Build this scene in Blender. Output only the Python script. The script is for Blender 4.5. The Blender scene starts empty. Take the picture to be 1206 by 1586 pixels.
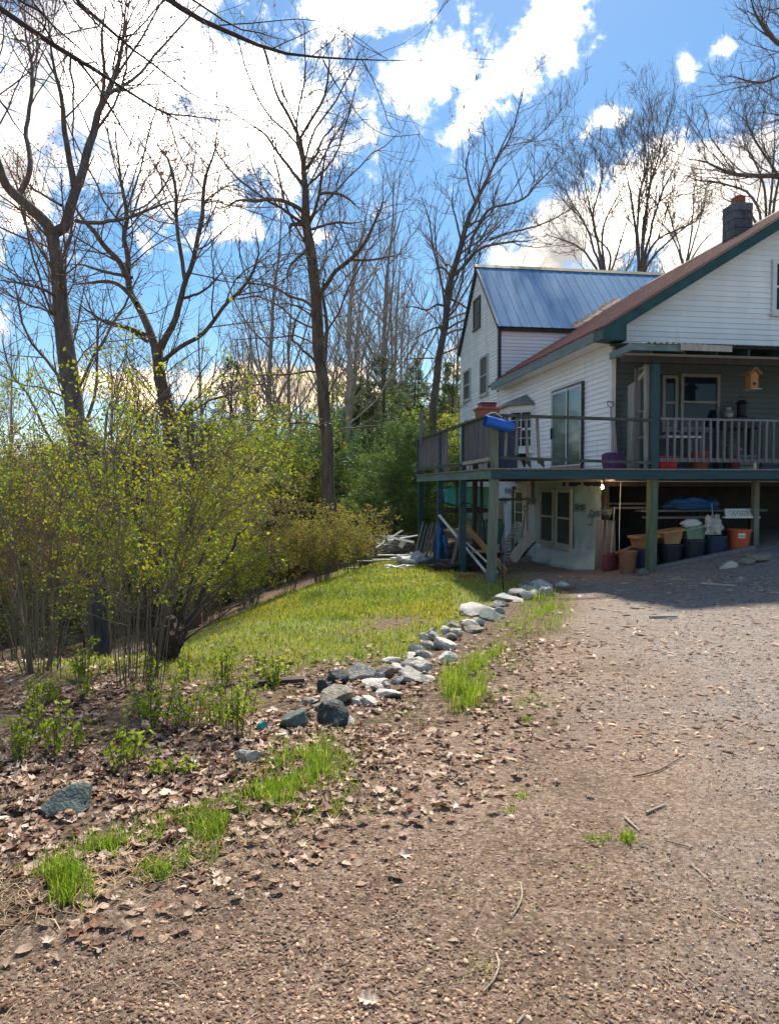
import bpy, bmesh, math, random
import numpy as np
from mathutils import Vector, Matrix
from mathutils import noise as mnoise

rng = np.random.default_rng(7)
random.seed(7)
R = math.radians
scene = bpy.context.scene
COL = scene.collection

# ------------------------------------------------------------------ camera
FPX, PITCH, EYE = 1120.0, R(2.0), 1.65
cam_d = bpy.data.cameras.new('camera')
cam = bpy.data.objects.new('camera', cam_d)
COL.objects.link(cam)
cam.location = (0, 0, EYE)
cam.rotation_euler = (R(90) - PITCH, 0, 0)
cam_d.sensor_fit = 'VERTICAL'
cam_d.sensor_height = 36.0
cam_d.sensor_width = 36.0
cam_d.lens = FPX / 1586.0 * 36.0
cam_d.clip_end = 2000
cam_d.clip_start = 0.05
scene.camera = cam

# ------------------------------------------------------------------ world, sun, exposure
SUN_EL, SUN_AZ = R(55.0), R(10.0)          # azimuth measured from +Y towards +X
world = bpy.data.worlds.new('World')
scene.world = world
world.use_nodes = True
wn, wl = world.node_tree.nodes, world.node_tree.links
wn.clear()


def wnode(t, **k):
    n = wn.new(t)
    for a, v in k.items():
        setattr(n, a, v)
    return n


def wmath(op, a, b=None, c=None, clamp=False):
    n = wnode('ShaderNodeMath', operation=op, use_clamp=clamp)
    for i, v in enumerate((a, b, c)):
        if v is None:
            continue
        if isinstance(v, (int, float)):
            n.inputs[i].default_value = v
        else:
            wl.new(v, n.inputs[i])
    return n.outputs[0]


sky = wnode('ShaderNodeTexSky', sky_type='NISHITA', sun_disc=False)
sky.sun_elevation = SUN_EL
sky.sun_rotation = SUN_AZ
sky.altitude = 200
sky.air_density = 1.0
sky.dust_density = 0.4
sky.ozone_density = 1.6
tc = wnode('ShaderNodeTexCoord')
sep = wnode('ShaderNodeSeparateXYZ')
wl.new(tc.outputs['Generated'], sep.inputs[0])
U = wmath('ARCTAN2', sep.outputs[0], sep.outputs[1])
V = wmath('ARCSINE', sep.outputs[2])
uv = wnode('ShaderNodeCombineXYZ')
wl.new(U, uv.inputs[0])
wl.new(V, uv.inputs[1])


def sky_uv(px, py):
    dx, dz = (px - 603) / FPX, (793 - py) / FPX
    d = Vector((dx, math.cos(PITCH) + dz * math.sin(PITCH), -math.sin(PITCH) + dz * math.cos(PITCH))).normalized()
    return math.atan2(d.x, d.y), math.asin(d.z)


# cloud banks of the afternoon sky: direction of the centre, half sizes, tilt
CLOUDS = [(200, 140, 330, 165, 0), (420, 195, 160, 100, 10), (810, 75, 150, 62, 42), (735, 172, 62, 50, 30),
          (560, -5, 130, 42, 0), (373, 352, 40, 32, 0), (487, 366, 40, 20, 0), (940, 186, 72, 20, 12),
          (1075, 300, 170, 80, 12), (900, 372, 190, 62, 14), (1190, 225, 80, 70, 0), (1058, 98, 22, 26, 30),
          (1125, 72, 30, 20, 0), (640, 135, 95, 55, 30), (1250, 380, 260, 120, 0), (430, 605, 330, 42, 0),
          (-80, 250, 160, 120, 0), (20, 330, 70, 18, 0), (1450, 250, 250, 130, 0), (-400, 350, 260, 150, 20), (300, -250, 420, 130, 10),
          (1000, -420, 330, 150, -20), (950, 560, 330, 60, 0)]
mask = None
for (px, py, rx, ry, ang) in CLOUDS:
    u0, v0 = sky_uv(px, py)
    m = wnode('ShaderNodeMapping', vector_type='TEXTURE')
    m.inputs['Location'].default_value = (u0, v0, 0)
    m.inputs['Rotation'].default_value = (0, 0, R(ang))
    m.inputs['Scale'].default_value = (rx / FPX, ry / FPX, 1)
    wl.new(uv.outputs[0], m.inputs[0])
    ln = wnode('ShaderNodeVectorMath', operation='LENGTH')
    wl.new(m.outputs[0], ln.inputs[0])
    q = wmath('SUBTRACT', 1.0 if rx > 85 else (0.72 if (px, py) != (373, 352) else 0.95), ln.outputs['Value'])
    mask = q if mask is None else wmath('MAXIMUM', mask, q)
mask = wmath('MAXIMUM', mask, -0.9)
nz = wnode('ShaderNodeTexNoise')
nz.inputs['Scale'].default_value = 11.0
nz.inputs['Detail'].default_value = 9.0
nz.inputs['Roughness'].default_value = 0.66
wl.new(tc.outputs['Generated'], nz.inputs['Vector'])
nzb = wnode('ShaderNodeTexNoise')
nzb.inputs['Scale'].default_value = 2.3
nzb.inputs['Detail'].default_value = 3.0
wl.new(tc.outputs['Generated'], nzb.inputs['Vector'])
far_cover = wmath('MULTIPLY_ADD', nzb.outputs['Fac'], 3.2, -2.05)     # the rest of the sky is as cloudy
behind = wmath('GREATER_THAN', wmath('ABSOLUTE', U), 0.85)
mask = wmath('MAXIMUM', mask, wmath('MULTIPLY_ADD', behind, 3.0, wmath('SUBTRACT', far_cover, 3.0)))
dens = wmath('MULTIPLY_ADD', wmath('SUBTRACT', nz.outputs['Fac'], 0.5), 4.2, wmath('ADD', mask, 0.10))
cmask = wnode('ShaderNodeMapRange', interpolation_type='SMOOTHSTEP')
cmask.inputs['From Min'].default_value = -0.14
cmask.inputs['From Max'].default_value = 0.72
wl.new(dens, cmask.inputs['Value'])
nz2 = wnode('ShaderNodeTexNoise')
nz2.inputs['Scale'].default_value = 6.0
nz2.inputs['Detail'].default_value = 6.0
wl.new(tc.outputs['Generated'], nz2.inputs['Vector'])
ccol = wnode('ShaderNodeValToRGB')
ccol.color_ramp.elements[0].position = 0.34
ccol.color_ramp.elements[0].color = (4.2, 4.3, 4.6, 1)
ccol.color_ramp.elements[1].position = 0.66
ccol.color_ramp.elements[1].color = (34, 31.8, 29.6, 1)
mid_ = ccol.color_ramp.elements.new(0.46)
mid_.color = (15, 14.5, 14.0, 1)
wl.new(nz2.outputs['Fac'], ccol.inputs[0])
skysat = wnode('ShaderNodeHueSaturation')
skysat.inputs['Saturation'].default_value = 1.28
skysat.inputs['Hue'].default_value = 0.492
skysat.inputs['Value'].default_value = 0.58
wl.new(sky.outputs[0], skysat.inputs['Color'])
cmix = wnode('ShaderNodeMix', data_type='RGBA')
wl.new(wmath('POWER', cmask.outputs[0], 2.3), cmix.inputs['Factor'])
wl.new(skysat.outputs[0], cmix.inputs['A'])
low = wnode('ShaderNodeMapRange', interpolation_type='SMOOTHSTEP')     # clouds towards the horizon turn creamy
low.inputs['From Min'].default_value = 0.60
low.inputs['From Max'].default_value = 0.12
wl.new(V, low.inputs['Value'])
cream = wnode('ShaderNodeMix', data_type='RGBA', blend_type='MULTIPLY')
wl.new(low.outputs[0], cream.inputs['Factor'])
wl.new(ccol.outputs[0], cream.inputs['A'])
cream.inputs['B'].default_value = (0.46, 0.37, 0.26, 1)
wl.new(cream.outputs['Result'], cmix.inputs['B'])
bg = wnode('ShaderNodeBackground')
bg.inputs['Strength'].default_value = 0.10
wl.new(cmix.outputs['Result'], bg.inputs['Color'])
wo = wnode('ShaderNodeOutputWorld')
wl.new(bg.outputs[0], wo.inputs['Surface'])

sun_d = bpy.data.lights.new('sun', 'SUN')
sun_d.energy = 3.1
sun_d.angle = R(3.5)
sun_d.color = (1.0, 0.91, 0.78)
sun = bpy.data.objects.new('sun', sun_d)
COL.objects.link(sun)
sdir = Vector((math.sin(SUN_AZ) * math.cos(SUN_EL), math.cos(SUN_AZ) * math.cos(SUN_EL), math.sin(SUN_EL)))
sun.rotation_euler = sdir.to_track_quat('Z', 'Y').to_euler()
sun.location = sdir * 120

scene.view_settings.view_transform = 'Standard'
scene.view_settings.look = 'None'
scene.view_settings.exposure = 1.42
scene.view_settings.gamma = 1.0
scene.view_settings.use_curve_mapping = False
scene.render.engine = 'CYCLES'
scene.cycles.max_bounces = 6
scene.cycles.transparent_max_bounces = 8
scene.cycles.caustics_reflective = False
scene.cycles.caustics_refractive = False

# ------------------------------------------------------------------ frames
HA = R(8.4)
HO = np.array([1.76, 12.4, 0.0])
HS = np.array([math.cos(HA), math.sin(HA), 0.0])
HT = np.array([-math.sin(HA), math.cos(HA), 0.0])


def H(s, t, z=0.0):
    return HO + s * HS + t * HT + np.array([0, 0, z])


def ray(px, py):
    dx, dz = (np.asarray(px, float) - 603) / FPX, (793 - np.asarray(py, float)) / FPX
    c, s = math.cos(PITCH), math.sin(PITCH)
    return np.stack([dx, c + dz * s, -s + dz * c], -1)


def at(px, py, Y):
    d = ray(px, py)
    return np.array([0, 0, EYE]) + d * (np.asarray(Y, float) / d[..., 1])[..., None]


def ss(a, b, x):
    t = np.clip((np.asarray(x, float) - a) / (b - a), 0, 1)
    return t * t * (3 - 2 * t)


def vnoise(x, y, seed=0):
    x, y = np.asarray(x, float), np.asarray(y, float)
    xi, yi = np.floor(x).astype(np.int64), np.floor(y).astype(np.int64)
    fx, fy = x - xi, y - yi
    fx, fy = fx * fx * (3 - 2 * fx), fy * fy * (3 - 2 * fy)

    def h(i, j):
        n = (i * 374761393 + j * 668265263 + seed * 1442695041) & 0x7fffffff
        n = ((n ^ (n >> 13)) * 1274126177) & 0x7fffffff
        return ((n ^ (n >> 16)) & 0xffff) / 65535.0
    return (h(xi, yi) * (1 - fx) * (1 - fy) + h(xi + 1, yi) * fx * (1 - fy) +
            h(xi, yi + 1) * (1 - fx) * fy + h(xi + 1, yi + 1) * fx * fy)


def fbm(x, y, seed=0, o=4):
    v, a, t = 0, 0.5, 0
    for i in range(o):
        v = v + a * vnoise(x * 2 ** i, y * 2 ** i, seed + i)
        t += a
        a *= 0.5
    return v / t


CY = [5, 7.5, 11.1, 14.7, 18.3, 24, 40]
CX = [-2.6, -1.9, -1.45, -0.8, 0.2, 1.0, 1.0]


def ground_z(x, y):
    x, y = np.asarray(x, float), np.asarray(y, float)
    d = np.interp(y, CY, CX) - x
    soft = np.log1p(np.exp(np.clip(d * 2.2, -30, 30))) / 2.2
    drop = -5.0 * (1 - np.exp(-soft * 0.46 / 5.0)) * ss(6.2, 9.5, y)
    rise = np.clip(x - 4.0, 0, 4) * 0.165 * ss(8.5, 12.5, y) * (1 - ss(22, 30, y))
    rise = rise - 0.12 * ss(13.5, 15.5, y) * ss(-1, 1, x) * (1 - ss(3.4, 4.4, x))
    far = 2.6 * ss(45, 130, y)
    lump = (fbm(x * 0.9, y * 0.9, 3) - 0.5) * 0.10 * ss(-0.5, -2, x - np.interp(y, [2, 5, 8, 12, 16], [-1, -1, 0, 1.6, 1.6]) + 0.8)
    fine = (fbm(x * 3.1, y * 3.1, 11, 3) - 0.5) * 0.035
    return drop + rise + far + lump + fine


def gp(px, py):
    d = ray(px, py)
    z = np.zeros(np.shape(d)[:-1])
    for _ in range(10):
        k = (z - EYE) / np.minimum(d[..., 2], -0.004)
        x, y = d[..., 0] * k, d[..., 1] * k
        z = 0.5 * z + 0.5 * ground_z(x, y)
    return np.stack([x, y, ground_z(x, y)], -1)


# ------------------------------------------------------------------ materials
MATS = {}


def mat(name, c1, c2=None, scale=6.0, rough=0.75, bump=0.0, bscale=40.0, stretch=(1, 1, 1), metal=0.0, spec=0.35,
        vary=0.12, c3=None, c3scale=3.0, c3amt=0.5, translucent=None, tint=False, transmission=0.0, emit=None, coat=0.0, detail=6.0,
        lo=0.35, hi=0.68):
    if name in MATS:
        return MATS[name]
    m = bpy.data.materials.new(name)
    m.use_nodes = True
    n, l = m.node_tree.nodes, m.node_tree.links
    b = n['Principled BSDF']
    b.inputs['Roughness'].default_value = rough
    b.inputs['Metallic'].default_value = metal
    b.inputs['Specular IOR Level'].default_value = spec
    b.inputs['Coat Weight'].default_value = coat
    b.inputs['Transmission Weight'].default_value = transmission
    c2 = c2 or tuple(x * 0.72 for x in c1)
    tcn = n.new('ShaderNodeTexCoord')
    mp = n.new('ShaderNodeMapping')
    mp.inputs['Scale'].default_value = stretch
    l.new(tcn.outputs['Object'], mp.inputs[0])
    nt = n.new('ShaderNodeTexNoise')
    nt.inputs['Scale'].default_value = scale
    nt.inputs['Detail'].default_value = detail
    nt.inputs['Roughness'].default_value = 0.6
    l.new(mp.outputs[0], nt.inputs['Vector'])
    rp = n.new('ShaderNodeValToRGB')
    rp.color_ramp.elements[0].position = lo
    rp.color_ramp.elements[1].position = hi
    rp.color_ramp.elements[0].color = (*c2, 1)
    rp.color_ramp.elements[1].color = (*c1, 1)
    l.new(nt.outputs['Fac'], rp.inputs[0])
    col = rp.outputs[0]
    if c3 is not None:
        n3 = n.new('ShaderNodeTexNoise')
        n3.inputs['Scale'].default_value = c3scale
        n3.inputs['Detail'].default_value = 8
        n3.inputs['Roughness'].default_value = 0.65
        l.new(mp.outputs[0], n3.inputs['Vector'])
        mr = n.new('ShaderNodeMapRange')
        mr.inputs['From Min'].default_value = 1 - c3amt - 0.06
        mr.inputs['From Max'].default_value = 1 - c3amt + 0.06
        l.new(n3.outputs['Fac'], mr.inputs['Value'])
        mx = n.new('ShaderNodeMix')
        mx.data_type = 'RGBA'
        l.new(mr.outputs[0], mx.inputs['Factor'])
        l.new(col, mx.inputs['A'])
        mx.inputs['B'].default_value = (*c3, 1)
        col = mx.outputs['Result']
    if vary:
        oi = n.new('ShaderNodeObjectInfo')
        mv = n.new('ShaderNodeMapRange')
        mv.inputs['To Min'].default_value = 1 - vary
        mv.inputs['To Max'].default_value = 1 + vary
        l.new(oi.outputs['Random'], mv.inputs['Value'])
        hs = n.new('ShaderNodeHueSaturation')
        l.new(mv.outputs[0], hs.inputs['Value'])
        l.new(col, hs.inputs['Color'])
        col = hs.outputs[0]
    if tint:
        at_ = n.new('ShaderNodeAttribute')
        at_.attribute_name = 'tint'
        mx = n.new('ShaderNodeMix')
        mx.data_type = 'RGBA'
        mx.blend_type = 'MULTIPLY'
        mx.inputs['Factor'].default_value = 1
        l.new(col, mx.inputs['A'])
        l.new(at_.outputs['Color'], mx.inputs['B'])
        col = mx.outputs['Result']
    l.new(col, b.inputs['Base Color'])
    if bump:
        nb = n.new('ShaderNodeTexNoise')
        nb.inputs['Scale'].default_value = bscale
        nb.inputs['Detail'].default_value = 5
        l.new(mp.outputs[0], nb.inputs['Vector'])
        bp = n.new('ShaderNodeBump')
        bp.inputs['Strength'].default_value = bump
        bp.inputs['Distance'].default_value = 0.02
        l.new(nb.outputs['Fac'], bp.inputs['Height'])
        l.new(bp.outputs[0], b.inputs['Normal'])
    if translucent:
        tr = n.new('ShaderNodeBsdfTranslucent')
        l.new(col, tr.inputs['Color'])
        ms = n.new('ShaderNodeMixShader')
        ms.inputs[0].default_value = translucent
        l.new(b.outputs[0], ms.inputs[1])
        l.new(tr.outputs[0], ms.inputs[2])
        l.new(ms.outputs[0], n['Material Output'].inputs['Surface'])
    if emit:
        b.inputs['Emission Color'].default_value = (*emit[0], 1)
        b.inputs['Emission Strength'].default_value = emit[1]
    MATS[name] = m
    return m


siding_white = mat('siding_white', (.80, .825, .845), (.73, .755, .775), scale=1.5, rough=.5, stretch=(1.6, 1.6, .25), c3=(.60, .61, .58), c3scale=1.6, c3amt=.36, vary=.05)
siding_porch_shade = mat('siding_porch_shade', (.095, .118, .118), (.076, .095, .096), scale=2, rough=.6, vary=.04)  # siding under the porch roof, its shade mixed into a darker colour
trim_white = mat('trim_white', (.80, .80, .78), (.68, .68, .65), scale=5, rough=.5, vary=.04)
window_white = mat('window_white', (.62, .65, .66), (.52, .55, .56), scale=5, rough=.5, vary=.05)
dark_trim = mat('dark_trim', (.05, .055, .055), (.03, .035, .035), rough=.5)
roof_maroon = mat('roof_maroon', (.15, .048, .045), (.11, .036, .036), scale=3, rough=.6, spec=.15, stretch=(1, 1, 1), c3=(.17, .07, .055), c3scale=2.0, c3amt=.36, vary=.08)
roof_metal = mat('roof_metal', (.10, .265, .47), (.078, .21, .39), scale=2.2, rough=.7, metal=0, spec=.12, stretch=(2, .5, .5), c3=(.29, .25, .22), c3scale=5, c3amt=.27, vary=.05)
rust = mat('rusty_flashing', (.30, .19, .10), (.16, .09, .05), scale=9, rough=.8, bump=.2)
fascia_green = mat('fascia_green', (.022, .082, .088), (.014, .055, .06), scale=4, rough=.6, bump=.1, vary=.08)
fascia_worn = mat('fascia_worn', (.17, .25, .26), (.10, .16, .17), scale=5, rough=.7, stretch=(1, .2, 2), vary=.05, c3=(.30, .33, .31), c3scale=4, c3amt=.35)
deck_teal = mat('deck_stain', (.024, .072, .092), (.014, .046, .06), scale=4, rough=.65, bump=.15, bscale=30, stretch=(.4, .4, 3), c3=(.07, .12, .125), c3scale=3, c3amt=.30, vary=.10)
post_grey = mat('post_weathered', (.20, .21, .165), (.115, .13, .105), scale=5, rough=.8, bump=.25, bscale=25, stretch=(6, 6, .5), vary=.10)
rail_dark = mat('rail_weathered', (.075, .085, .07), (.04, .05, .045), scale=5, rough=.8, bump=.2, stretch=(1, 1, 4), c3=(.15, .17, .12), c3scale=5, c3amt=.36, vary=.1)
baluster_grey = mat('baluster_grey', (.185, .18, .195), (.115, .112, .125), scale=5, rough=.8, bump=.15, stretch=(6, 6, .5), vary=.18)
wood_pale = mat('wood_pale', (.42, .40, .36), (.27, .255, .23), scale=5, rough=.85, bump=.2, stretch=(8, 8, .6), vary=.15)
wood_grey = mat('wood_grey', (.25, .235, .225), (.14, .13, .125), scale=5, rough=.85, bump=.2, stretch=(6, 6, .5), vary=.15)
wood_brown = mat('wood_brown', (.42, .25, .12), (.28, .16, .075), scale=5, rough=.75, bump=.1, stretch=(5, 5, .6), vary=.1)
wood_dark = mat('wood_dark', (.06, .05, .045), (.03, .027, .025), scale=5, rough=.85, bump=.2, stretch=(3, 3, .6))
wood_white = mat('wood_white', (.72, .72, .70), (.55, .55, .53), scale=6, rough=.7, bump=.1)
glass = mat('window_glass', (.014, .02, .03), (.01, .014, .02), rough=.05, spec=.28, vary=.0)
curtain_glass = mat('door_glass', (.10, .15, .18), (.045, .075, .095), scale=1.3, rough=.06, spec=.8, stretch=(1, 6, .4), vary=.0)
screen_dark = mat('screen_mesh', (.045, .07, .075), (.03, .05, .055), scale=3, rough=.55, vary=.05)
house_wrap = mat('house_wrap', (.50, .63, .65), (.41, .52, .55), scale=3, rough=.55, bump=.3, bscale=7, vary=.02)  # blue-grey copy of the wrap, shade of the deck put into the colour
wrap_ink = mat('wrap_ink', (.13, .20, .22), rough=.6, vary=0)
door_cream = mat('door_cream', (.62, .60, .50), (.52, .50, .42), rough=.55)
block_grey = mat('concrete_block', (.16, .18, .19), (.10, .115, .125), scale=12, rough=.9, bump=.4, bscale=60, vary=.16, c3=(.07, .08, .085), c3scale=4, c3amt=.4)
brick_red = mat('flue_brick', (.36, .13, .07), (.24, .085, .05), scale=10, rough=.9, bump=.3)
found_dark = mat('foundation_dark', (.055, .05, .05), (.03, .028, .028), scale=4, rough=.9)
terracotta = mat('terracotta', (.36, .12, .09), (.27, .085, .065), scale=6, rough=.75)
tan_plastic = mat('tan_plastic', (.40, .225, .10), (.29, .16, .075), scale=4, rough=.6)
green_plastic = mat('green_plastic', (.20, .29, .20), (.15, .22, .155), rough=.55)
black_plastic = mat('black_plastic', (.022, .026, .034), (.014, .018, .024), rough=.5, spec=.4)
navy_plastic = mat('navy_plastic', (.025, .05, .10), (.018, .035, .07), rough=.5)
orange_plastic = mat('orange_plastic', (.52, .10, .04), (.38, .075, .032), rough=.5)
red_plastic = mat('red_plastic', (.62, .03, .06), (.5, .025, .05), rough=.4)
maroon_plastic = mat('maroon_plastic', (.16, .04, .05), (.11, .03, .035), rough=.5)
purple_plastic = mat('purple_plastic', (.13, .03, .12), (.09, .02, .085), rough=.5)
blue_plastic = mat('blue_plastic', (.012, .12, .55), (.010, .095, .45), scale=3, rough=.4, vary=0)
teal_plastic = mat('teal_plastic', (.045, .34, .36), (.035, .27, .29), rough=.45, vary=0)
blue_tarp = mat('blue_tarp', (.03, .15, .42), (.02, .09, .28), scale=9, rough=.5, bump=.3, bscale=14)
white_plastic = mat('white_plastic', (.78, .78, .78), (.62, .63, .65), scale=5, rough=.4, bump=.3, bscale=16, translucent=.25)
metal_grey = mat('metal_grey', (.35, .36, .37), (.22, .23, .24), metal=.6, rough=.45)
metal_black = mat('metal_black', (.02, .022, .025), rough=.55, metal=.3)
birdhouse_wood = mat('birdhouse_wood', (.38, .18, .06), (.27, .125, .04), scale=6, rough=.7, stretch=(5, 5, .7))
label_white = mat('label_white', (.75, .75, .72), rough=.6)
bulb_glow = mat('bulb_glow', (1, .8, .5), rough=.3, emit=((1.0, .72, .38), 10.0))
bark_grey = mat('bark_grey', (.19, .17, .155), (.085, .074, .07), scale=14, rough=.9, bump=.7, bscale=22, stretch=(1, 1, .22), vary=.12)
bark_brown = mat('bark_brown', (.185, .145, .115), (.08, .06, .048), scale=12, rough=.9, bump=.7, bscale=22, stretch=(1, 1, .22), vary=.1)
bark_black = mat('bark_black', (.075, .055, .055), (.04, .03, .032), scale=12, rough=.85, bump=.4, stretch=(1, 1, .4), vary=.1)
twig_brown = mat('twig_brown', (.19, .135, .11), (.12, .085, .07), scale=3, rough=.85, vary=.12)
twig_far = mat('twig_far', (.32, .27, .23), (.23, .19, .165), scale=3, rough=.9, vary=.18)  # paler than the near twigs, distance haze painted into the colour
stem_shrub = mat('shrub_stem', (.21, .175, .115), (.12, .10, .07), scale=8, rough=.85, vary=.12)
bud_red = mat('bud_red', (.30, .10, .075), (.20, .06, .05), scale=3, rough=.8, translucent=.35, vary=.12)
leaf_green = mat('leaf_spring', (.36, .385, .045), (.275, .315, .036), scale=2.2, rough=.55, translucent=.5, tint=True, vary=.10)
leaf_deep = mat('leaf_evergreen', (.115, .165, .07), (.065, .11, .055), scale=1.2, rough=.6, translucent=.3, tint=True, vary=.22)
leaf_rust = mat('leaf_rust', (.30, .245, .115), (.21, .165, .085), scale=1.4, rough=.65, translucent=.4, tint=True, vary=.2)
grass_mat = mat('grass_blades', (.25, .33, .034), (.175, .25, .027), scale=1.3, rough=.5, translucent=.45, tint=True, vary=0)
straw_mat = mat('straw', (.46, .36, .22), (.33, .25, .15), scale=2, rough=.8, tint=True, vary=0, translucent=.2)
litter_mat = mat('dead_leaf', (.38, .28, .205), (.235, .16, .115), scale=9, rough=.65, tint=True, translucent=.2, vary=.3)
chip_mat = mat('bark_chips', (.36, .25, .18), (.26, .175, .125), scale=30, rough=.8, tint=True, vary=0)
pebble_mat = mat('pebbles', (.38, .35, .33), (.28, .26, .245), scale=20, rough=.8, tint=True, vary=0)
stick_pale = mat('stick_pale', (.46, .39, .31), (.30, .25, .19), scale=8, rough=.8, vary=.15)
stick_dark = mat('stick_dark', (.10, .075, .06), (.06, .045, .038), scale=8, rough=.85, vary=.15)
stick_pale_t = mat('pale_scraps', (.46, .36, .28), (.34, .26, .2), scale=20, rough=.85, tint=True, vary=0)
rock_grey = mat('rock_grey', (.42, .40, .365), (.25, .24, .22), scale=24, rough=.85, bump=.9, bscale=55, vary=.16, c3=(.52, .51, .47), c3scale=26, c3amt=.38)
rock_pale = mat('rock_pale', (.60, .57, .52), (.42, .395, .36), scale=24, rough=.85, bump=.9, bscale=55, vary=.12, c3=(.22, .215, .20), c3scale=26, c3amt=.36)
rock_black = mat('rock_black', (.05, .062, .066), (.02, .026, .028), scale=24, rough=.7, bump=.9, bscale=50, vary=.1, c3=(.40, .41, .38), c3scale=26, c3amt=.36)
rock_tan = mat('rock_tan', (.30, .255, .20), (.185, .165, .135), scale=24, rough=.85, bump=.9, bscale=55, vary=.1, c3=(.40, .38, .34), c3scale=26, c3amt=.38)
rock_green = mat('rock_green', (.14, .175, .155), (.08, .105, .095), scale=24, rough=.85, bump=.9, bscale=55, vary=.1, c3=(.30, .33, .28), c3scale=26, c3amt=.35)

# ------------------------------------------------------------------ object helpers
BASE = {}


def setp(o, label=None, cat=None, group=None, kind=None):
    if label:
        o['label'] = label
    if cat:
        o['category'] = cat
    if group:
        o['group'] = group
    if kind:
        o['kind'] = kind
    return o


def thing(name, label, cat, base, group=None, frame='h', rotz=0.0, kind=None):
    o = bpy.data.objects.new(name, None)
    o.empty_display_size = 0.1
    COL.objects.link(o)
    if frame == 'h':
        o.location = H(*base)
        o.rotation_euler = (0, 0, HA)
    else:
        o.location = base
        o.rotation_euler = (0, 0, rotz)
    BASE[o.name] = np.array(base, float)
    return setp(o, label, cat, group, kind)


def np_mesh(name, V, F, smooth=False, tint=None):
    V = np.asarray(V, np.float32)
    F = np.asarray(F, np.int32)
    me = bpy.data.meshes.new(name)
    me.vertices.add(len(V))
    me.vertices.foreach_set('co', V.ravel())
    k = F.shape[1]
    me.loops.add(F.size)
    me.loops.foreach_set('vertex_index', F.ravel())
    me.polygons.add(len(F))
    me.polygons.foreach_set('loop_start', np.arange(0, F.size, k, dtype=np.int32))
    me.polygons.foreach_set('loop_total', np.full(len(F), k, np.int32))
    if smooth:
        me.polygons.foreach_set('use_smooth', np.ones(len(F), bool))
    if tint is not None:
        a = me.color_attributes.new('tint', 'FLOAT_COLOR', 'POINT')
        c = np.ones((len(V), 4), np.float32)
        c[:, :3] = tint
        a.data.foreach_set('color', c.ravel())
    me.update(calc_edges=True)
    return me


def link(name, me, m, parent=None, loc=None):
    o = bpy.data.objects.new(name, me)
    COL.objects.link(o)
    if m is not None and len(me.materials) == 0:
        me.materials.append(m)
    if parent is not None:
        o.parent = parent
        BASE[o.name] = BASE.get(parent.name, np.zeros(3))
    if loc is not None:
        o.location = loc
    return o


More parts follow.
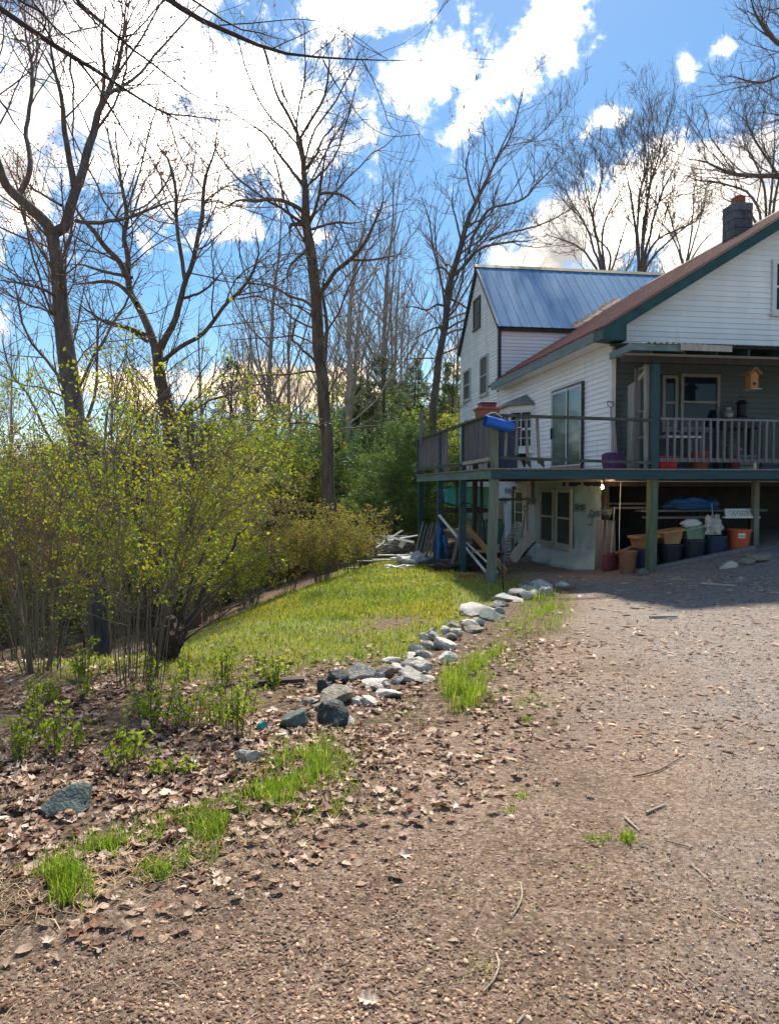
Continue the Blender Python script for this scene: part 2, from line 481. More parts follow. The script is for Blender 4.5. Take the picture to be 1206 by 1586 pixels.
class MB:
    def __init__(self):
        self.v, self.f, self.sm = [], [], []

    def poly(self, pts, faces, smooth=False):
        n = len(self.v)
        self.v += [tuple(map(float, p)) for p in pts]
        for f in faces:
            self.f.append([n + i for i in f])
            self.sm.append(smooth)
        return self

    def box(self, a, b):
        (x0, y0, z0), (x1, y1, z1) = a, b
        return self.poly([(x0, y0, z0), (x1, y0, z0), (x1, y1, z0), (x0, y1, z0), (x0, y0, z1), (x1, y0, z1), (x1, y1, z1), (x0, y1, z1)],
                         [(0, 3, 2, 1), (4, 5, 6, 7), (0, 1, 5, 4), (1, 2, 6, 5), (2, 3, 7, 6), (3, 0, 4, 7)])

    def beam(self, p, q, w, h, up=(0, 0, 1)):
        p, q = Vector(p), Vector(q)
        d = (q - p).normalized()
        u = Vector(up)
        if abs(d.dot(u)) > .98:
            u = Vector((1, 0, 0))
        s = d.cross(u).normalized() * (w / 2)
        u = s.cross(d).normalized() * (h / 2)
        pts = [p - s - u, p + s - u, p + s + u, p - s + u, q - s - u, q + s - u, q + s + u, q - s + u]
        return self.poly(pts, [(0, 1, 2, 3), (7, 6, 5, 4), (0, 4, 5, 1), (1, 5, 6, 2), (2, 6, 7, 3), (3, 7, 4, 0)])

    def tube(self, pts, r, n=8, cap=True):
        pts = [Vector(p) for p in pts]
        rs = r if hasattr(r, '__len__') else [r] * len(pts)
        rings = []
        ref = None
        for i, p in enumerate(pts):
            d = (pts[min(i + 1, len(pts) - 1)] - pts[max(i - 1, 0)]).normalized()
            if ref is None:
                ref = Vector((0, 0, 1)) if abs(d.z) < .9 else Vector((1, 0, 0))
            a = d.cross(ref).normalized()
            b = a.cross(d)
            ref = b
            rings.append([p + (a * math.cos(2 * math.pi * k / n) + b * math.sin(2 * math.pi * k / n)) * rs[i] for k in range(n)])
        V = [p for r_ in rings for p in r_]
        F = [(i * n + k, i * n + (k + 1) % n, (i + 1) * n + (k + 1) % n, (i + 1) * n + k) for i in range(len(pts) - 1) for k in range(n)]
        self.poly(V, F, True)
        if cap:
            self.poly(rings[0], [tuple(range(n))])
            self.poly(rings[-1], [tuple(reversed(range(n)))])
        return self

    def lathe(self, c, prof, n=20):
        c = Vector(c)
        V = [c + Vector((r * math.cos(2 * math.pi * k / n), r * math.sin(2 * math.pi * k / n), z)) for r, z in prof for k in range(n)]
        F = [(i * n + k, i * n + (k + 1) % n, (i + 1) * n + (k + 1) % n, (i + 1) * n + k) for i in range(len(prof) - 1) for k in range(n)]
        return self.poly(V, F, False)

    def prism(self, poly, axis_vec):
        a = Vector(axis_vec)
        n = len(poly)
        V = [Vector(p) for p in poly] + [Vector(p) + a for p in poly]
        F = [tuple(range(n))[::-1], tuple(range(n, 2 * n))] + [(i, (i + 1) % n, n + (i + 1) % n, n + i) for i in range(n)]
        return self.poly(V, F)

    def mesh(self, name, off=(0, 0, 0)):
        me = bpy.data.meshes.new(name)
        me.from_pydata([(x - off[0], y - off[1], z - off[2]) for x, y, z in self.v], [], self.f)
        me.polygons.foreach_set('use_smooth', self.sm)
        bm = bmesh.new()
        bm.from_mesh(me)
        bmesh.ops.recalc_face_normals(bm, faces=bm.faces)
        bm.to_mesh(me)
        bm.free()
        return me

    def build(self, name, m, parent=None, bevel=0.0):
        """Verts are in the parent's frame coordinates (house or world); shifted to the root's base."""
        if parent is None:
            o = link(name, self.mesh(name), m)
        else:
            o = link(name, self.mesh(name, BASE.get(parent.name, (0, 0, 0))), m, parent)
        if bevel:
            md = o.modifiers.new('bevel', 'BEVEL')
            md.width = bevel
            md.segments = 2
        return o


def copy_tree(o, parent=None):
    c = o.copy()
    COL.objects.link(c)
    c.parent = parent
    for ch in list(o.children):
        copy_tree(ch, c)
    return c


# ------------------------------------------------------------------ ground
def axis(breaks):
    out = []
    for a, b, st in breaks:
        out += list(np.arange(a, b, st))
    return np.array(out + [breaks[-1][1]])


DB = np.array([gp(*p)[:2] for p in [(-300, 1480), (0, 1415), (300, 1325), (540, 1225), (610, 1150), (760, 1085), (850, 985), (885, 912)]])
SB = np.array([gp(*p)[:2] for p in [(330, 1195), (450, 1125), (540, 1085), (640, 1045), (690, 985), (745, 950), (800, 918), (850, 903)]])


def drive_x(y):
    return np.interp(y, DB[:, 1], DB[:, 0])


def stone_x(y):
    return np.interp(y, SB[:, 1], SB[:, 0])


def zones(x, y):
    wob = (fbm(x * 1.7, y * 1.7, 21) - .5) * 0.9
    drive = ss(-.12, .25, x - drive_x(y) + wob * .5)
    grav = .8 * ss(.7, 3.2, x - .10 * (y - 4) + wob * 1.8) * drive
    grav = np.maximum(grav, ss(11.6, 12.5, y + wob) * ss(1.9, 2.9, x + wob * .5))
    lawn = ss(.15, -.35, x - stone_x(y) + wob * .6) * ss(5.5, 7.5, y + wob * 1.8) * ss(-3.0, -1.2, x - np.interp(y, CY, CX) + wob) * (1 - ss(22, 26, y))
    lawn = lawn * (1 - .85 * ss(.05, .45, x - (H(0, 0)[0] - .25 - .146 * (y - 12.4))) * ss(12.3, 12.9, y))
    lawn = lawn * ss(.22, .55, fbm(x * .8, y * .8, 33) + .25 * ss(8, 12, y))
    litter = (1 - drive) * (1 - lawn)
    return drive, grav, lawn, litter


gx = axis([(-160, -40, 6), (-40, -12, 1.2), (-12, -6, .35), (-6, 7.5, .085), (7.5, 14, .4), (14, 40, 2), (40, 160, 8)])
gy = axis([(-20, 0, 1.5), (0, 1.4, .2), (1.4, 10, .075), (10, 22, .13), (22, 40, .7), (40, 90, 3), (90, 420, 15)])
GX, GY = np.meshgrid(gx, gy)
GZ = ground_z(GX, GY)
nx, ny = len(gx), len(gy)
ii = np.arange(nx * ny).reshape(ny, nx)
GF = np.stack([ii[:-1, :-1], ii[:-1, 1:], ii[1:, 1:], ii[1:, :-1]], -1).reshape(-1, 4)
me = np_mesh('ground', np.stack([GX, GY, GZ], -1).reshape(-1, 3), GF, True)
zd, zg, zl, zt = zones(GX, GY)
a = me.color_attributes.new('zone', 'FLOAT_COLOR', 'POINT')
zc = np.ones((nx * ny, 4), np.float32)
zc[:, 0], zc[:, 1], zc[:, 2] = zd.ravel(), zg.ravel(), zl.ravel()
a.data.foreach_set('color', zc.ravel())


def ground_material():
    m = bpy.data.materials.new('ground_soil')
    m.use_nodes = True
    n, l = m.node_tree.nodes, m.node_tree.links
    b = n['Principled BSDF']
    b.inputs['Roughness'].default_value = .9
    b.inputs['Specular IOR Level'].default_value = .2
    tcn = n.new('ShaderNodeTexCoord')
    at_ = n.new('ShaderNodeAttribute')
    at_.attribute_name = 'zone'
    sp = n.new('ShaderNodeSeparateColor')
    l.new(at_.outputs['Color'], sp.inputs[0])

    def tex(scale, stops, detail=8, kind='noise'):
        t = n.new('ShaderNodeTexNoise' if kind == 'noise' else 'ShaderNodeTexVoronoi')
        t.inputs['Scale'].default_value = scale
        if kind == 'noise':
            t.inputs['Detail'].default_value = detail
            t.inputs['Roughness'].default_value = .7
        l.new(tcn.outputs['Object'], t.inputs['Vector'])
        r = n.new('ShaderNodeValToRGB')
        el = r.color_ramp.elements
        while len(el) < len(stops):
            el.new(.5)
        for e, (p, c) in zip(el, stops):
            e.position = p
            e.color = (*c, 1)
        src = t.outputs['Fac'] if kind == 'noise' else t.outputs['Color']
        if kind != 'noise':
            sx = n.new('ShaderNodeSeparateColor')
            l.new(src, sx.inputs[0])
            src = sx.outputs[0]
        l.new(src, r.inputs[0])
        return r.outputs[0], t

    def mix(f, A, B, blend='MIX'):
        x = n.new('ShaderNodeMix')
        x.data_type = 'RGBA'
        x.blend_type = blend
        if isinstance(f, float):
            x.inputs['Factor'].default_value = f
        else:
            l.new(f, x.inputs['Factor'])
        l.new(A, x.inputs['A'])
        l.new(B, x.inputs['B'])
        return x.outputs['Result']
    chips, _ = tex(95, [(0, (.08, .053, .038)), (.28, (.18, .122, .086)), (.58, (.29, .203, .145)), (.82, (.42, .315, .235)), (1, (.71, .61, .50))], kind='v')
    chips2, _ = tex(19, [(.36, (.07, .047, .034)), (.48, (.19, .13, .094)), (.58, (.295, .207, .15)), (.68, (.50, .39, .295))], 12)
    mulch = mix(.55, chips, chips2)
    patch, _ = tex(.75, [(.32, (.56, .54, .53)), (.47, (.95, .94, .93)), (.6, (1.12, 1.12, 1.12)), (.7, (1.35, 1.34, 1.33))], 9)
    mulch = mix(1.0, mulch, patch, 'MULTIPLY')
    peb, _ = tex(70, [(0, (.09, .08, .074)), (.35, (.20, .175, .16)), (.7, (.32, .285, .26)), (1, (.60, .55, .50))], kind='v')
    peb2, _ = tex(8, [(.36, (.10, .086, .078)), (.52, (.24, .205, .18)), (.68, (.42, .37, .33))])
    grav = mix(.4, peb, peb2)
    lit, _ = tex(20, [(.34, (.045, .03, .022)), (.48, (.12, .08, .056)), (.58, (.23, .16, .115)), (.7, (.40, .31, .23))], 10)
    gr, _ = tex(14, [(.3, (.09, .12, .025)), (.5, (.16, .19, .04)), (.72, (.25, .22, .10))])
    far, _ = tex(.25, [(.35, (.10, .085, .05)), (.65, (.10, .12, .04))])
    c = mix(sp.outputs[0], lit, mulch)
    c = mix(sp.outputs[1], c, grav)
    c = mix(sp.outputs[2], c, gr)
    l.new(c, b.inputs['Base Color'])
    nb = n.new('ShaderNodeTexNoise')
    nb.inputs['Scale'].default_value = 38
    nb.inputs['Detail'].default_value = 6
    nb.inputs['Roughness'].default_value = .75
    l.new(tcn.outputs['Object'], nb.inputs['Vector'])
    bp = n.new('ShaderNodeBump')
    bp.inputs['Strength'].default_value = .9
    bp.inputs['Distance'].default_value = .03
    l.new(nb.outputs['Fac'], bp.inputs['Height'])
    l.new(bp.outputs[0], b.inputs['Normal'])
    return m


ground = link('ground', me, ground_material())
setp(ground, 'brown bark covered drive and sloping lawn in front of the white house', 'ground', kind='structure')
BASE['ground'] = np.zeros(3)

# ------------------------------------------------------------------ the house
# house frame: s along the front, t away from the road, z up; deck corner post at (0, 0)
WS, WT = 2.70, 1.15          # side wall plane, front wall plane
DZ = 1.97                    # deck floor
EAVE_S, EAVE_Z, PITCHM = 2.33, 4.60, 0.616
RID_S = 8.12
RID_Z = EAVE_Z + PITCHM * (RID_S - EAVE_S)
HE = 2 * RID_S - WS          # far side wall
BT0, BT1, BE, BR = 8.5, 13.1, 6.41, 8.72   # back block
BM = (BT0 + BT1) / 2
house = thing('house', 'white sided house with maroon metal roof, blue metal roof behind and a porch', 'house', (WS, WT, 0))

EXPO = 0.103


def roof_z(s):
    return EAVE_Z + PITCHM * (min(s, 2 * RID_S - s) - EAVE_S)


def board_mesh(axis_, a0, a1, z0, z1, plane, out):
    """one lapped siding course: axis 's' runs along the front (faces -t), 't' along the side (faces -s)"""
    lo, hi = plane + out * .026, plane + out * .004
    b = MB()
    if axis_ == 's':
        pts = [(a0[0], lo, z0), (a1[0], lo, z0), (a1[1], hi, z1), (a0[1], hi, z1), (a0[0], plane + .01, z0), (a1[0], plane + .01, z0), (a1[1], plane + .01, z1), (a0[1], plane + .01, z1)]
    else:
        pts = [(lo, a0[0], z0), (lo, a1[0], z0), (hi, a1[1], z1), (hi, a0[1], z1), (plane + .01, a0[0], z0), (plane + .01, a1[0], z0), (plane + .01, a1[1], z1), (plane + .01, a0[1], z1)]
    b.poly(pts, [(0, 1, 2, 3), (7, 6, 5, 4), (0, 4, 5, 1), (1, 5, 6, 2), (2, 6, 7, 3), (3, 7, 4, 0)])
    return b


def wall_part(name, mb, m):
    return mb.build(name, m, house)


# front gable wall
zt = roof_z(WS)
fw = wall_part('gable_wall', MB().prism([(WS + .02, WT + .012, 1.75), (HE - .02, WT + .012, 1.75), (HE - .02, WT + .012, zt - .05), (RID_S, WT + .012, RID_Z - .06), (WS + .02, WT + .012, zt - .05)], (0, .12, 0)), siding_white)
z = 1.76
PORCH_Z = 4.12
while z < RID_Z - .1:
    z1 = min(z + EXPO, RID_Z - .07)

    def sl(zz):
        return max(WS + .0, EAVE_S + (zz + .05 - EAVE_Z) / PITCHM)
    a0 = (sl(z), sl(z1))
    a1 = (2 * RID_S - a0[0], 2 * RID_S - a0[1])
    m_ = siding_porch_shade if z1 < 4.15 else siding_white  # courses below the porch roof take the colour with painted shade
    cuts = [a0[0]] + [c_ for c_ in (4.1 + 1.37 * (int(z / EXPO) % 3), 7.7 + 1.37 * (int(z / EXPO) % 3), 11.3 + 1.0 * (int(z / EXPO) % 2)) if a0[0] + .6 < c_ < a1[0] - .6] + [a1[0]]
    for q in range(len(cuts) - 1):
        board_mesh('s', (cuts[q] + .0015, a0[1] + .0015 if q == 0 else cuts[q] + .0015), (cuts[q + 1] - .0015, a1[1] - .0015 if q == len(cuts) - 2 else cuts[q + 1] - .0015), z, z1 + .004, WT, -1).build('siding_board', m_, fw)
    z += EXPO
# side wall towards the deck
sw = wall_part('side_wall', MB().box((WS + .012, WT + .14, 1.75), (WS + .12, BT0, zt - .02)), siding_white)
z = 1.76
while z < zt - .03:
    z1 = min(z + EXPO, zt - .02)
    cut = 3.4 + 1.9 * (int(z / EXPO) % 3)
    for (q0, q1) in ((WT, cut - .0015), (cut + .0015, BT0)):
        board_mesh('t', (q0, q0), (q1, q1), z, z1 + .004, WS, -1).build('siding_board', siding_white, sw)
    z += EXPO
# far side wall (plain)
wall_part('far_wall', MB().box((HE - .12, WT + .14, 1.75), (HE - .012, BT0 + 1.5, zt - .02)), siding_white)
# back block: gable wall, front wall
bw = wall_part('back_gable_wall', MB().prism([(WS + .012, BT0 + .13, -.8), (WS + .012, BT1, -.8), (WS + .012, BT1, BE - .04), (WS + .012, BM, BR - .06), (WS + .012, BT0 + .13, BE - .04)], (.12, 0, 0)), siding_white)
z = 1.45
BSL = (BR - BE) / (BM - BT0)
while z < BR - .1:
    z1 = min(z + EXPO, BR - .07)

    def tl(zz):
        return BT0 + max(0, (zz + .05 - BE) / BSL)
    a0 = (tl(z), tl(z1))
    a1 = (2 * BM - a0[0], 2 * BM - a0[1])
    board_mesh('t', a0, a1, z, z1 + .004, WS, -1).build('siding_board', siding_white, bw)
    z += EXPO
bf = wall_part('back_front_wall', MB().box((WS + .14, BT0 + .012, -.5), (13, BT0 + .12, BE - .03)), siding_white)
z = 4.40
while z < BE - .03:
    board_mesh('s', (WS + .004, WS + .004), (5.6, 5.6), z, min(z + EXPO, BE - .02) + .004, BT0, -1).build('siding_board', siding_white, bf)
    z += EXPO
MB().box((13, BT0 + .13, -.5), (13.12, BT1, BE - .03)).build('end_wall', siding_white, house)
MB().box((WS + .14, BT1 - .12, -.8), (13, BT1 - .005, BE - .03)).build('rear_wall', siding_white, house)
# corner boards
for (s, t, z0, z1) in ((WS, WT, 1.75, zt - .03), (WS, BT0, 1.75, 4.35)):
    b = MB()
    b.box((s - .032, t - .03, z0), (s + .06, t + .075, z1))
    b.build('corner_board', trim_white, house, .006)
MB().box((WS - .038, BT0 - .038, 4.42), (WS + .05, BT0 + .06, BE - .05)).build('corner_board', dark_trim, house)

# maroon metal roof: ribbed sheets running from eave to ridge
roof = MB().prism([(EAVE_S + .03, .8, EAVE_Z - .03), (RID_S, .8, RID_Z - .05), (2 * RID_S - EAVE_S - .03, .8, EAVE_Z - .03), (2 * RID_S - EAVE_S - .03, .8, EAVE_Z - .09), (RID_S, .8, RID_Z - .13), (EAVE_S + .03, .8, EAVE_Z - .09)], (0, BT0 - .04 - .8, 0)).build('roof', wood_dark, house)


def ribbed(width, ribs, rib_h=.022, rib_w=.045):
    """profile (offset along the run, height) of one metal roofing sheet"""
    p = []
    st = width / ribs
    for i in range(ribs):
        c = i * st + st * .5
        p += [(i * st, 0), (c - rib_w / 2, 0), (c - rib_w / 4, rib_h), (c + rib_w / 4, rib_h), (c + rib_w / 2, 0)]
    p.append((width, 0))
    return p


def sheet(p0, run, slope, length, prof, name, m, parent, thick=.004):
    """ribbed sheet: p0 corner, run = along-eave unit, slope = up-slope unit"""
    run, slope = Vector(run), Vector(slope).normalized()
    nrm = run.cross(slope).normalized()
    if nrm.z < 0:
        nrm = -nrm
    V, F = [], []
    for (o, h) in prof:
        a = Vector(p0) + run * o + nrm * h
        V += [a, a + slope * length, a + slope * length - nrm * .006, a - nrm * .006]
    k = len(prof)
    for i in range(k - 1):
        a, c = 4 * i, 4 * (i + 1)
        F += [(a, c, c + 1, a + 1), (a + 3, a + 2, c + 2, c + 3), (a, a + 3, c + 3, c), (a + 1, c + 1, c + 2, a + 2)]
    F += [(0, 1, 2, 3), (4 * k - 4, 4 * k - 1, 4 * k - 2, 4 * k - 3)]
    return MB().poly(V, F).build(name, m, parent)


t = .72
pw = .762
while t < 10.2:
    s0 = EAVE_S - .03 if t + pw < 7.95 else WS + .12
    if t + pw > BT0:
        s0 = max(s0, EAVE_S + (BE + BSL * (t + pw - BT0) - EAVE_Z) / PITCHM - .9)
    L = (RID_S - s0) * math.hypot(1, PITCHM)
    sheet((s0, t, EAVE_Z + PITCHM * (s0 - EAVE_S) + .012), (0, 1, 0), (1, 0, PITCHM), L, ribbed(pw - .004, 4, .026, .06), 'roof_panel', roof_maroon, roof)
    if t + pw < BT0 + .2:
        s1 = 2 * RID_S - EAVE_S + .03
        sheet((s1, t, EAVE_Z - .006), (0, 1, 0), (-1, 0, PITCHM), (s1 - RID_S) * math.hypot(1, PITCHM), ribbed(pw - .004, 4, .026, .06), 'roof_panel', roof_maroon, roof)
    t += pw
MB().prism([(RID_S - .2, .70, RID_Z - .09), (RID_S, .70, RID_Z + .05), (RID_S + .2, .70, RID_Z - .09), (RID_S, .70, RID_Z + .01)], (0, 9.4, 0)).build('ridge_cap', roof_maroon, roof)
# rake boards and eave fascia, with the boxed return at the corner
for sgn in (0, 1):
    def mx_(s):
        return 2 * RID_S - s if sgn else s
    b = MB()
    b.prism([(mx_(EAVE_S + .0), .74, EAVE_Z - .20), (mx_(EAVE_S), .74, EAVE_Z - .005), (RID_S, .74, RID_Z - .005), (RID_S, .74, RID_Z - .20)], (0, .035, 0))
    b.build('rake_board', fascia_green, roof)
    b = MB().prism([(mx_(EAVE_S), .776, EAVE_Z - .19), (RID_S, .776, RID_Z - .19), (RID_S, .776, RID_Z - .215), (mx_(EAVE_S), .776, EAVE_Z - .215)], (0, WT - .776 - .022, 0))
    b.build('rake_soffit', fascia_green, roof)
b = MB().box((EAVE_S - .01, .735, EAVE_Z - .24), (WS + .06, .738, EAVE_Z - .02))
b.prism([(EAVE_S - .02, .73, EAVE_Z - .21), (EAVE_S - .02, .73, EAVE_Z - .02), (WS + .07, .73, EAVE_Z + .20), (WS + .07, .73, EAVE_Z - .24)], (0, .40, 0))
b.build('eave_return', fascia_green, roof)
MB().box((EAVE_S - .025, 1.135, EAVE_Z - .20), (EAVE_S + .012, 8.0, EAVE_Z - .012)).build('eave_fascia', fascia_worn, roof)
MB().box((EAVE_S + .014, 1.14, EAVE_Z - .20), (WS - .022, 8.0, EAVE_Z - .175)).build('soffit', trim_white, roof)

# blue metal roof over the back block
broof = MB().prism([(WS - .06, BT0 - .06, BE - .10), (WS - .06, BM, BR - .02), (WS - .06, BT1 + .06, BE - .10), (WS - .06, BT1 + .06, BE - .16), (WS - .06, BM, BR - .12), (WS - .06, BT0 - .06, BE - .16)], (13.2 - WS, 0, 0)).build('back_roof', dark_trim, house)
s = WS - .11
while s < 13.0:
    for sg in (1, -1):
        t0 = BM - sg * (BM - BT0 + .14)
        z0 = BE - .14 * BSL + .02
        sheet((s, t0, z0), (1, 0, 0), (0, sg, BSL), (BM - BT0 + .14) * math.hypot(1, BSL), ribbed(.908, 3, .011, .06), 'roof_panel', roof_metal, broof)
    s += .914
MB().prism([(WS - .13, BM - .11, BR - .05), (WS - .13, BM, BR + .07), (WS - .13, BM + .11, BR - .10), (WS - .13, BM, BR + .04)], (13.3 - WS, 0, 0)).build('ridge_cap', mat('ridge_cap_metal', (.36, .33, .24), (.25, .2, .13), scale=5, metal=.2, rough=.5), broof)
MB().box((WS + .0, BT0 - .10, BE - .24), (5.6, BT0 - .075, BE - .13)).build('eave_fascia', wood_dark, broof)
for sg in (1, -1):
    t0 = BM - sg * (BM - BT0 + .12)
    MB().prism([(WS - .10, t0, BE - .20), (WS - .10, t0, BE - .05), (WS - .10, BM, BR + .03), (WS - .10, BM, BR - .12)], (.03, 0, 0)).build('rake_board', dark_trim, broof)
# rusty flashing where the two roofs meet
b = MB()
rr = random.Random(5)
for i in range(26):
    s_ = 5.0 + i * .075 + rr.uniform(-.05, .05)
    t_ = BT0 + (EAVE_Z + PITCHM * (s_ - EAVE_S) - BE) / BSL
    w_ = rr.uniform(.06, .2)
    zc_ = EAVE_Z + PITCHM * (s_ - EAVE_S) + .055
    b.poly([(s_ - .12, t_ - .02, zc_), (s_ + .06, t_ - .06, zc_ + .03), (s_ + .0, t_ + w_ * .5, zc_ + w_ * .55 + .03), (s_ - .16, t_ + w_ * .55, zc_ + w_ * .6 + .02)], [(0, 1, 2, 3)])
b.build('flashing', rust, broof)

# chimney of concrete blocks with a brick flue
ch = MB().box((7.07, 3.97, 6.9), (7.5, 4.43, 8.28)).build('chimney', found_dark, house)
z = 7.0
k = 0
while z < 8.3:
    for (x0, x1, y0, y1) in (((7.05, 7.285, 3.95, 4.45), (7.295, 7.52, 3.95, 4.45)) if k % 2 else ((7.05, 7.52, 3.95, 4.195), (7.05, 7.52, 4.205, 4.45))):
        MB().box((x0, y0, z), (x1, y1, z + .19)).build('block', block_grey, ch, .008)
    z += .2
    k += 1
MB().box((7.18, 4.06, 8.40), (7.40, 4.32, 8.60)).build('flue', brick_red, ch, .01)


# ---------------------------------------------------------------- windows
def window(parent, plane, a0, a1, z0, z1, axis_='t', name='window', fm=window_white, gm=glass, rail=True, fw_=.07, muntins=0, vsplit=0, depth=.05, gdepth=.012):
    """frame, sash rail and pane on a wall: axis 't' = side walls facing -s, 's' = front walls facing -t"""
    def P(a, o, zz):
        return (plane - o, a, zz) if axis_ == 't' else (a, plane - o, zz)

    def bx(b, a0_, a1_, z0_, z1_, o0, o1):
        p, q = P(a0_, o0, z0_), P(a1_, o1, z1_)
        lo = tuple(min(p[i], q[i]) for i in range(3))
        hi = tuple(max(p[i], q[i]) for i in range(3))
        b.box(lo, hi)
    b = MB()
    for (x0, x1, y0, y1) in ((a0, a1, z1 - fw_, z1), (a0, a1, z0, z0 + fw_), (a0, a0 + fw_, z0 + fw_, z1 - fw_), (a1 - fw_, a1, z0 + fw_, z1 - fw_)):
        bx(b, x0, x1, y0, y1, .0, depth)
    f = b.build(name, fm, parent)
    b = MB()
    bx(b, a0 + fw_, a1 - fw_, z0 + fw_, z1 - fw_, 0.0, gdepth + .012)
    b.build('pane', gm, f)
    if rail or muntins or vsplit:
        b = MB()
        if rail:
            zm = (z0 + z1) / 2
            bx(b, a0 + fw_ + .001, a1 - fw_ - .001, zm - .022, zm + .022, gdepth + .013, depth - .006)
        for i in range(muntins):
            zz = z0 + fw_ + (z1 - z0 - 2 * fw_) * (i + 1) / (muntins + 1)
            bx(b, a0 + fw_ + .001, a1 - fw_ - .001, zz - .012, zz + .012, gdepth + .013, depth - .012)
        for i in range(vsplit):
            aa = a0 + fw_ + (a1 - a0 - 2 * fw_) * (i + 1) / (vsplit + 1)
            bx(b, aa - .012, aa + .012, z0 + fw_ + .001, z1 - fw_ - .001, gdepth + .0135, depth - .014)
        b.build('sash_bars', fm, f)
    b = MB()
    bx(b, a0 - .03, a1 + .03, z0 - .045, z0 - .002, .0, depth + .03)
    b.build('sill', fm, f)
    return f


beige = mat('window_beige', (.50, .50, .46), (.42, .42, .39), rough=.55)
P1 = WS - .016
window(house, P1, 11.62, 12.50, 4.58, 5.62, 't', fm=beige, gm=screen_dark, fw_=.06)
window(house, P1, 9.55, 10.40, 4.50, 5.72, 't', fm=beige, gm=screen_dark, fw_=.06)
window(house, P1, 10.45, 11.22, 6.75, 7.72, 't', fm=dark_trim, gm=screen_dark, fw_=.06)
window(house, P1, 11.9, 12.35, 3.35, 3.95, 't', fm=beige, gm=glass, rail=False, fw_=.06)
P2 = WT - .016
window(house, P2, 5.98, 6.95, 5.05, 6.12, 's', fm=window_white, fw_=.09, vsplit=1)
win_tan = mat('window_tan', (.20, .20, .18), (.16, .155, .14), rough=.6)
window(house, P2, 3.70, 4.02, 2.75, 3.80, 's', fm=win_tan, fw_=.06)
window(house, P2, 4.08, 4.90, 2.75, 3.84, 's', fm=win_tan, fw_=.06)
window(house, P2, 7.2, 8.1, 2.75, 3.84, 's', fm=win_tan, fw_=.06)
# sliding glass door
f = window(house, P1, 2.40, 4.14, 1.98, 3.86, 't', name='sliding_door', fm=dark_trim, gm=dark_trim, rail=False, fw_=.05, depth=.06, gdepth=.0)
for (t0, t1, o, nm) in ((2.45, 3.25, .040, 'fixed_leaf'), (3.18, 4.09, .058, 'sliding_leaf')):
    b = MB()
    x0, x1 = P1 - o - .014, P1 - o
    for (a0, a1, z0, z1) in ((t0, t1, 3.76, 3.81), (t0, t1, 2.05, 2.13), (t0, t0 + .045, 2.13, 3.76), (t1 - .045, t1, 2.13, 3.76)):
        b.box((x0, a0, z0), (x1, a1, z1))
    lf = b.build('door_leaf', window_white, house)
    MB().box((x0 + .006, t0 + .04, 2.12), (x1 - .002, t1 - .04, 3.77)).build('pane', curtain_glass, lf)
    if nm == 'sliding_leaf':
        MB().box((x0 - .03, t1 - .05, 2.75), (x0 - .001, t1 - .015, 3.0)).build('handle', metal_black, lf)
MB().box((P1 - .09, 2.42, 1.975), (P1 - .062, 4.12, 2.10)).build('threshold', wood_brown, house)
# bay window with its own little roof
bay = MB()
zb0, zb1 = 2.62, 3.60
pts = [(WS - .02, 5.5), (WS - .50, 6.0), (WS - .50, 7.25), (WS - .02, 7.75)]
bay.prism([(x, y, zb0 - .12) for x, y in pts], (0, 0, .12))
bay.prism([(x, y, zb1) for x, y in pts], (0, 0, .12))
for (x, y) in pts:
    bay.box((x - .035, y - .045, zb0), (x + .035, y + .045, zb1))
bayo = bay.build('bay_window', trim_white, house)
for (pa, pb, nv) in ((pts[0], pts[1], 1), (pts[1], pts[2], 3), (pts[2], pts[3], 1)):
    A, B_ = Vector((*pa, 0)), Vector((*pb, 0))
    d = (B_ - A).normalized()
    nrm = Vector((d.y, -d.x, 0))
    if nrm.x > 0:
        nrm = -nrm
    q = lambda u, o, z_: tuple(A + d * u + nrm * o + Vector((0, 0, z_)))
    L = (B_ - A).length
    MB().prism([q(.05, -.03, zb0), q(L - .05, -.03, zb0), q(L - .05, -.022, zb0), q(.05, -.022, zb0)], (0, 0, zb1 - zb0)).build('pane', glass, bayo)
    b = MB()
    for i in range(nv + 2):
        u = .06 + (L - .12) * i / (nv + 1)
        w = .045 if i in (0, nv + 1) else .018
        b.beam(q(u, -.008, zb0), q(u, -.008, zb1), w, .022, (d.x, d.y, 0))
    for zz, hh in ((zb0 + .03, .07), ((zb0 + zb1) / 2, .06), (zb1 - .03, .07), (zb0 + .74 * (zb1 - zb0), .018), (zb0 + .27 * (zb1 - zb0), .018)):
        b.beam(q(.05, -.007, zz), q(L - .05, -.007, zz), .02, hh)
    b.build('sash', window_white, bayo)
b = MB()
apex0, apex1 = (WS - .02, 6.0, 4.02), (WS - .02, 7.25, 4.02)
e = [(WS - .02, 5.38, 3.74), (WS - .60, 5.94, 3.74), (WS - .60, 7.31, 3.74), (WS - .02, 7.87, 3.74)]
b.poly(e + [apex0, apex1] + [(x, y, z_ - .03) for x, y, z_ in e], [(0, 1, 4), (1, 2, 5, 4), (2, 3, 5), (0, 6, 7, 1), (1, 7, 8, 2), (2, 8, 9, 3), (6, 9, 8, 7)])
b.build('bay_roof', mat('bay_shingles', (.24, .245, .24), (.14, .145, .145), scale=3, stretch=(1, 4, 12), rough=.9, bump=.4), bayo)
b = MB()
for y in (6.1, 7.15):
    b.prism([(WS - .022, y - .03, 2.50), (WS - .30, y - .03, 2.50), (WS - .26, y - .03, 2.42), (WS - .10, y - .03, 2.30), (WS - .05, y - .03, 2.16), (WS - .022, y - .03, 2.16)], (0, .06, 0))
b.build('bracket', wood_dark, bayo)

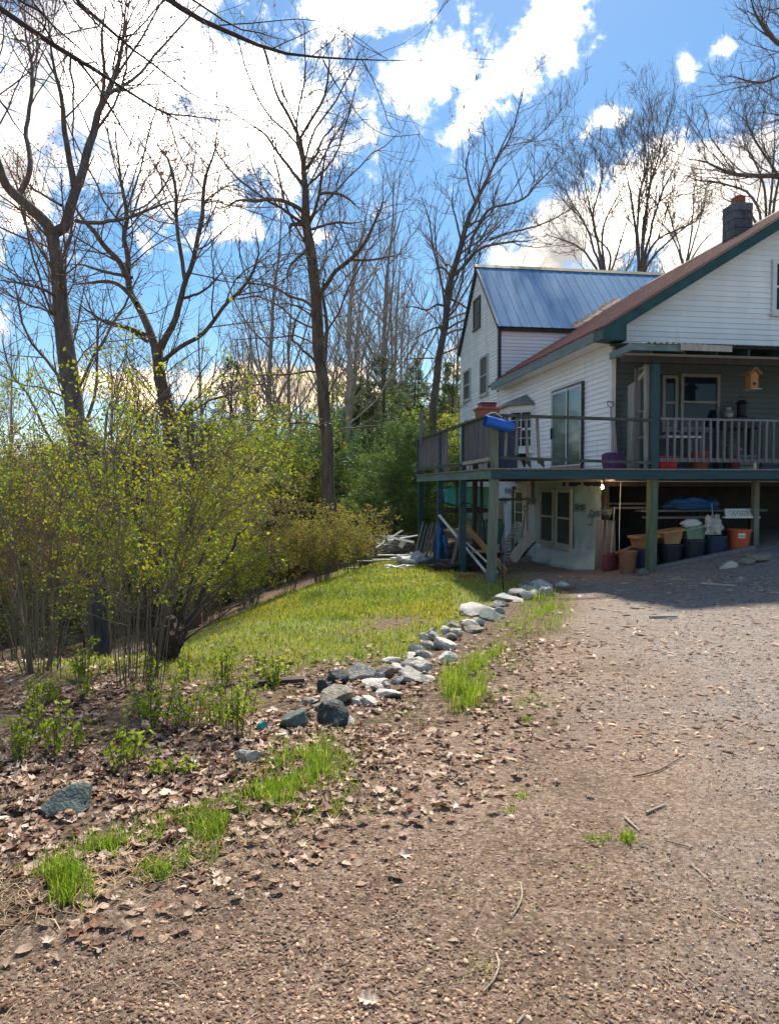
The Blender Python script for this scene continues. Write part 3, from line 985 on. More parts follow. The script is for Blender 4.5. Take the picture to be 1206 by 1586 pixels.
# porch roof
pr = MB().prism([(2.62, -.28, 4.10), (2.62, WT - .03, 4.36), (2.62, WT - .03, 4.33), (2.62, -.28, 4.07)], (6.6, 0, 0)).build('porch_roof', wood_dark, house)
s = 2.58
while s < 9.1:
    sheet((s, -.36, 4.10), (1, 0, 0), (0, 1, .1818), 1.50, ribbed(.656, 6, .016, .05), 'roof_panel', mat('porch_metal', (.10, .11, .12), (.06, .065, .07), metal=.4, rough=.5, scale=4), pr)
    s += .66
for i in range(11):
    s = 2.75 + i * .61
    MB().prism([(s - .02, -.24, 3.95), (s - .02, -.24, 4.065), (s - .02, WT - .05, 4.325), (s - .02, WT - .05, 4.21)], (.04, 0, 0)).build('rafter', deck_teal, pr)
MB().box((2.32, -.045, 3.83), (9.2, .045, 3.945)).build('porch_beam', wood_dark, pr)
MB().box((2.30, -.32, 3.985), (3.30, -.285, 4.105)).build('fascia_board', fascia_worn, pr)
MB().beam((2.33, -.30, 4.03), (2.62, 1.08, 4.13), .035, .12).build('fascia_board', fascia_worn, pr)
o = MB().beam((3.22, -.345, 4.05), (4.18, -.345, 4.045), .03, .105).build('fascia_board', wood_pale, pr)
o['label'] = 'pale weathered broken end board'
# basement under the deck
MB().box((WS + .03, WT + .35, -.6), (WS + .13, 8.4, 1.72)).build('foundation_wall', found_dark, house)
MB().box((WS + .14, 3.6, -.6), (9.5, 3.7, 1.74)).build('back_foundation', found_dark, house)
MB().box((WS - .01, WT + .145, 1.66), (9.4, 3.58, 1.745)).build('floor_frame', wood_dark, house)

# ------------------------------------------------------------------ house wrap and doors of the basement
def gz_h(s, t):
    p = H(s, t)
    return float(ground_z(p[0], p[1]))


def wrap_sheet(ta, tb_, m_, nt=110):
    nz_ = 50
    ts = np.linspace(ta, tb_, nt)
    zs = np.linspace(-.35, 1.745, nz_)
    T_, Z_ = np.meshgrid(ts, zs)
    gzv = np.array([[gz_h(WS - .1, t) for t in ts]] * nz_)
    low = ss(.42, .0, Z_ - gzv) * ss(5.4, 4.6, T_)
    fold = (fbm(T_ * 2.2 + Z_ * 2.6, Z_ * .5 - T_ * .35, 5, 3) - .5) * .10 * (0.25 + ss(1.0, .1, Z_) * ss(5.6, 4.8, T_))
    fine = (fbm(T_ * 6, Z_ * 7, 9, 3) - .5) * .045
    S_ = WS + .01 - .015 - low * (.12 + .22 * ss(1.5, 2.2, T_)) + fold * (Z_ < 1.7) + fine * .7
    S_ = np.where((T_ > 2.85) & (T_ < 4.95) & (Z_ > .25) & (Z_ < 1.65), np.maximum(S_, WS - .01), S_)
    Vv = np.stack([S_, T_, Z_], -1).reshape(-1, 3) - np.array([WS, WT, 0])
    i_ = np.arange(nt * nz_).reshape(nz_, nt)
    F_ = np.stack([i_[:-1, :-1], i_[:-1, 1:], i_[1:, 1:], i_[1:, :-1]], -1).reshape(-1, 4)
    return link('house_wrap', np_mesh('house_wrap', Vv, F_, True), m_, house)


wrap_sheet(5.405, 8.46, mat('house_wrap_lit', (.78, .80, .81), (.66, .69, .71), scale=3, rough=.55, bump=.3, bscale=7, vary=.02), 80)  # whiter copy of the wrap, brightness of the open end set by colour
wrap = wrap_sheet(WT + .42, 5.40, house_wrap)


def lettering(txt, t, z, size, tilt=0.0, m=wrap_ink):
    c = bpy.data.curves.new('lettering', 'FONT')
    c.body = txt
    c.size = size
    c.shear = .25
    c.offset = .006
    c.extrude = .001
    o = bpy.data.objects.new('tmp', c)
    COL.objects.link(o)
    dg = bpy.context.evaluated_depsgraph_get()
    me_ = bpy.data.meshes.new_from_object(o.evaluated_get(dg))
    COL.objects.unlink(o)
    bpy.data.objects.remove(o)
    # text x runs toward -t (reads left to right from outside), normal faces -s
    M_ = Matrix(((0, 0, -1, 0), (-1, 0, 0, 0), (0, 1, 0, 0), (0, 0, 0, 1)))
    me_.transform(Matrix.Rotation(tilt, 4, 'Z'))
    me_.transform(M_)
    me_.materials.clear()
    me_.transform(Matrix.Translation((WS - .042 - WS, t - WT, z)))
    return link('lettering', me_, m, wrap)


for (t, z) in ((5.85, 1.16), (2.86, 1.10), (8.2, 1.15), (7.8, 1.42)):
    lettering('Wrap', t, z, .25, R(8))
lettering('CertaWrap', 2.05, 1.02, .22, R(6))
b = MB()
for k in range(24):
    a0, a1 = 2 * math.pi * k / 24 * .85, 2 * math.pi * (k + 1) / 24 * .85
    b.poly([(WS - .044, 2.02 + math.cos(a) * r_, .98 + math.sin(a) * r_) for a, r_ in ((a0, .10), (a1, .10), (a1, .125), (a0, .125))], [(0, 1, 2, 3)])
b.build('round_logo', wrap_ink, wrap)
for (t0, t1) in ((2.93, 3.84), (3.96, 4.87)):
    window(house, WS - .03, t0, t1, .30, 1.60, 't', name='basement_window', fm=beige, gm=screen_dark, fw_=.08, depth=.05)
d = MB().box((WS - .07, 6.02, -.14), (WS - .03, 6.84, 1.58)).build('basement_door', door_cream, house)
for i in range(3):
    for j in range(3):
        MB().box((WS - .076, 6.18 + .18 * i, .72 + .27 * j), (WS - .068, 6.33 + .18 * i, .96 + .27 * j)).build('pane', mat('door_lite', (.16, .18, .10), (.08, .10, .05), scale=3, rough=.15, vary=.15), d)
b = MB()
for i in range(5):
    b.box((WS - .078, 6.10 + i * .14, -.05), (WS - .069, 6.19 + i * .14, .62))
b.build('door_panel', door_cream, d)
MB().box((WS - .10, 6.86, -.2), (WS - .02, 6.98, 1.66)).build('door_jamb', mat('jamb_olive', (.20, .20, .14), rough=.8), house)
MB().box((WS - .10, 5.9, -.2), (WS - .03, 6.0, 1.66)).build('door_jamb', trim_white, house)
o = MB().beam((WS - .10, 1.62, -.08), (WS - .03, 1.62, .92), .02, .42, (0, 1, 0))
o = MB().prism([(WS - .16, WT + .36, -.12), (WS + .26, WT + .30, -.12), (WS + .24, WT + .32, .98), (WS - .10, WT + .38, 1.0)], (0, .02, 0)).build('corner_panel', wood_grey, house)
o['label'] = 'grey plywood panel covering the basement corner'

# ------------------------------------------------------------------ the deck
deck = thing('deck', 'raised weathered wooden deck with teal stained beams wrapped round the house corner', 'deck', (0, 0, 0))
TL, SR = 6.98, 9.0
BZ = 1.785
b = MB().box((-.02, -.02, BZ), (SR, .022, DZ - .026))
b.build('front_beam', deck_teal, deck, .004)
b = MB().box((-.022, .024, BZ), (.02, TL, DZ - .026))
b.build('side_beam', mat('beam_worn', (.14, .22, .22), (.075, .125, .13), scale=4, rough=.75, bump=.15, stretch=(3, .4, 3), c3=(.30, .31, .27), c3scale=3, c3amt=.33, vary=0), deck, .004)
MB().box((.022, TL - .04, BZ), (WS - .03, TL, DZ - .026)).build('end_beam', deck_teal, deck)
t = -.045
while t < TL:
    s1 = SR if t < WT - .18 else WS - .025
    MB().box((-.05 + random.uniform(-.008, .008), t, DZ - .025), (s1, t + .138, DZ)).build('deck_board', wood_grey, deck)
    t += .145
for i in range(16):
    MB().box((.022, .32 + i * .41, BZ + .003), (WS - .04, .36 + i * .41, DZ - .026)).build('joist', wood_dark, deck)
for i in range(15):
    MB().box((WS + .1 + i * .41, .023, BZ + .003), (WS + .14 + i * .41, WT - .05, DZ - .026)).build('joist', wood_dark, deck)


def post(s, t, z1, m, w=.14, lean=0.0, label=None):
    g = gz_h(s, t) - .12
    o = MB().beam((s + lean, t, g), (s, t, z1), w, w, (0, 1, 0)).build('post', m, deck, .008)
    if label:
        o['label'] = label


post(.062, .095, BZ - .002, post_grey, .145, -.05, 'grey corner post under the deck')
post(.0, 2.07, BZ - .002, deck_teal, .125)
post(.0, 4.17, BZ - .002, deck_teal, .13)
post(.0, 6.50, BZ - .002, deck_teal, .12)
post(.37, 2.5, BZ - .002, wood_dark, .09)
post(2.98, .095, BZ - .002, mat('post_green', (.12, .165, .105), (.07, .10, .065), scale=5, rough=.8, bump=.2, stretch=(6, 6, .5), vary=0), .15, -.02)
post(3.42, .88, BZ - .002, post_grey, .09)
post(5.45, .75, BZ - .002, post_grey, .11)
post(7.4, .095, BZ - .002, post_grey, .14)
MB().beam((3.34, .93, .62), (2.72, .93, .28 + .1), .03, .16, (0, 1, 0)).build('brace', wood_grey, deck)
# posts above the floor
for (s, t, h, m, w) in ((.055, .07, .90, post_grey, .115), (.02, 2.07, .90, deck_teal, .09), (.02, 4.17, .90, deck_teal, .09), (.02, TL - .07, .90, deck_teal, .08)):
    MB().beam((s, t, DZ + .001), (s, t, DZ + h), w, w, (0, 1, 0)).build('rail_post', m, deck, .005)
MB().beam((2.98, .07, DZ + .001), (2.98, .07, 3.828), .13, .13, (0, 1, 0)).build('porch_post', fascia_green, deck, .006)
MB().beam((6.9, .07, DZ + .001), (6.9, .07, 3.828), .13, .13, (0, 1, 0)).build('porch_post', fascia_green, deck, .006)
# side railing, three bays seen edge on
rl = MB().box((-.045, .03, DZ + .902), (.075, TL, DZ + .938)).build('side_railing', rail_dark, deck)
for (t0, t1, n_) in ((.16, 2.0, 15), (2.16, 3.2, 0), (3.45, 4.10, 4), (4.25, 6.85, 22)):
    for i in range(n_):
        if random.random() < .04:
            continue
        t = t0 + (t1 - t0) * (i + .5) / n_
        MB().beam((.02 + random.uniform(-.01, .01), t + random.uniform(-.02, .02), DZ + .10), (.02, t, DZ + .90), .035, .035, (0, 1, 0)).build('baluster', baluster_grey, rl)
for (t0, t1, z0, z1) in ((.14, 1.98, .16, .14), (2.14, 4.1, .12, .14), (4.24, 6.88, .14, .14)):
    MB().beam((-.012, t0, DZ + z0), (-.012, t1, DZ + z1), .035, .06).build('bottom_rail', wood_pale if t0 < 1 else rail_dark, rl)
# front railing, mostly without balusters
fr = MB().beam((-.02, -.005, DZ + .90), (2.90, .01, DZ + .855), .09, .05).build('front_railing', rail_dark, deck)
MB().beam((.13, .03, DZ + .175), (2.91, .03, DZ + .105), .04, .05).build('bottom_rail', rail_dark, fr)
for (s, dx, z0) in ((.26, -.02, .17), (.44, -.01, .2), (.60, .04, .13), (.80, .05, .05)):
    MB().beam((s + dx, .05, DZ + z0 + .03), (s, .03, DZ + .87), .045, .03, (0, 1, 0)).build('baluster', wood_grey, fr)
for s in (.66, .90):
    MB().prism([(s - .10, .02, DZ + .13), (s + .03, .02, DZ + .13), (s + .035, .02, DZ + .0)], (0, .02, 0)).build('broken_bracket', wood_dark, fr)
# porch railing with balusters
pr_ = MB().beam((3.06, .03, DZ + .885), (SR - .1, .03, DZ + .865), .09, .04).build('porch_railing', baluster_grey, deck)
MB().beam((3.06, .03, DZ + .16), (SR - .1, .03, DZ + .13), .04, .07).build('bottom_rail', baluster_grey, pr_)
s = 3.20
while s < 6.8:
    MB().beam((s + random.uniform(-.008, .008), .005, DZ + .12), (s, .005, DZ + .868), .038, .038, (0, 1, 0)).build('baluster', baluster_grey, pr_)
    s += .137
MB().box((4.88, .0, DZ), (4.93, .03, DZ + .115)).build('rail_block', wood_pale, pr_)

# screen partition beside the porch post
sp_ = thing('screen_partition', 'weathered wooden partition frame with a slanted head between wall and porch post', 'partition', (2.93, .2, DZ))
MB().beam((2.93, .60, DZ), (2.93, .60, 3.83), .05, .10, (1, 0, 0)).build('frame_post', wood_grey, sp_)
MB().beam((2.93, .19, DZ), (2.90, .19, 3.83), .05, .11, (1, 0, 0)).build('frame_post', wood_pale, sp_)
MB().beam((2.93, .54, 3.62), (2.93, .26, 3.74), .05, .07, (0, 0, 1)).build('frame_head', wood_pale, sp_)
MB().beam((2.93, .54, 3.80), (2.93, .26, 3.81), .04, .04, (0, 0, 1)).build('frame_head', wood_grey, sp_)
MB().beam((2.93, .54, 2.55), (2.93, .26, 2.55), .04, .05, (0, 0, 1)).build('mid_rail', wood_grey, sp_)
pl_ = thing('plywood_sheet', 'grey weathered plywood sheet standing upright against the porch wall', 'plywood sheet', (2.93, .9, DZ))
MB().prism([(2.95, .68, DZ + .001), (2.95, 1.02, DZ + .001), (2.95, 1.02, 3.57), (2.95, .68, 3.62)], (.015, 0, 0)).build('sheet', wood_pale, pl_)

# ------------------------------------------------------------------ things on the deck
pt = thing('stacked_planters', 'two red square planters stacked on the deck by the side railing', 'planter', (.36, 1.6, DZ))
MB().box((.10, 1.32, DZ), (.62, 1.9, DZ + .76)).build('storage_crate', wood_dark, thing('wooden_crate', 'dark wooden crate under the red planters', 'crate', (.36, 1.6, DZ)))
b = MB()
c = (.36, 1.60)
def taper(b, c, z0, z1, w0, w1):
    x, y = c
    b.poly([(x + sx * w0, y + sy * w0, z0) for sx, sy in ((-1, -1), (1, -1), (1, 1), (-1, 1))] + [(x + sx * w1, y + sy * w1, z1) for sx, sy in ((-1, -1), (1, -1), (1, 1), (-1, 1))],
           [(0, 3, 2, 1), (4, 5, 6, 7), (0, 1, 5, 4), (1, 2, 6, 5), (2, 3, 7, 6), (3, 0, 4, 7)])
taper(b, c, DZ + .761, DZ + 1.16, .145, .20)
b.box((c[0] - .225, c[1] - .225, DZ + 1.16), (c[0] + .225, c[1] + .225, DZ + 1.20))
b.build('planter_box', terracotta, pt, .008)
b = MB()
taper(b, c, DZ + 1.201, DZ + 1.27, .14, .145)
b.box((c[0] - .155, c[1] - .155, DZ + 1.27), (c[0] + .155, c[1] + .155, DZ + 1.305))
b.build('small_planter', maroon_plastic, pt, .006)
bt = thing('blue_tube', 'bright blue plastic tube tied across the corner post of the deck', 'tube', (.1, -.05, DZ + .75))
b = MB()
p0, p1 = Vector((-.16, -.10, DZ + .80)), Vector((.33, -.06, DZ + .69))
n_ = 18
b.tube([p0, p0.lerp(p1, .5), p1], .095, n_, cap=False)
b.tube([p1, p0.lerp(p1, .5), p0], .082, n_, cap=False)
b.build('tube', blue_plastic, bt)
b = MB().tube([p0 + Vector((0, 0, .08)), p0 + Vector((.10, 0, .13)), p0 + Vector((.18, .02, .14)), p0 + Vector((.30, .02, .06))], .007, 6)
b.build('wire', label_white, bt)
bn = thing('storage_bin', 'tall dark bin with maroon lid behind the front railing', 'bin', (.38, .45, DZ))
b = MB()
taper(b, (.38, .45), DZ, DZ + .66, .16, .19)
b.build('bin_body', navy_plastic, bn, .01)
MB().box((.17, .24, DZ + .662), (.59, .66, DZ + .72)).build('lid', maroon_plastic, bn, .01)
tb = thing('green_tub', 'worn wooden tub on the deck end beside the second side post', 'tub', (.10, 4.5, DZ))
MB().lathe((.14, 4.62, DZ), [(.001, .01), (.16, .01), (.19, .26), (.175, .26), (.16, .05), (.001, .05)], 18).build('tub', post_grey, tb)
st = thing('old_picket', 'purple grey picket standing above the side railing at its far end', 'slat', (.0, 6.1, DZ + .8))
MB().beam((-.055, 6.1, DZ + .78), (-.058, 6.12, DZ + 1.62), .10, .02, (0, 1, 0)).build('slat', baluster_grey, st)
for (k, (t, w)) in enumerate(((1.75, .28), (1.30, .20))):
    cr = thing('white_pail', ('larger' if k == 0 else 'smaller') + ' white pail under the side railing near the corner', 'pail', (.22, t, DZ))
    MB().lathe((.2, t, DZ), [(.001, .0), (w * .42, .0), (w * .5, .26), (w * .46, .26), (.001, .22)], 16).build('pail', white_plastic, cr)

# snow shovel with purple blade, leaning tools at the porch wall
def shovel(name, label, cat, foot, top, blade_w, blade_h, m_blade, m_handle, grip=True, flat=True, thick=.035):
    o = thing(name, label, cat, foot)
    f, tp = Vector(foot), Vector(top)
    d = (tp - f).normalized()
    side = Vector((1, 0, 0)) if flat else Vector((0, 1, 0))
    side = (side - d * side.dot(d)).normalized()
    n = d.cross(side).normalized()
    V = []
    for u, w, dep in ((0, .42, .0), (.25, .5, -.02), (.8, .5, -.03), (1.0, .30, .0)):
        for x in (-1, -.5, 0, .5, 1):
            V.append(f + d * (blade_h * u) + side * (blade_w * w * x) + n * (dep + .05 * (x * x)))
    V2 = [v - n * .006 for v in V]
    F = [(i * 5 + j, i * 5 + j + 1, i * 5 + j + 6, i * 5 + j + 5) for i in range(3) for j in range(4)]
    k = len(V)
    F += [tuple(k + x for x in reversed(q)) for q in F]
    MB().poly(V + V2, F).build('blade', m_blade, o)
    MB().tube([f + d * blade_h * .7, tp], .016, 8).build('handle', m_handle, o)
    if grip:
        g = MB()
        g.tube([tp, tp + d * .06 + side * .06, tp + d * .13 + side * .06], .012, 6)
        g.tube([tp, tp + d * .06 - side * .06, tp + d * .13 - side * .06], .012, 6)
        g.tube([tp + d * .13 - side * .07, tp + d * .13 + side * .07], .014, 6)
        g.build('grip', m_handle, o)
    return o


shovel('snow_shovel', 'purple snow shovel leaning at the house corner on the deck', 'shovel', (2.50, .62, DZ), (2.62, 1.04, 3.15), .44, .34, purple_plastic, metal_grey)
for k, (a_, b_, r_, m_, lab, nm) in enumerate((((2.74, .9, DZ), (2.76, 1.08, 3.35), .014, stick_dark, 'dark tool handle leaning in the porch corner beside the snow shovel', 'tool_handle'),
                                      ((2.84, .72, DZ), (2.92, .66, 3.30), .016, metal_grey, 'pale aluminium pole leaning inside the partition frame', 'metal_pole'),
                                      ((3.06, .55, DZ), (3.0, .48, 3.02), .017, metal_grey, 'metal crutch leaning behind the pale porch frame', 'crutch'),
                                      ((2.66, .80, DZ), (2.72, 1.09, 2.95), .018, wood_pale, 'light wooden broom handle leaning against the corner board', 'broom_handle'))):
    o = thing(nm, lab, 'pole', a_)
    g = MB().tube([a_, b_], r_, 8)
    if nm == 'crutch':
        g.tube([b_, (b_[0] - .10, b_[1], b_[2] + .02)], .018, 8)
    g.build('pole', m_, o)
rb = thing('red_bin', 'bright red plastic crate on the deck under the porch railing', 'crate', (3.32, .32, DZ))
b = MB()
taper(b, (3.33, .36), DZ, DZ + .21, .16, .19)
b.build('crate', red_plastic, rb, .015)
b = MB()
for i in range(6):
    b.box((3.19 + i * .05, .165, DZ + .03), (3.215 + i * .05, .19, DZ + .17))
b.box((3.13, .16, DZ + .211), (3.53, .56, DZ + .235))
b.build('ribs', red_plastic, rb)
pot_prof = lambda r, h: [(.001, 0), (r * .72, 0), (r * .95, h * .82), (r * 1.06, h * .82), (r * 1.06, h), (r * .95, h), (r * .9, h * .84), (.001, h * .84)]
def pot(name, label, c, r, h, m, cat='pot', group=None):
    o = thing(name, label, cat, c, group)
    MB().lathe(c, pot_prof(r, h), 22).build('pot_body', m, o)
    return o
pot('flower_pot', 'terracotta flower pot on the porch behind the middle balusters', (4.12, .5, DZ), .20, .33, terracotta)
cr = thing('wire_crate', 'pale green slatted crate on the porch deck at the right', 'crate', (5.0, .5, DZ))
b = MB()
for i in range(4):
    b.box((4.78, .36, DZ + .01 + i * .07), (5.24, .38, DZ + .06 + i * .07))
    b.box((4.78, .72, DZ + .01 + i * .07), (5.24, .74, DZ + .06 + i * .07))
for x in (4.78, 5.20):
    b.box((x, .381, DZ), (x + .04, .719, DZ + .27))
b.build('slat', green_plastic, cr)
gd = thing('gourd', 'small yellow pumpkin on the deck edge at right', 'pumpkin', (5.28, .18, DZ))
MB().lathe((5.62, .14, DZ), [(.001, .005), (.06, .0), (.10, .05), (.09, .10), (.04, .125), (.001, .12)], 14).build('pumpkin', mat('pumpkin_yellow', (.55, .42, .12), rough=.6), gd)
# table with pots and a lantern against the porch wall
tbl = thing('plant_table', 'dark porch table by the wall carrying pots and a lantern', 'table', (5.05, .85, DZ))
MB().box((4.75, .68, DZ + .80), (5.55, 1.06, DZ + .85)).build('table_top', wood_dark, tbl)
MB().box((4.80, .70, DZ + .85), (5.40, 1.0, DZ + 1.0)).build('drawer_box', wood_dark, tbl)
for x in (4.79, 5.50):
    for y in (.72, 1.02):
        MB().box((x - .03, y - .03, DZ), (x + .03, y + .03, DZ + .80)).build('leg', wood_dark, tbl)
ln = thing('lantern', 'dark round lantern on the porch table', 'lantern', (5.2, .85, DZ + 1.0))
MB().lathe((5.2, .85, DZ + 1.0), [(.001, 0), (.10, 0), (.11, .03), (.085, .05), (.085, .26), (.11, .28), (.05, .34), (.001, .36)], 16).build('lantern_body', metal_black, ln)
MB().tube([(5.11, .85, DZ + 1.27), (5.13, .85, DZ + 1.38), (5.2, .85, DZ + 1.42), (5.27, .85, DZ + 1.38), (5.29, .85, DZ + 1.27)], .007, 6).build('bail', metal_black, ln)
jg = thing('grey_jug', 'grey jug on the porch table left of the lantern', 'jug', (4.92, .85, DZ + 1.0))
MB().lathe((4.92, .85, DZ + 1.0), [(.001, 0), (.08, 0), (.10, .08), (.06, .16), (.055, .20), (.001, .19)], 14).build('jug_body', metal_grey, jg)
wr = thing('washing_table', 'white folding table on the porch below the windows', 'table', (3.75, .8, DZ))
MB().box((3.55, .68, DZ + .60), (4.3, 1.05, DZ + .64)).build('table_top', window_white, wr)
for x in (3.58, 4.27):
    for y in (.71, 1.02):
        MB().tube([(x, y, DZ), (x, y, DZ + .60)], .014, 6).build('leg', metal_grey, wr)
cl = thing('potted_geranium', 'potted plant with pale withered leaves behind the porch balusters', 'plant', (4.75, .35, DZ))
MB().lathe((4.75, .38, DZ), pot_prof(.12, .22), 16).build('pot_body', maroon_plastic, cl)
b = MB()
rr = random.Random(3)
for i in range(46):
    p = Vector((4.75 + rr.gauss(0, .13), .38 + rr.gauss(0, .08), DZ + .30 + abs(rr.gauss(.15, .13))))
    u = Vector((rr.uniform(-1, 1), rr.uniform(-1, 1), rr.uniform(-.6, .6))).normalized() * .05
    w = u.cross(Vector((0, 0, 1))).normalized() * .03
    b.poly([p - u, p + w, p + u, p - w], [(0, 1, 2, 3)])
for i in range(8):
    a_ = rr.uniform(0, 6.28)
    b.tube([(4.75, .38, DZ + .18), (4.75 + .12 * math.cos(a_), .38 + .07 * math.sin(a_), DZ + .45)], .004, 4)
b.build('leaves', mat('withered_leaf', (.45, .46, .40), (.22, .26, .18), rough=.7), cl)
# birdhouse hanging under the porch beam
bh = thing('birdhouse', 'orange brown wooden birdhouse hanging under the porch roof', 'birdhouse', (4.88, .12, 3.35))
x, y, z = 4.88, .10, 3.42
MB().prism([(x - .075, y - .08, z), (x + .075, y - .08, z), (x + .075, y - .08, z + .26), (x, y - .08, z + .33), (x - .075, y - .08, z + .26)], (0, .16, 0)).build('box', birdhouse_wood, bh)
b = MB()
b.beam((x - .12, y, z + .265), (x + .008, y, z + .385), .24, .014, (-1, 0, 1))
b.beam((x + .12, y, z + .265), (x - .008, y, z + .385), .24, .014, (1, 0, 1))
b.build('roof', mat('birdhouse_roof', (.36, .24, .14), rough=.8), bh)
MB().box((x - .09, y - .15, z - .016), (x + .10, y + .1, z - .001)).build('floor_board', wood_pale, bh)
MB().tube([(x - .005, y - .082, z + .09), (x - .005, y - .086, z + .09)], .03, 12).build('entrance_hole', metal_black, bh)
MB().tube([(x, y, z + .38), (x, y, 3.84)], .005, 5).build('hanging_wire', metal_grey, bh)

# ------------------------------------------------------------------ things under and beside the deck
bulb = thing('light_bulb', 'lit bare bulb in a socket under the deck beam', 'lamp', (2.36, .75, 1.60))
bs, bt_ = 2.36, .80
MB().lathe((bs, bt_, 1.66), [(.001, -.06), (.02, -.05), (.026, -.025), (.02, .0), (.012, .03), (.001, .032)], 14).build('bulb', bulb_glow, bulb)
MB().lathe((bs, bt_, 1.685), [(.001, 0), (.022, 0), (.024, .05), (.05, .085), (.05, .099), (.001, .099)], 12).build('socket', black_plastic, bulb)
ld = bpy.data.lights.new('bulb_light', 'POINT')
ld.energy = 5.5
ld.color = (1, .60, .28)
ld.shadow_soft_size = .04
lo_ = bpy.data.objects.new('bulb_light', ld)
COL.objects.link(lo_)
lo_.location = H(bs - .08, bt_ + .02, 1.58)
MB().tube([(WS + .12, 1.0, 1.74), (WS + .10, 1.0, .9), (WS + .11, 1.0, .25)], .008, 5).build('hanging_cable', label_white, bulb)

def on_g(s, t, dz=0.0):
    return (s, t, gz_h(s, t) + dz)


# planters and bins along the timber
LINE = [(2.75, .55), (3.15, .55), (3.6, .56), (4.08, .58), (4.52, .60), (4.95, .62)]
tubs = [(3.12, .62, .23, .36, navy_plastic, 'dark blue tub behind the green deck post holding a tan planter'),
        (3.62, .62, .235, .36, black_plastic, 'black tub under the deck holding the second tan planter'),
        (4.09, .64, .24, .36, black_plastic, 'black tub under the deck holding the green planter'),
        (4.55, .66, .23, .35, navy_plastic, 'dark tub under the deck left of the orange bucket')]
for (s, t, r, h, m, lab) in tubs:
    z0 = gz_h(s, t) + .02
    o = thing('storage_tub', lab, 'tub', (s, t, z0), 'dark tubs along the timber under the deck')
    MB().lathe((s, t, z0), [(.001, 0), (r * .80, 0), (r * .98, h * .9), (r * 1.04, h * .9), (r * 1.04, h), (r * .96, h), (r * .93, h * .9), (.001, h * .88)], 22).build('tub_body', m, o)


def wide_planter(s, t, z0, w, h, m, lab, name='window_planter', tilt=0.0):
    o = thing(name, lab, 'planter', (s, t, z0))
    b = MB()
    b.poly([(s + sx * w * .36, t + sy * .13, z0) for sx, sy in ((-1, -1), (1, -1), (1, 1), (-1, 1))] + [(s + sx * w * .47, t + sy * .18, z0 + h + sx * tilt) for sx, sy in ((-1, -1), (1, -1), (1, 1), (-1, 1))],
           [(0, 3, 2, 1), (0, 1, 5, 4), (1, 2, 6, 5), (2, 3, 7, 6), (3, 0, 4, 7), (4, 5, 6, 7)])
    b.build('planter_body', m, o, .008)
    b = MB()
    for (x0, x1, y0, y1) in ((-.52, .52, -.20, -.165), (-.52, .52, .165, .20), (-.52, -.46, -.164, .164), (.46, .52, -.164, .164)):
        b.poly([(s + x * w, t + y, z0 + h + zz + x * 2 * tilt) for zz in (-.02, .025) for x, y in ((x0, y0), (x1, y0), (x1, y1), (x0, y1))],
               [(0, 3, 2, 1), (4, 5, 6, 7), (0, 1, 5, 4), (1, 2, 6, 5), (2, 3, 7, 6), (3, 0, 4, 7)])
    b.build('rim', m, o, .005)
    return o


wide_planter(3.10, .62, gz_h(3.12, .62) + .385, .44, .22, tan_plastic, 'tan rectangular planter half hidden by the green deck post', tilt=.015)
wide_planter(3.60, .62, gz_h(3.62, .62) + .385, .42, .24, tan_plastic, 'tan rectangular planter standing clear right of the green deck post', tilt=.03)
wide_planter(4.08, .64, gz_h(4.09, .64) + .385, .46, .22, green_plastic, 'sage green planter filled with white plastic bags', tilt=.04)


def crumple(name, label, cat, c, size, m, seed=1, n=26, stretch=(1, 1, 1), sharp=.5):
    o = thing(name, label, cat, c)
    bm = bmesh.new()
    bmesh.ops.create_icosphere(bm, subdivisions=4, radius=1)
    for v in bm.verts:
        p = v.co.copy()
        k = 1 + sharp * (mnoise.noise(p * 1.6 + Vector((seed * 7.1, 0, 0))) * .8 + abs(mnoise.noise(p * 4.1 + Vector((0, seed * 3.3, 0)))) * .7 - .3)
        v.co = Vector((p.x * size * stretch[0] * k, p.y * size * stretch[1] * k, (p.z * k * stretch[2] + .55 * stretch[2]) * size))
        v.co.z = max(v.co.z, 0)
    me_ = bpy.data.meshes.new(name)
    bm.to_mesh(me_)
    bm.free()
    for p in me_.polygons:
        p.use_smooth = True
    link('crumpled_' + cat.split()[-1], me_, m, o)
    return o


crumple('plastic_bag', 'white plastic bags heaped in the sage green planter', 'bag', (4.06, .62, gz_h(4.09, .64) + .60), .19, white_plastic, 2, stretch=(1.05, .8, .62))
clear_bag = mat('clear_bag', (.62, .60, .55), (.38, .36, .33), scale=6, rough=.25, bump=.5, bscale=14, transmission=.25)
o = crumple('hanging_bag', 'clear plastic bag hanging on a cord between the planters', 'bag', (4.38, .42, gz_h(4.4, .4) + .42), .18, clear_bag, 5, stretch=(1.0, .6, 1.35), sharp=.7)
MB().tube([(4.36, .42, gz_h(4.4, .4) + .78), (4.33, .42, gz_h(4.4, .4) + 1.0)], .006, 5).build('cord', stick_pale, o)
ob = thing('orange_bucket', 'orange plastic bucket with a white label under the deck', 'bucket', on_g(5.02, .60, .01))
z0 = gz_h(5.02, .6) + .01
MB().lathe((5.02, .60, z0), [(.001, 0), (.165, 0), (.20, .36), (.215, .36), (.215, .40), (.19, .40), (.155, .03), (.001, .03)], 22).build('bucket_body', orange_plastic, ob)
b = MB()
for k in range(4):
    a0, a1 = R(232 + k * 9), R(241 + k * 9)
    b.poly([(5.02 + .201 * math.cos(a) * (1 + .06 * (zz - .27)), .6 + .201 * math.sin(a) * (1 + .06 * (zz - .27)), z0 + zz) for a, zz in ((a0, .24), (a1, .24), (a1, .33), (a0, .33))], [(0, 1, 2, 3)])
b.build('label', label_white, ob)
b = MB()
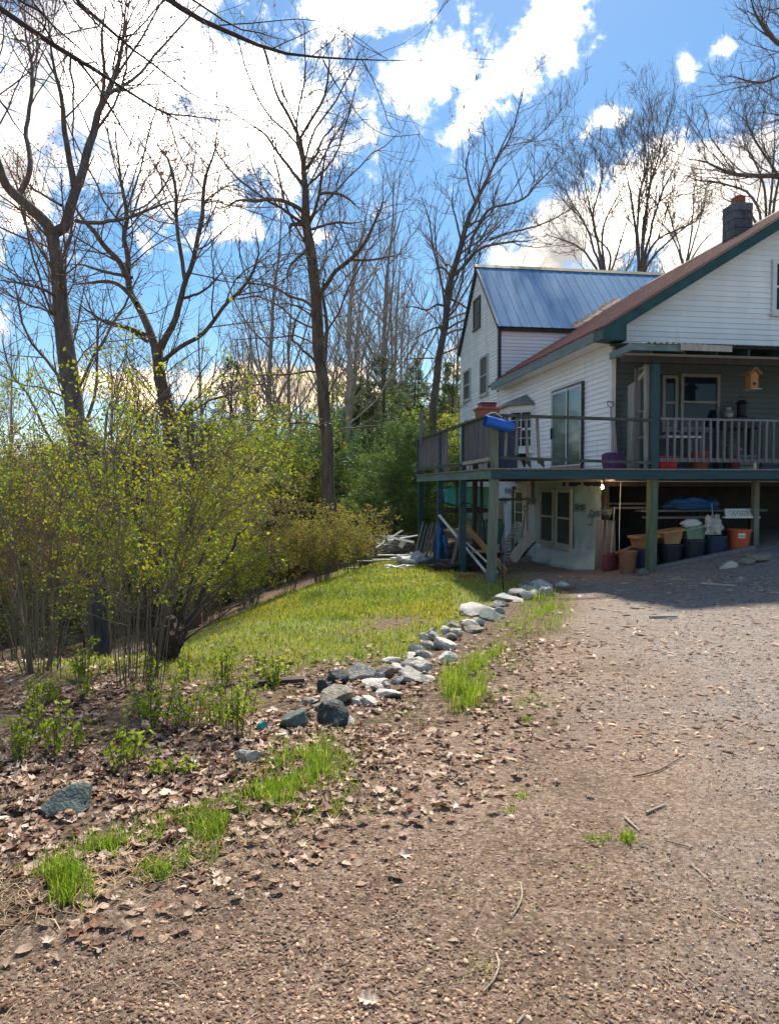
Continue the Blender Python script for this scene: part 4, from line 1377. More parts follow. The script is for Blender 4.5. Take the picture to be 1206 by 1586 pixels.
for k in range(4):
    a0, a1 = R(236 + k * 8), R(239.5 + k * 8)
    b.poly([(5.02 + .2035 * math.cos(a), .6 + .2035 * math.sin(a), z0 + zz) for a, zz in ((a0, .26), (a1, .26), (a1, .305), (a0, .305))], [(0, 1, 2, 3)])
b.build('label_print', metal_black, ob)
tp = thing('small_pot', 'tan clay pot standing on the ground before the dark tub', 'pot', on_g(2.70, .45, 0))
z0 = gz_h(2.70, .45) - .02
MB().lathe((2.70, .45, z0), [(.001, 0), (.125, 0), (.165, .38), (.178, .38), (.178, .42), (.15, .42), (.001, .36)], 20).build('pot_body', mat('clay_tan', (.30, .15, .075), (.22, .11, .055), rough=.8), tp)
tm = thing('edging_timber', 'old grey timber edging along the tubs under the deck', 'timber', on_g(3.8, .3))
MB().beam((2.8, .36, gz_h(2.8, .36) + .0), (5.2, .40, gz_h(5.2, .4) + .02), .10, .10).build('timber', wood_grey, tm)
# shelf with stored boards, tarp and the patterned board
sh = thing('plank_shelf', 'rough plank shelf under the porch loaded with odds and ends', 'shelf', (3.8, 2.0, .1))
for i, (s0, s1, t, z) in enumerate(((2.85, 4.0, 1.8, 1.20), (2.8, 3.9, 2.05, 1.28), (3.55, 4.9, 1.3, 1.02), (3.6, 6.4, 1.7, 1.14))):
    MB().box((s0, t, z), (s1, t + .26, z + .04)).build('plank', wood_grey, sh)
for s in (2.95, 3.9, 5.0, 6.2):
    MB().box((s, 1.95, -.1), (s + .09, 2.04, 1.135)).build('upright', wood_dark, sh)
tarp = crumple('blue_tarp', 'dark blue tarp heaped on the shelf under the porch', 'tarp', (4.75, 1.75, 1.185), .40, blue_tarp, 8, stretch=(1.5, .5, .42))
sg = thing('patterned_board', 'white board with black zigzag pattern lying above the orange bucket', 'board', (5.1, .75, 1.0))
za = gz_h(5.1, .7) + .60
b = MB().box((4.80, .74, za), (5.55, .80, za + .03))
b.poly([(4.82, .72, za), (5.55, .72, za), (5.49, .82, za + .18), (4.86, .82, za + .18), (4.82, .735, za - .005), (5.55, .735, za - .005), (5.49, .835, za + .175), (4.86, .835, za + .175)],
       [(0, 1, 2, 3), (4, 7, 6, 5), (0, 4, 5, 1), (1, 5, 6, 2), (2, 6, 7, 3), (3, 7, 4, 0)])
b.build('board', label_white, sg)
b = MB()
rr = random.Random(4)
for i in range(13):
    s = 4.98 + i * .036
    for j in range(3):
        u0, u1 = .25 + j * .19, .25 + j * .19 + .15
        x0 = s + rr.uniform(-.012, .012)
        x1 = x0 + rr.choice((-.03, .035))
        b.poly([(x0, .7185 + .1 * u0, za + .18 * u0), (x0 + .014, .7185 + .1 * u0, za + .18 * u0), (x1 + .014, .7185 + .1 * u1, za + .18 * u1), (x1, .7185 + .1 * u1, za + .18 * u1)], [(0, 1, 2, 3)])
b.build('zigzag_print', metal_black, sg)
sb_ = thing('concrete_piece', 'flat grey concrete slab lying on the gravel at right edge', 'slab', on_g(5.1, -.35))
b = MB()
b.poly([(x, y, gz_h(x, y) + zz) for zz in (-.03, .045) for x, y in ((4.75, -.55), (5.75, -.50), (5.9, -.05), (4.85, -.10))], [(0, 3, 2, 1), (4, 5, 6, 7), (0, 1, 5, 4), (1, 2, 6, 5), (2, 3, 7, 6), (3, 0, 4, 7)])
b.build('slab', block_grey, sb_, .01)
# shovels by the basement
shovel('garden_shovel', 'long handled shovel with black blade leaning by the basement door', 'shovel', on_g(2.36, 5.55, .0), (2.56, 5.72, 1.02), .30, .36, metal_black, wood_grey)
shovel('red_shovel', 'dark red shovel with long pale handle by the basement corner', 'shovel', on_g(2.62, 1.0, .0), (2.82, 1.25, 1.25), .34, .38, maroon_plastic, wood_pale, grip=False)
cu = thing('garden_fork', 'black toothed cultivator leaning at the house wrap beside the shovel', 'garden fork', on_g(2.35, 4.95))
b = MB()
z0 = gz_h(2.35, 4.95)
A, B_ = Vector((2.22, 5.05, z0 + .02)), Vector((2.48, 4.72, z0 + .45))
b.tube([A, B_], .016, 6)
for i in range(7):
    p = A.lerp(B_, .1 + .13 * i)
    b.tube([p - Vector((.08, .03, -.01)), p, p + Vector((.08, .02, .05))], .010, 5)
b.build('teeth', metal_black, cu)
# teal tub and black frame hanging under the deck
te = thing('teal_tub', 'large teal plastic tub hung under the deck between the posts', 'tub', (.6, 4.3, 1.2))
b = MB()
b.prism([(.08, 4.0, 1.30), (.12, 4.0, 1.60), (.24, 4.0, 1.66), (1.12, 4.0, 1.64), (1.12, 4.0, 1.18), (.4, 4.0, 1.20)], (0, .7, 0))
b.build('tub_body', teal_plastic, te, .03)
MB().box((.06, 3.96, 1.06), (1.15, 4.74, 1.15)).build('support_plank', wood_dark, te)
for s in (.35, .95):
    MB().tube([(s, 3.97, 1.08), (s, 3.96, 1.40), (s, 4.0, 1.78)], .012, 6).build('strap', metal_black, te)
MB().tube([(.3, 3.9, 1.1), (.32, 3.9, .95), (.4, 3.9, .93), (.42, 3.9, 1.09)], .012, 6).build('hose_loop', metal_black, te)
fk = thing('metal_rack', 'black metal rack hanging under the deck near the corner post', 'frame', (.9, 2.5, 1.4))
b = MB()
for (p, q) in (((.62, 2.9, 1.80), (.62, 2.9, 1.10)), ((1.22, 1.4, 1.80), (1.22, 1.4, 1.42)), ((.30, 1.2, 1.40), (1.22, 1.4, 1.42)), ((.32, 1.2, 1.80), (.32, 1.2, 1.0))):
    b.beam(p, q, .05, .05, (0, 1, 0))
b.build('frame', metal_black, fk)
# boards and poles leaning among the posts
def leaning(name, lab, p, q, w, h, m, cat='board', up=(0, 1, 0), group=None):
    o = thing(name, lab, cat, p, group)
    MB().beam(p, q, w, h, up).build('board' if cat != 'pole' else 'shaft', m, o)
    return o


leaning('white_moulding', 'long white moulding leaning between the deck posts', on_g(.35, 1.6, .02), (-.12, 3.7, 1.02), .05, .02, wood_white)
leaning('lumber_board', 'light brown board leaning diagonally behind the corner post', on_g(.62, 1.15, .03), (.22, 2.6, .82), .14, .035, wood_brown, up=(1, 0, 0))
leaning('cross_board', 'short brown board resting level across the junk under the deck', (.18, 2.0, .36), (.72, 1.9, .37), .10, .05, wood_brown, up=(0, 0, 1))
leaning('grey_lath', 'grey lath leaning against the second deck post', on_g(-.20, 2.2, .02), (.12, 2.6, .95), .06, .02, wood_grey)
leaning('pale_strip', 'pale strip of wood leaning low at the second deck post', on_g(.5, 1.3, .03), (.10, 2.3, .55), .035, .02, wood_white)
leaning('white_plank', 'white plank leaning on the house wrap below the deck', on_g(1.75, 4.3, .04), (2.35, 4.55, .58), .24, .06, wood_white, up=(0, 1, .3))
for k in range(6):
    leaning('metal_pipe', 'grey metal pipe in the bundle leaning at the far deck post', on_g(-.45 + k * .075, 5.1 - k * .12, .02), (-.10 + k * .06, 5.6 - k * .1, .78 - .04 * (k % 3)), .035, .035, metal_grey, 'pole', group='metal pipes leaning at the far post')
for k in range(4):
    o = thing('fence_board', ['pale upright fence board nearest the house wrap', 'pale upright fence board second from the house wrap', 'pale upright fence board third from the house wrap', 'greenish fence board leaning behind the corner post'][k], 'board', on_g(2.25 - k * .18, 7.0, 0), 'fence boards standing by the wall')
    s = 2.32 - k * .19
    MB().beam((s, 6.9, gz_h(s, 6.9) - .02), (s + .03, 7.15, 1.25 - .03 * k), .17, .025, (0, 1, 0)).build('board', wood_white if k < 3 else post_grey, o)
# blue tarp wrapped upright bundle
bd = thing('blue_bundle', 'upright bundle of boards wrapped in torn blue tarp by the post', 'bundle', on_g(-.12, 3.9))
z0 = gz_h(-.12, 3.9)
for k, (dx, dy, hh) in enumerate(((0, 0, .98), (.10, .05, .86), (.19, -.02, .70), (-.06, .06, .80))):
    V, n_ = [], 9
    b = MB()
    rr = random.Random(k)
    prev = None
    pts = []
    for i in range(7):
        u = i / 6
        pts.append((-.12 + dx * (1.2 - u * .6) + rr.uniform(-.02, .02), 3.75 + dy + rr.uniform(-.02, .02), z0 + hh * u))
    b.tube(pts, [.06, .075, .06, .07, .055, .065, .03], 7)
    b.build('tarp_fold', blue_tarp if k in (0, 2) else navy_plastic, bd)
tu = thing('green_wheelbarrow', 'dark green wheelbarrow tray tipped up under the deck', 'wheelbarrow', on_g(.95, 2.9, .1))
z0 = gz_h(1.0, 3.0)
b = MB()
b.prism([(.62, 2.7, z0 + .62), (.60, 2.7, z0 + .95), (.70, 2.7, z0 + 1.08), (1.02, 2.7, z0 + 1.08), (1.08, 2.7, z0 + .95), (1.0, 2.7, z0 + .58), (.8, 2.7, z0 + .50)], (0, .22, 0))
b.build('tray', mat('barrow_green', (.03, .085, .085), (.02, .06, .06), rough=.5), tu, .03)
MB().tube([(.7, 2.8, z0 + .6), (.62, 2.75, z0 + .02)], .016, 6).build('leg', metal_black, tu)
MB().tube([(1.0, 2.8, z0 + .6), (1.05, 2.75, z0 + .02)], .016, 6).build('leg', metal_black, tu)
ht = thing('hose_coil', 'white ribbed hose hanging beside the wheelbarrow under the deck', 'hose', on_g(1.15, 2.6, .0))
z0 = gz_h(1.15, 2.6)
b = MB()
for i in range(12):
    u = i / 11
    x, z_ = .98 + .22 * u + .04 * math.sin(u * 9), z0 + .22 + .75 * u
    b.tube([(x - .07, 2.45, z_), (x, 2.40, z_ + .03), (x + .07, 2.45, z_ + .01)], .022, 6)
b.tube([(.98, 2.45, z0), (.98, 2.45, z0 + .3), (1.2, 2.46, z0 + .95)], .02, 6)
b.build('hose', metal_grey, ht)
cab = thing('black_cable', 'black cable drooping round the middle deck post', 'cable', (0, 2, 1.2))
b = MB()
b.tube([(-.25, 2.0, 1.02), (-.22, 1.97, 1.2), (-.05, 1.95, 1.33), (.12, 1.95, 1.32), (.3, 1.95, 1.2), (.42, 1.97, .9), (.45, 2, .55)], .012, 6)
b.build('cable', metal_black, cab)
crumple('junk_heap', 'heap of dark brush and rubbish under the deck behind the posts', 'heap', on_g(.5, 3.3, -.02), .42, wood_dark, 12, stretch=(1.5, .7, .9), sharp=.9)
crumple('junk_heap', 'low dark heap of leaves and rubbish at the second deck post', 'heap', on_g(-.1, 2.35, -.02), .30, mat('leaf_heap', (.10, .07, .055), (.05, .035, .03), scale=18, bump=.6), 13, stretch=(1.5, .7, .55), sharp=1.0)
crumple('white_sheeting', 'crumpled white plastic sheeting on the grass at the far deck post', 'sheeting', on_g(-.55, 4.3, -.03), .33, white_plastic, 21, stretch=(1.3, .8, .55), sharp=1.3)
crumple('white_sheeting', 'small torn scrap of white plastic on the grass nearest the lumber', 'sheeting', on_g(-1.05, 3.5, -.03), .18, white_plastic, 24, stretch=(1.5, .8, .35), sharp=1.3)
bk = thing('paving_brick', 'single red brick lying at the foot of the corner post', 'brick', on_g(-.22, .75))
MB().beam(on_g(-.36, .72, .03), on_g(-.10, .80, .03), .11, .065).build('brick_body', brick_red, bk, .006)
# scrap lumber pile at the far end of the lawn
rr = random.Random(11)
for i in range(22):
    s0, t0 = -.55 + rr.gauss(0, .22), 8.1 + rr.gauss(0, .35)
    a_ = rr.gauss(0.25, .5)
    L = rr.uniform(.5, 1.5)
    zz = gz_h(s0, t0) + .04 + .028 * i * rr.uniform(.6, 1.1)
    dv = Vector((math.cos(a_), math.sin(a_) * .8, rr.gauss(-.05, .22))) * L / 2
    c = Vector((s0, t0, zz))
    mk, cn = rr.choice(((wood_white, 'white painted'), (wood_pale, 'pale weathered'), (wood_white, 'white painted'), (wood_grey, 'dark grey')))
    leaning('scrap_board', cn + ' scrap board in the lumber pile behind the lawn', tuple(c - dv), tuple(c + dv), rr.uniform(.06, .16), .025, mk, up=(rr.gauss(0, .4), rr.gauss(0, .3), 1), group='boards in the scrap lumber pile')
for i in range(7):
    s0, t0 = -.85 + rr.gauss(0, .4), 5.6 + rr.gauss(0, .8)
    a_ = rr.uniform(-.4, .5)
    L = rr.uniform(.5, 1.1)
    dv = Vector((math.cos(a_), math.sin(a_), 0)) * L / 2
    c = Vector((s0, t0, gz_h(s0, t0) + .03 + .01 * i))
    leaning('loose_board', 'pale loose board lying flat on the grass before the lumber pile', tuple(c - dv), tuple(c + dv), rr.uniform(.07, .14), .025, rr.choice((wood_white, wood_pale)), up=(0, 0, 1), group='loose boards on the grass')
o = thing('cut_log', 'short dark log lying left of the scrap lumber pile', 'log', on_g(-1.35, 7.2))
p = on_g(-1.5, 7.3, .09)
MB().tube([p, (p[0] + .35, p[1] - .1, p[2])], .09, 12).build('log', bark_black, o)
sk = thing('plant_stake', 'thin black garden stake standing in the grass before the deck', 'stake', on_g(-.15, -.9))
p = on_g(-.14, -1.1, -.05)
MB().tube([p, (p[0] - .02, p[1] + .05, p[2] + .75), (p[0] - .05, p[1] + .1, p[2] + .82)], .012, 6).build('stake', metal_black, sk)

# ------------------------------------------------------------------ trees
def catmull(pts, n):
    P = np.asarray(pts, float)
    P = np.vstack([2 * P[0] - P[1], P, 2 * P[-1] - P[-2]])
    d = np.concatenate([[0], np.cumsum(np.linalg.norm(np.diff(P[1:-1, :3], axis=0), axis=1))])
    u = np.linspace(0, d[-1], n)
    i = np.clip(np.searchsorted(d, u, 'right') - 1, 0, len(d) - 2)
    t = ((u - d[i]) / np.maximum(d[i + 1] - d[i], 1e-6))[:, None]
    p0, p1, p2, p3 = P[i], P[i + 1], P[i + 2], P[i + 3]
    return .5 * (2 * p1 + (p2 - p0) * t + (2 * p0 - 5 * p1 + 4 * p2 - p3) * t ** 2 + (3 * p1 - p0 - 3 * p2 + p3) * t ** 3)


def norm(v):
    return v / np.maximum(np.linalg.norm(v, axis=-1, keepdims=True), 1e-9)


def tubes(P, Rr, sides):
    """P (N,K,3), Rr (N,K) -> verts, quads"""
    N, K, _ = P.shape
    T = norm(np.gradient(P, axis=1))
    ref = np.where(np.abs(norm(P[:, -1] - P[:, 0])[:, 2:3]) < .85, np.array([[0, 0, 1.]]), np.array([[1., 0, 0]]))[:, None, :]
    A = norm(np.cross(T, np.broadcast_to(ref, T.shape)))
    B = np.cross(T, A)
    ang = np.arange(sides) * 2 * math.pi / sides
    V = P[:, :, None, :] + Rr[:, :, None, None] * (A[:, :, None, :] * np.cos(ang)[None, None, :, None] + B[:, :, None, :] * np.sin(ang)[None, None, :, None])
    idx = np.arange(N * K * sides).reshape(N, K, sides)
    a, b = idx[:, :-1, :], idx[:, 1:, :]
    F = np.stack([a, np.roll(a, -1, 2), np.roll(b, -1, 2), b], -1).reshape(-1, 4)
    return V.reshape(-1, 3), F


def join(parts):
    V, F, o = [], [], 0
    for v, f in parts:
        V.append(v)
        F.append(f + o)
        o += len(v)
    return np.concatenate(V), np.concatenate(F)


def spawn(P, Rr, per_m, lratio, ang, K, g, up=.05, noise=.14, rr_=.55, umin=.2, umax=1.0, lmin=.1, lmax=9, rmin=.0028, rend=.45, taper_len=.75, flat=None, nmax=60, slim=.0105):
    N, K0, _ = P.shape
    L = np.linalg.norm(np.diff(P, axis=1), axis=2).sum(1)
    n = np.clip(np.floor(L * per_m + g.random(N)).astype(int), 1, nmax)
    idx = np.repeat(np.arange(N), n)
    M = len(idx)
    u = umin + (umax - umin) * g.random(M) ** .85
    f = u * (K0 - 1)
    i = np.minimum(f.astype(int), K0 - 2)
    w = (f - i)[:, None]
    p = P[idx, i] * (1 - w) + P[idx, i + 1] * w
    T = norm(P[idx, i + 1] - P[idx, i])
    r = Rr[idx, i] * (1 - w[:, 0]) + Rr[idx, i + 1] * w[:, 0]
    rv = norm(g.normal(size=(M, 3)))
    if flat is not None:
        rv[:, 2] *= flat
    perp = norm(rv - T * (rv * T).sum(1, keepdims=True))
    an = np.radians(ang[0] + (ang[1] - ang[0]) * g.random(M))[:, None]
    d = norm(T * np.cos(an) + perp * np.sin(an))
    ln = np.clip(L[idx] * lratio * (1.2 - taper_len * u) * (.55 + .8 * g.random(M)), lmin, lmax)
    step = (ln / (K - 1))[:, None]
    out = np.empty((M, K, 3))
    out[:, 0] = p
    for k in range(1, K):
        d = norm(d + noise * g.normal(size=(M, 3)) + np.array([0, 0, up]))
        out[:, k] = out[:, k - 1] + d * step
    r0 = np.maximum(np.minimum(r * rr_, ln * slim) * (.75 + .4 * g.random(M)), rmin)
    tt = np.linspace(1, rend, K)[None]
    R2 = np.maximum(r0[:, None] * tt, rmin * .55)
    R2[:, -1] *= .6
    return out, R2


def leaf_quads(P, g, size, spread, per, droop=.3, fold=.25, tints=None, wide=.32):
    """small folded leaves scattered round the points P"""
    M = len(P) * per
    c = np.repeat(P, per, 0) + g.normal(size=(M, 3)) * spread
    a = norm(g.normal(size=(M, 3)) + np.array([0, 0, -droop]))
    b = norm(np.cross(a, norm(g.normal(size=(M, 3)))))
    n = np.cross(a, b)
    s = (size * (.6 + .8 * g.random(M)))[:, None]
    v0, v2 = c, c + a * s
    m = c + a * s * .5 + n * s * fold * .3
    v1, v3 = m + b * s * wide, m - b * s * wide
    V = np.stack([v0, v1, v2, v3], 1).reshape(-1, 3)
    F = np.arange(M * 4).reshape(M, 4)
    if tints is None:
        t = .65 + .6 * g.random(M)
        col = np.stack([t * (.9 + .3 * g.random(M)), t, t * (.7 + .5 * g.random(M))], 1)
    else:
        k = g.integers(0, len(tints), M)
        col = np.asarray(tints)[k] * (.7 + .5 * g.random(M))[:, None]
    return V, F, np.repeat(col, 4, 0)


class Tree:
    def __init__(self, seed):
        self.g = np.random.default_rng(seed)
        self.lv = {}

    def limbs(self, lims, K=26, wob=.02):
        P, Rr = [], []
        for pts, rad in lims:
            c = catmull(np.hstack([np.asarray(pts, float), np.asarray(rad, float)[:, None]]), K)
            p = c[:, :3]
            L = np.linalg.norm(p[-1] - p[0])
            n_ = self.g.normal(size=(K, 3)) * wob * L * .12
            n_[0] = 0
            n_ = (n_ + np.roll(n_, 1, 0)) * .5
            n_[0] = 0
            P.append(p + n_)
            tp = 1 - .72 * ss(.55, 1.0, np.linspace(0, 1, K))
            Rr.append(np.maximum(c[:, 3] * (.78 if len(P) > 1 else .97) * (tp if len(P) > 1 else 1 - .3 * ss(.7, 1, np.linspace(0, 1, K))), .003))
        self.lv[0] = (np.array(P), np.array(Rr))
        return self

    def grow(self, src, dst, **k):
        srcs = [self.lv[s] for s in (src if isinstance(src, (list, tuple)) else [src])]
        outs = [spawn(P, R_, g=self.g, **k) for P, R_ in srcs]
        self.lv[dst] = (np.concatenate([o[0] for o in outs]), np.concatenate([o[1] for o in outs]))
        return self

    def geo(self, levels, sides):
        return join([tubes(*self.lv[l], s) for l, s in zip(levels, sides)])


def put_tree(T, name, label, base, cat='tree', group=None, bark=None, twig=None, trunk_levels=(0,), trunk_sides=(10,), crown_levels=(1, 2, 3), crown_sides=(5, 4, 3), buds=None, leaves=None, rot=0.0):
    o = thing(name, label, cat, tuple(base), group, frame='w', rotz=rot)
    off = np.asarray(base, float)
    V, F = T.geo(trunk_levels, trunk_sides)
    link('trunk' if cat == 'tree' else 'stems', np_mesh('trunk', V - off, F, True), bark or bark_grey, o)
    lv = [(l, s) for l, s in zip(crown_levels, crown_sides) if l in T.lv]
    if lv:
        V, F = T.geo([l for l, _ in lv], [s for _, s in lv])
        link('crown' if cat == 'tree' else 'twigs', np_mesh('crown', V - off, F, True), twig or twig_brown, o)
    if buds:
        m, lev, size, per, spread = buds[:5]
        P = T.lv[lev][0]
        sel = P[:, P.shape[1] // 2:].reshape(-1, 3)
        keep = T.g.random(len(sel)) < per
        V, F, c = leaf_quads(sel[keep], T.g, size, spread, 2)
        link('buds', np_mesh('buds', V - off, F, False, c), m, o)['kind'] = 'stuff'
    if leaves:
        for (m, lev, size, per, spread, n_, tints, *wide_) in leaves:
            P = T.lv[lev][0]
            sel = P[:, 1:].reshape(-1, 3)
            keep = T.g.random(len(sel)) < per
            V, F, c = leaf_quads(sel[keep], T.g, size, spread, n_, tints=tints, wide=wide_[0] if wide_ else .32)
            link('foliage', np_mesh('foliage', V - off, F, False, c), m, o)['kind'] = 'stuff'
    return o


def pix_limb(Y, pts, wpx, dY=None):
    """limb drawn through view points at distance Y (dY: its reach towards or away), widths in view units"""
    n_ = len(pts)
    dy = np.zeros(n_) if dY is None else np.interp(np.linspace(0, 1, n_), np.linspace(0, 1, len(dY)), dY)
    P = np.array([at(p[0], p[1], Y + d) for p, d in zip(pts, dy)])
    w = np.interp(np.linspace(0, 1, n_), np.linspace(0, 1, len(wpx)), wpx)
    return P, w * (Y + dy) / FPX / 2


# T1: forked maple at the left
Y = 11.5
Y1 = 11.5
b1 = np.array([at(157, 960, Y1)[0], Y1, 0.0])
b1[2] = float(ground_z(b1[0], b1[1]))
T1 = Tree(1).limbs([
    pix_limb(Y1, [(160, 1080), (148, 880), (133, 760), (116, 640), (101, 530), (93, 450), (85, 385), (80, 358)], [34, 31, 29, 28, 27, 27]),
    pix_limb(Y1, [(80, 362), (72, 345), (50, 325), (25, 303), (8, 282), (0, 262), (-12, 220), (-20, 150), (-10, 60), (-30, -60)], [24, 21, 18, 15, 11, 7], [0, -.6, -1.5]),
    pix_limb(Y1, [(82, 362), (100, 352), (108, 325), (115, 300), (128, 270), (140, 220), (150, 180), (170, 140), (185, 90), (195, 20), (200, -60)], [22, 20, 18, 15, 12, 8, 5], [0, .5, 1.5]),
    pix_limb(Y1, [(116, 290), (108, 245), (100, 200), (97, 160), (85, 110), (78, 60), (70, -20)], [13, 11, 8, 6, 4], [0, -.8, -1.5]),
    pix_limb(Y1, [(28, 305), (45, 275), (48, 245), (40, 205), (48, 160), (50, 100), (38, 40), (45, -40)], [12, 10, 8, 6, 4], [0, .6, 1.4]),
    pix_limb(Y1, [(150, 190), (162, 120), (158, 60), (170, -30)], [8, 6, 4], [0, -1]),
    pix_limb(Y1, [(118, 342), (150, 345), (180, 340), (215, 332), (250, 318), (290, 308), (330, 300)], [8, 7, 5, 3], [0, -1.2, -2]),
    pix_limb(Y1, [(95, 318), (75, 306), (50, 290), (30, 278)], [6, 5, 3], [0, 1.5]),
    pix_limb(Y1, [(90, 460), (60, 445), (25, 438), (-30, 430)], [7, 5, 3], [0, -2]),
    pix_limb(Y1, [(100, 500), (70, 480), (40, 470), (-20, 440)], [5, 4, 3], [0, 1]),
    pix_limb(Y1, [(168, 145), (210, 120), (245, 80), (300, 20), (340, -30)], [7, 5, 4, 2.5], [0, .8]),
])
T1.grow(0, 1, per_m=3.0, lratio=.46, ang=(25, 60), K=9, up=.07, noise=.13, rr_=.5, umin=.3, lmin=.5, lmax=3.0)
T1.grow([0, 1], 2, per_m=3.4, lratio=.5, ang=(25, 60), K=7, up=.05, noise=.15, rr_=.5, umin=.3, lmin=.4, lmax=1.5, rmin=.0042)
T1.grow([1, 2], 3, per_m=4.6, lratio=.4, ang=(25, 60), K=5, up=.04, noise=.18, rr_=.55, umin=.25, lmin=.22, lmax=.7, rmin=.0042)
put_tree(T1, 'maple_tree', 'big forked grey tree at the left rising behind the shrubs', b1, bark=bark_grey, twig=twig_brown, buds=(bud_red, 3, .03, .34, .014))

# T2: V shaped tree right of it
Y2 = 15.0
b2 = np.array([at(299, 900, Y2)[0], Y2, 0.0])
b2[2] = float(ground_z(b2[0], b2[1]))
T2 = Tree(2).limbs([
    pix_limb(Y2, [(303, 1000), (290, 820), (275, 720), (260, 640), (248, 580), (243, 540)], [30, 26, 25, 24, 23]),
    pix_limb(Y2, [(243, 545), (230, 505), (214, 475), (202, 448), (197, 400), (192, 368), (196, 330), (188, 280), (180, 220), (176, 150)], [17, 14, 11, 9, 6, 4], [0, .4, 1]),
    pix_limb(Y2, [(202, 440), (185, 405), (165, 385), (147, 360), (128, 338), (116, 318), (110, 290)], [12, 10, 8, 5], [0, -1]),
    pix_limb(Y2, [(245, 548), (256, 525), (271, 498), (280, 465), (289, 433), (299, 408), (311, 348), (317, 284), (330, 240), (340, 190), (350, 140)], [15, 12, 10, 8, 6, 3], [0, -.4, -1]),
    pix_limb(Y2, [(288, 440), (280, 390), (274, 345), (272, 300), (262, 250), (240, 215), (225, 170)], [8, 7, 5, 3], [0, .8]),
    pix_limb(Y2, [(250, 560), (285, 535), (318, 512), (348, 473), (383, 438), (395, 410), (402, 390), (396, 352), (405, 310)], [9, 8, 6, 5, 3], [0, -.8, -1.5]),
    pix_limb(Y2, [(383, 438), (410, 442), (445, 455)], [4, 3, 2], [-1, -1.8]),
    pix_limb(Y2, [(212, 470), (190, 445), (168, 436), (135, 438), (105, 444)], [9, 8, 6, 4], [0, 1]),
    pix_limb(Y2, [(228, 520), (200, 508), (165, 500), (135, 480), (110, 462)], [9, 7, 5, 4], [0, -1.6]),
    pix_limb(Y2, [(230, 530), (190, 505), (150, 495), (112, 500)], [7, 5, 3], [0, -.6]),
    pix_limb(Y2, [(205, 430), (160, 420), (125, 410), (98, 412)], [7, 5, 3], [0, .6]),
    pix_limb(Y2, [(281, 463), (312, 452), (335, 432), (360, 395)], [6, 4, 2.5], [0, -1]),
])
T2.grow(0, 1, per_m=2.6, lratio=.5, ang=(30, 65), K=9, up=.05, noise=.15, rr_=.5, umin=.3, lmin=.5, lmax=3.2)
T2.grow([0, 1], 2, per_m=3.2, lratio=.5, ang=(25, 65), K=7, up=.04, noise=.17, rr_=.5, umin=.25, lmin=.45, lmax=1.7, rmin=.005)
T2.grow([1, 2], 3, per_m=4.2, lratio=.4, ang=(25, 60), K=5, up=.03, noise=.2, rr_=.55, umin=.25, lmin=.25, lmax=.8, rmin=.0048)
put_tree(T2, 'forked_tree', 'V shaped brown tree with leafy sprouts at its fork beyond the shrubs', b2, bark=bark_brown, twig=twig_brown, buds=(bud_red, 3, .026, .06, .01))

# T3: tall straight tree in the middle
b3 = gp(512, 872)
Y3 = b3[1] if b3[1] < 30 else 20
Y3 = 18.5
b3 = np.array([at(512, 800, Y3)[0], Y3, float(ground_z(at(512, 800, Y3)[0], Y3))])
T3 = Tree(3).limbs([
    pix_limb(Y3, [(513, 885), (509, 780), (503, 640), (497, 550), (490, 470), (484, 400), (478, 350), (473, 310), (471, 275), (468, 240), (464, 214)], [24, 20, 19, 18, 16, 14, 11, 9]),
    pix_limb(Y3, [(464, 216), (455, 195), (443, 172), (430, 150), (420, 118), (412, 90), (400, 50)], [7, 6, 4, 2.5], [0, -.8]),
    pix_limb(Y3, [(464, 216), (473, 200), (485, 180), (500, 155), (507, 128), (510, 95), (505, 60)], [6, 5, 4, 2.5], [0, .8]),
    pix_limb(Y3, [(470, 288), (456, 270), (443, 253), (425, 230), (413, 211), (395, 196), (372, 182), (350, 165)], [8, 6, 5, 4, 2.5], [0, .8, 1]),
    pix_limb(Y3, [(472, 262), (490, 240), (500, 215), (520, 190), (528, 160)], [6, 4, 2.5], [0, 1]),
    pix_limb(Y3, [(477, 335), (462, 322), (440, 312), (419, 308), (398, 311), (369, 310), (345, 322), (320, 318)], [9, 8, 7, 5, 3], [0, -1, -2]),
    pix_limb(Y3, [(478, 347), (488, 325), (494, 300), (498, 275), (503, 245), (512, 215)], [8, 6, 5, 3], [0, -1]),
    pix_limb(Y3, [(495, 300), (515, 299), (533, 304), (548, 315), (562, 328)], [6, 5, 3], [-.6, -1.6]),
    pix_limb(Y3, [(484, 355), (505, 348), (525, 344), (545, 346), (575, 340)], [6, 5, 3], [0, 1.4]),
    pix_limb(Y3, [(491, 462), (500, 448), (508, 437), (521, 419), (542, 402), (563, 380), (578, 350), (590, 318), (600, 290)], [10, 9, 8, 6, 4], [0, -.8, -1.6]),
    pix_limb(Y3, [(542, 402), (570, 403), (600, 398), (630, 392)], [6, 4, 2.5], [-.6, 0]),
    pix_limb(Y3, [(482, 378), (470, 392), (455, 405), (448, 415), (445, 430), (452, 445)], [6, 5, 3], [0, -1]),
    pix_limb(Y3, [(489, 480), (470, 465), (449, 459), (425, 444), (400, 436), (380, 436)], [7, 5, 4, 3], [0, 1]),
    pix_limb(Y3, [(478, 350), (462, 347), (450, 350), (449, 366)], [8, 8, 7, 6], [0, -.5]),
    pix_limb(Y3, [(503, 560), (506, 510), (502, 470), (499, 448), (504, 420), (498, 414), (492, 425)], [8, 7, 6, 5, 4], [-.3, -.5]),
    pix_limb(Y3, [(493, 500), (470, 480), (440, 470), (410, 480)], [4, 3, 2], [0, -2]),
])
T3.grow(0, 1, per_m=2.3, lratio=.55, ang=(30, 70), K=9, up=.035, noise=.18, rr_=.5, umin=.32, lmin=.6, lmax=3.2, rmin=.007)
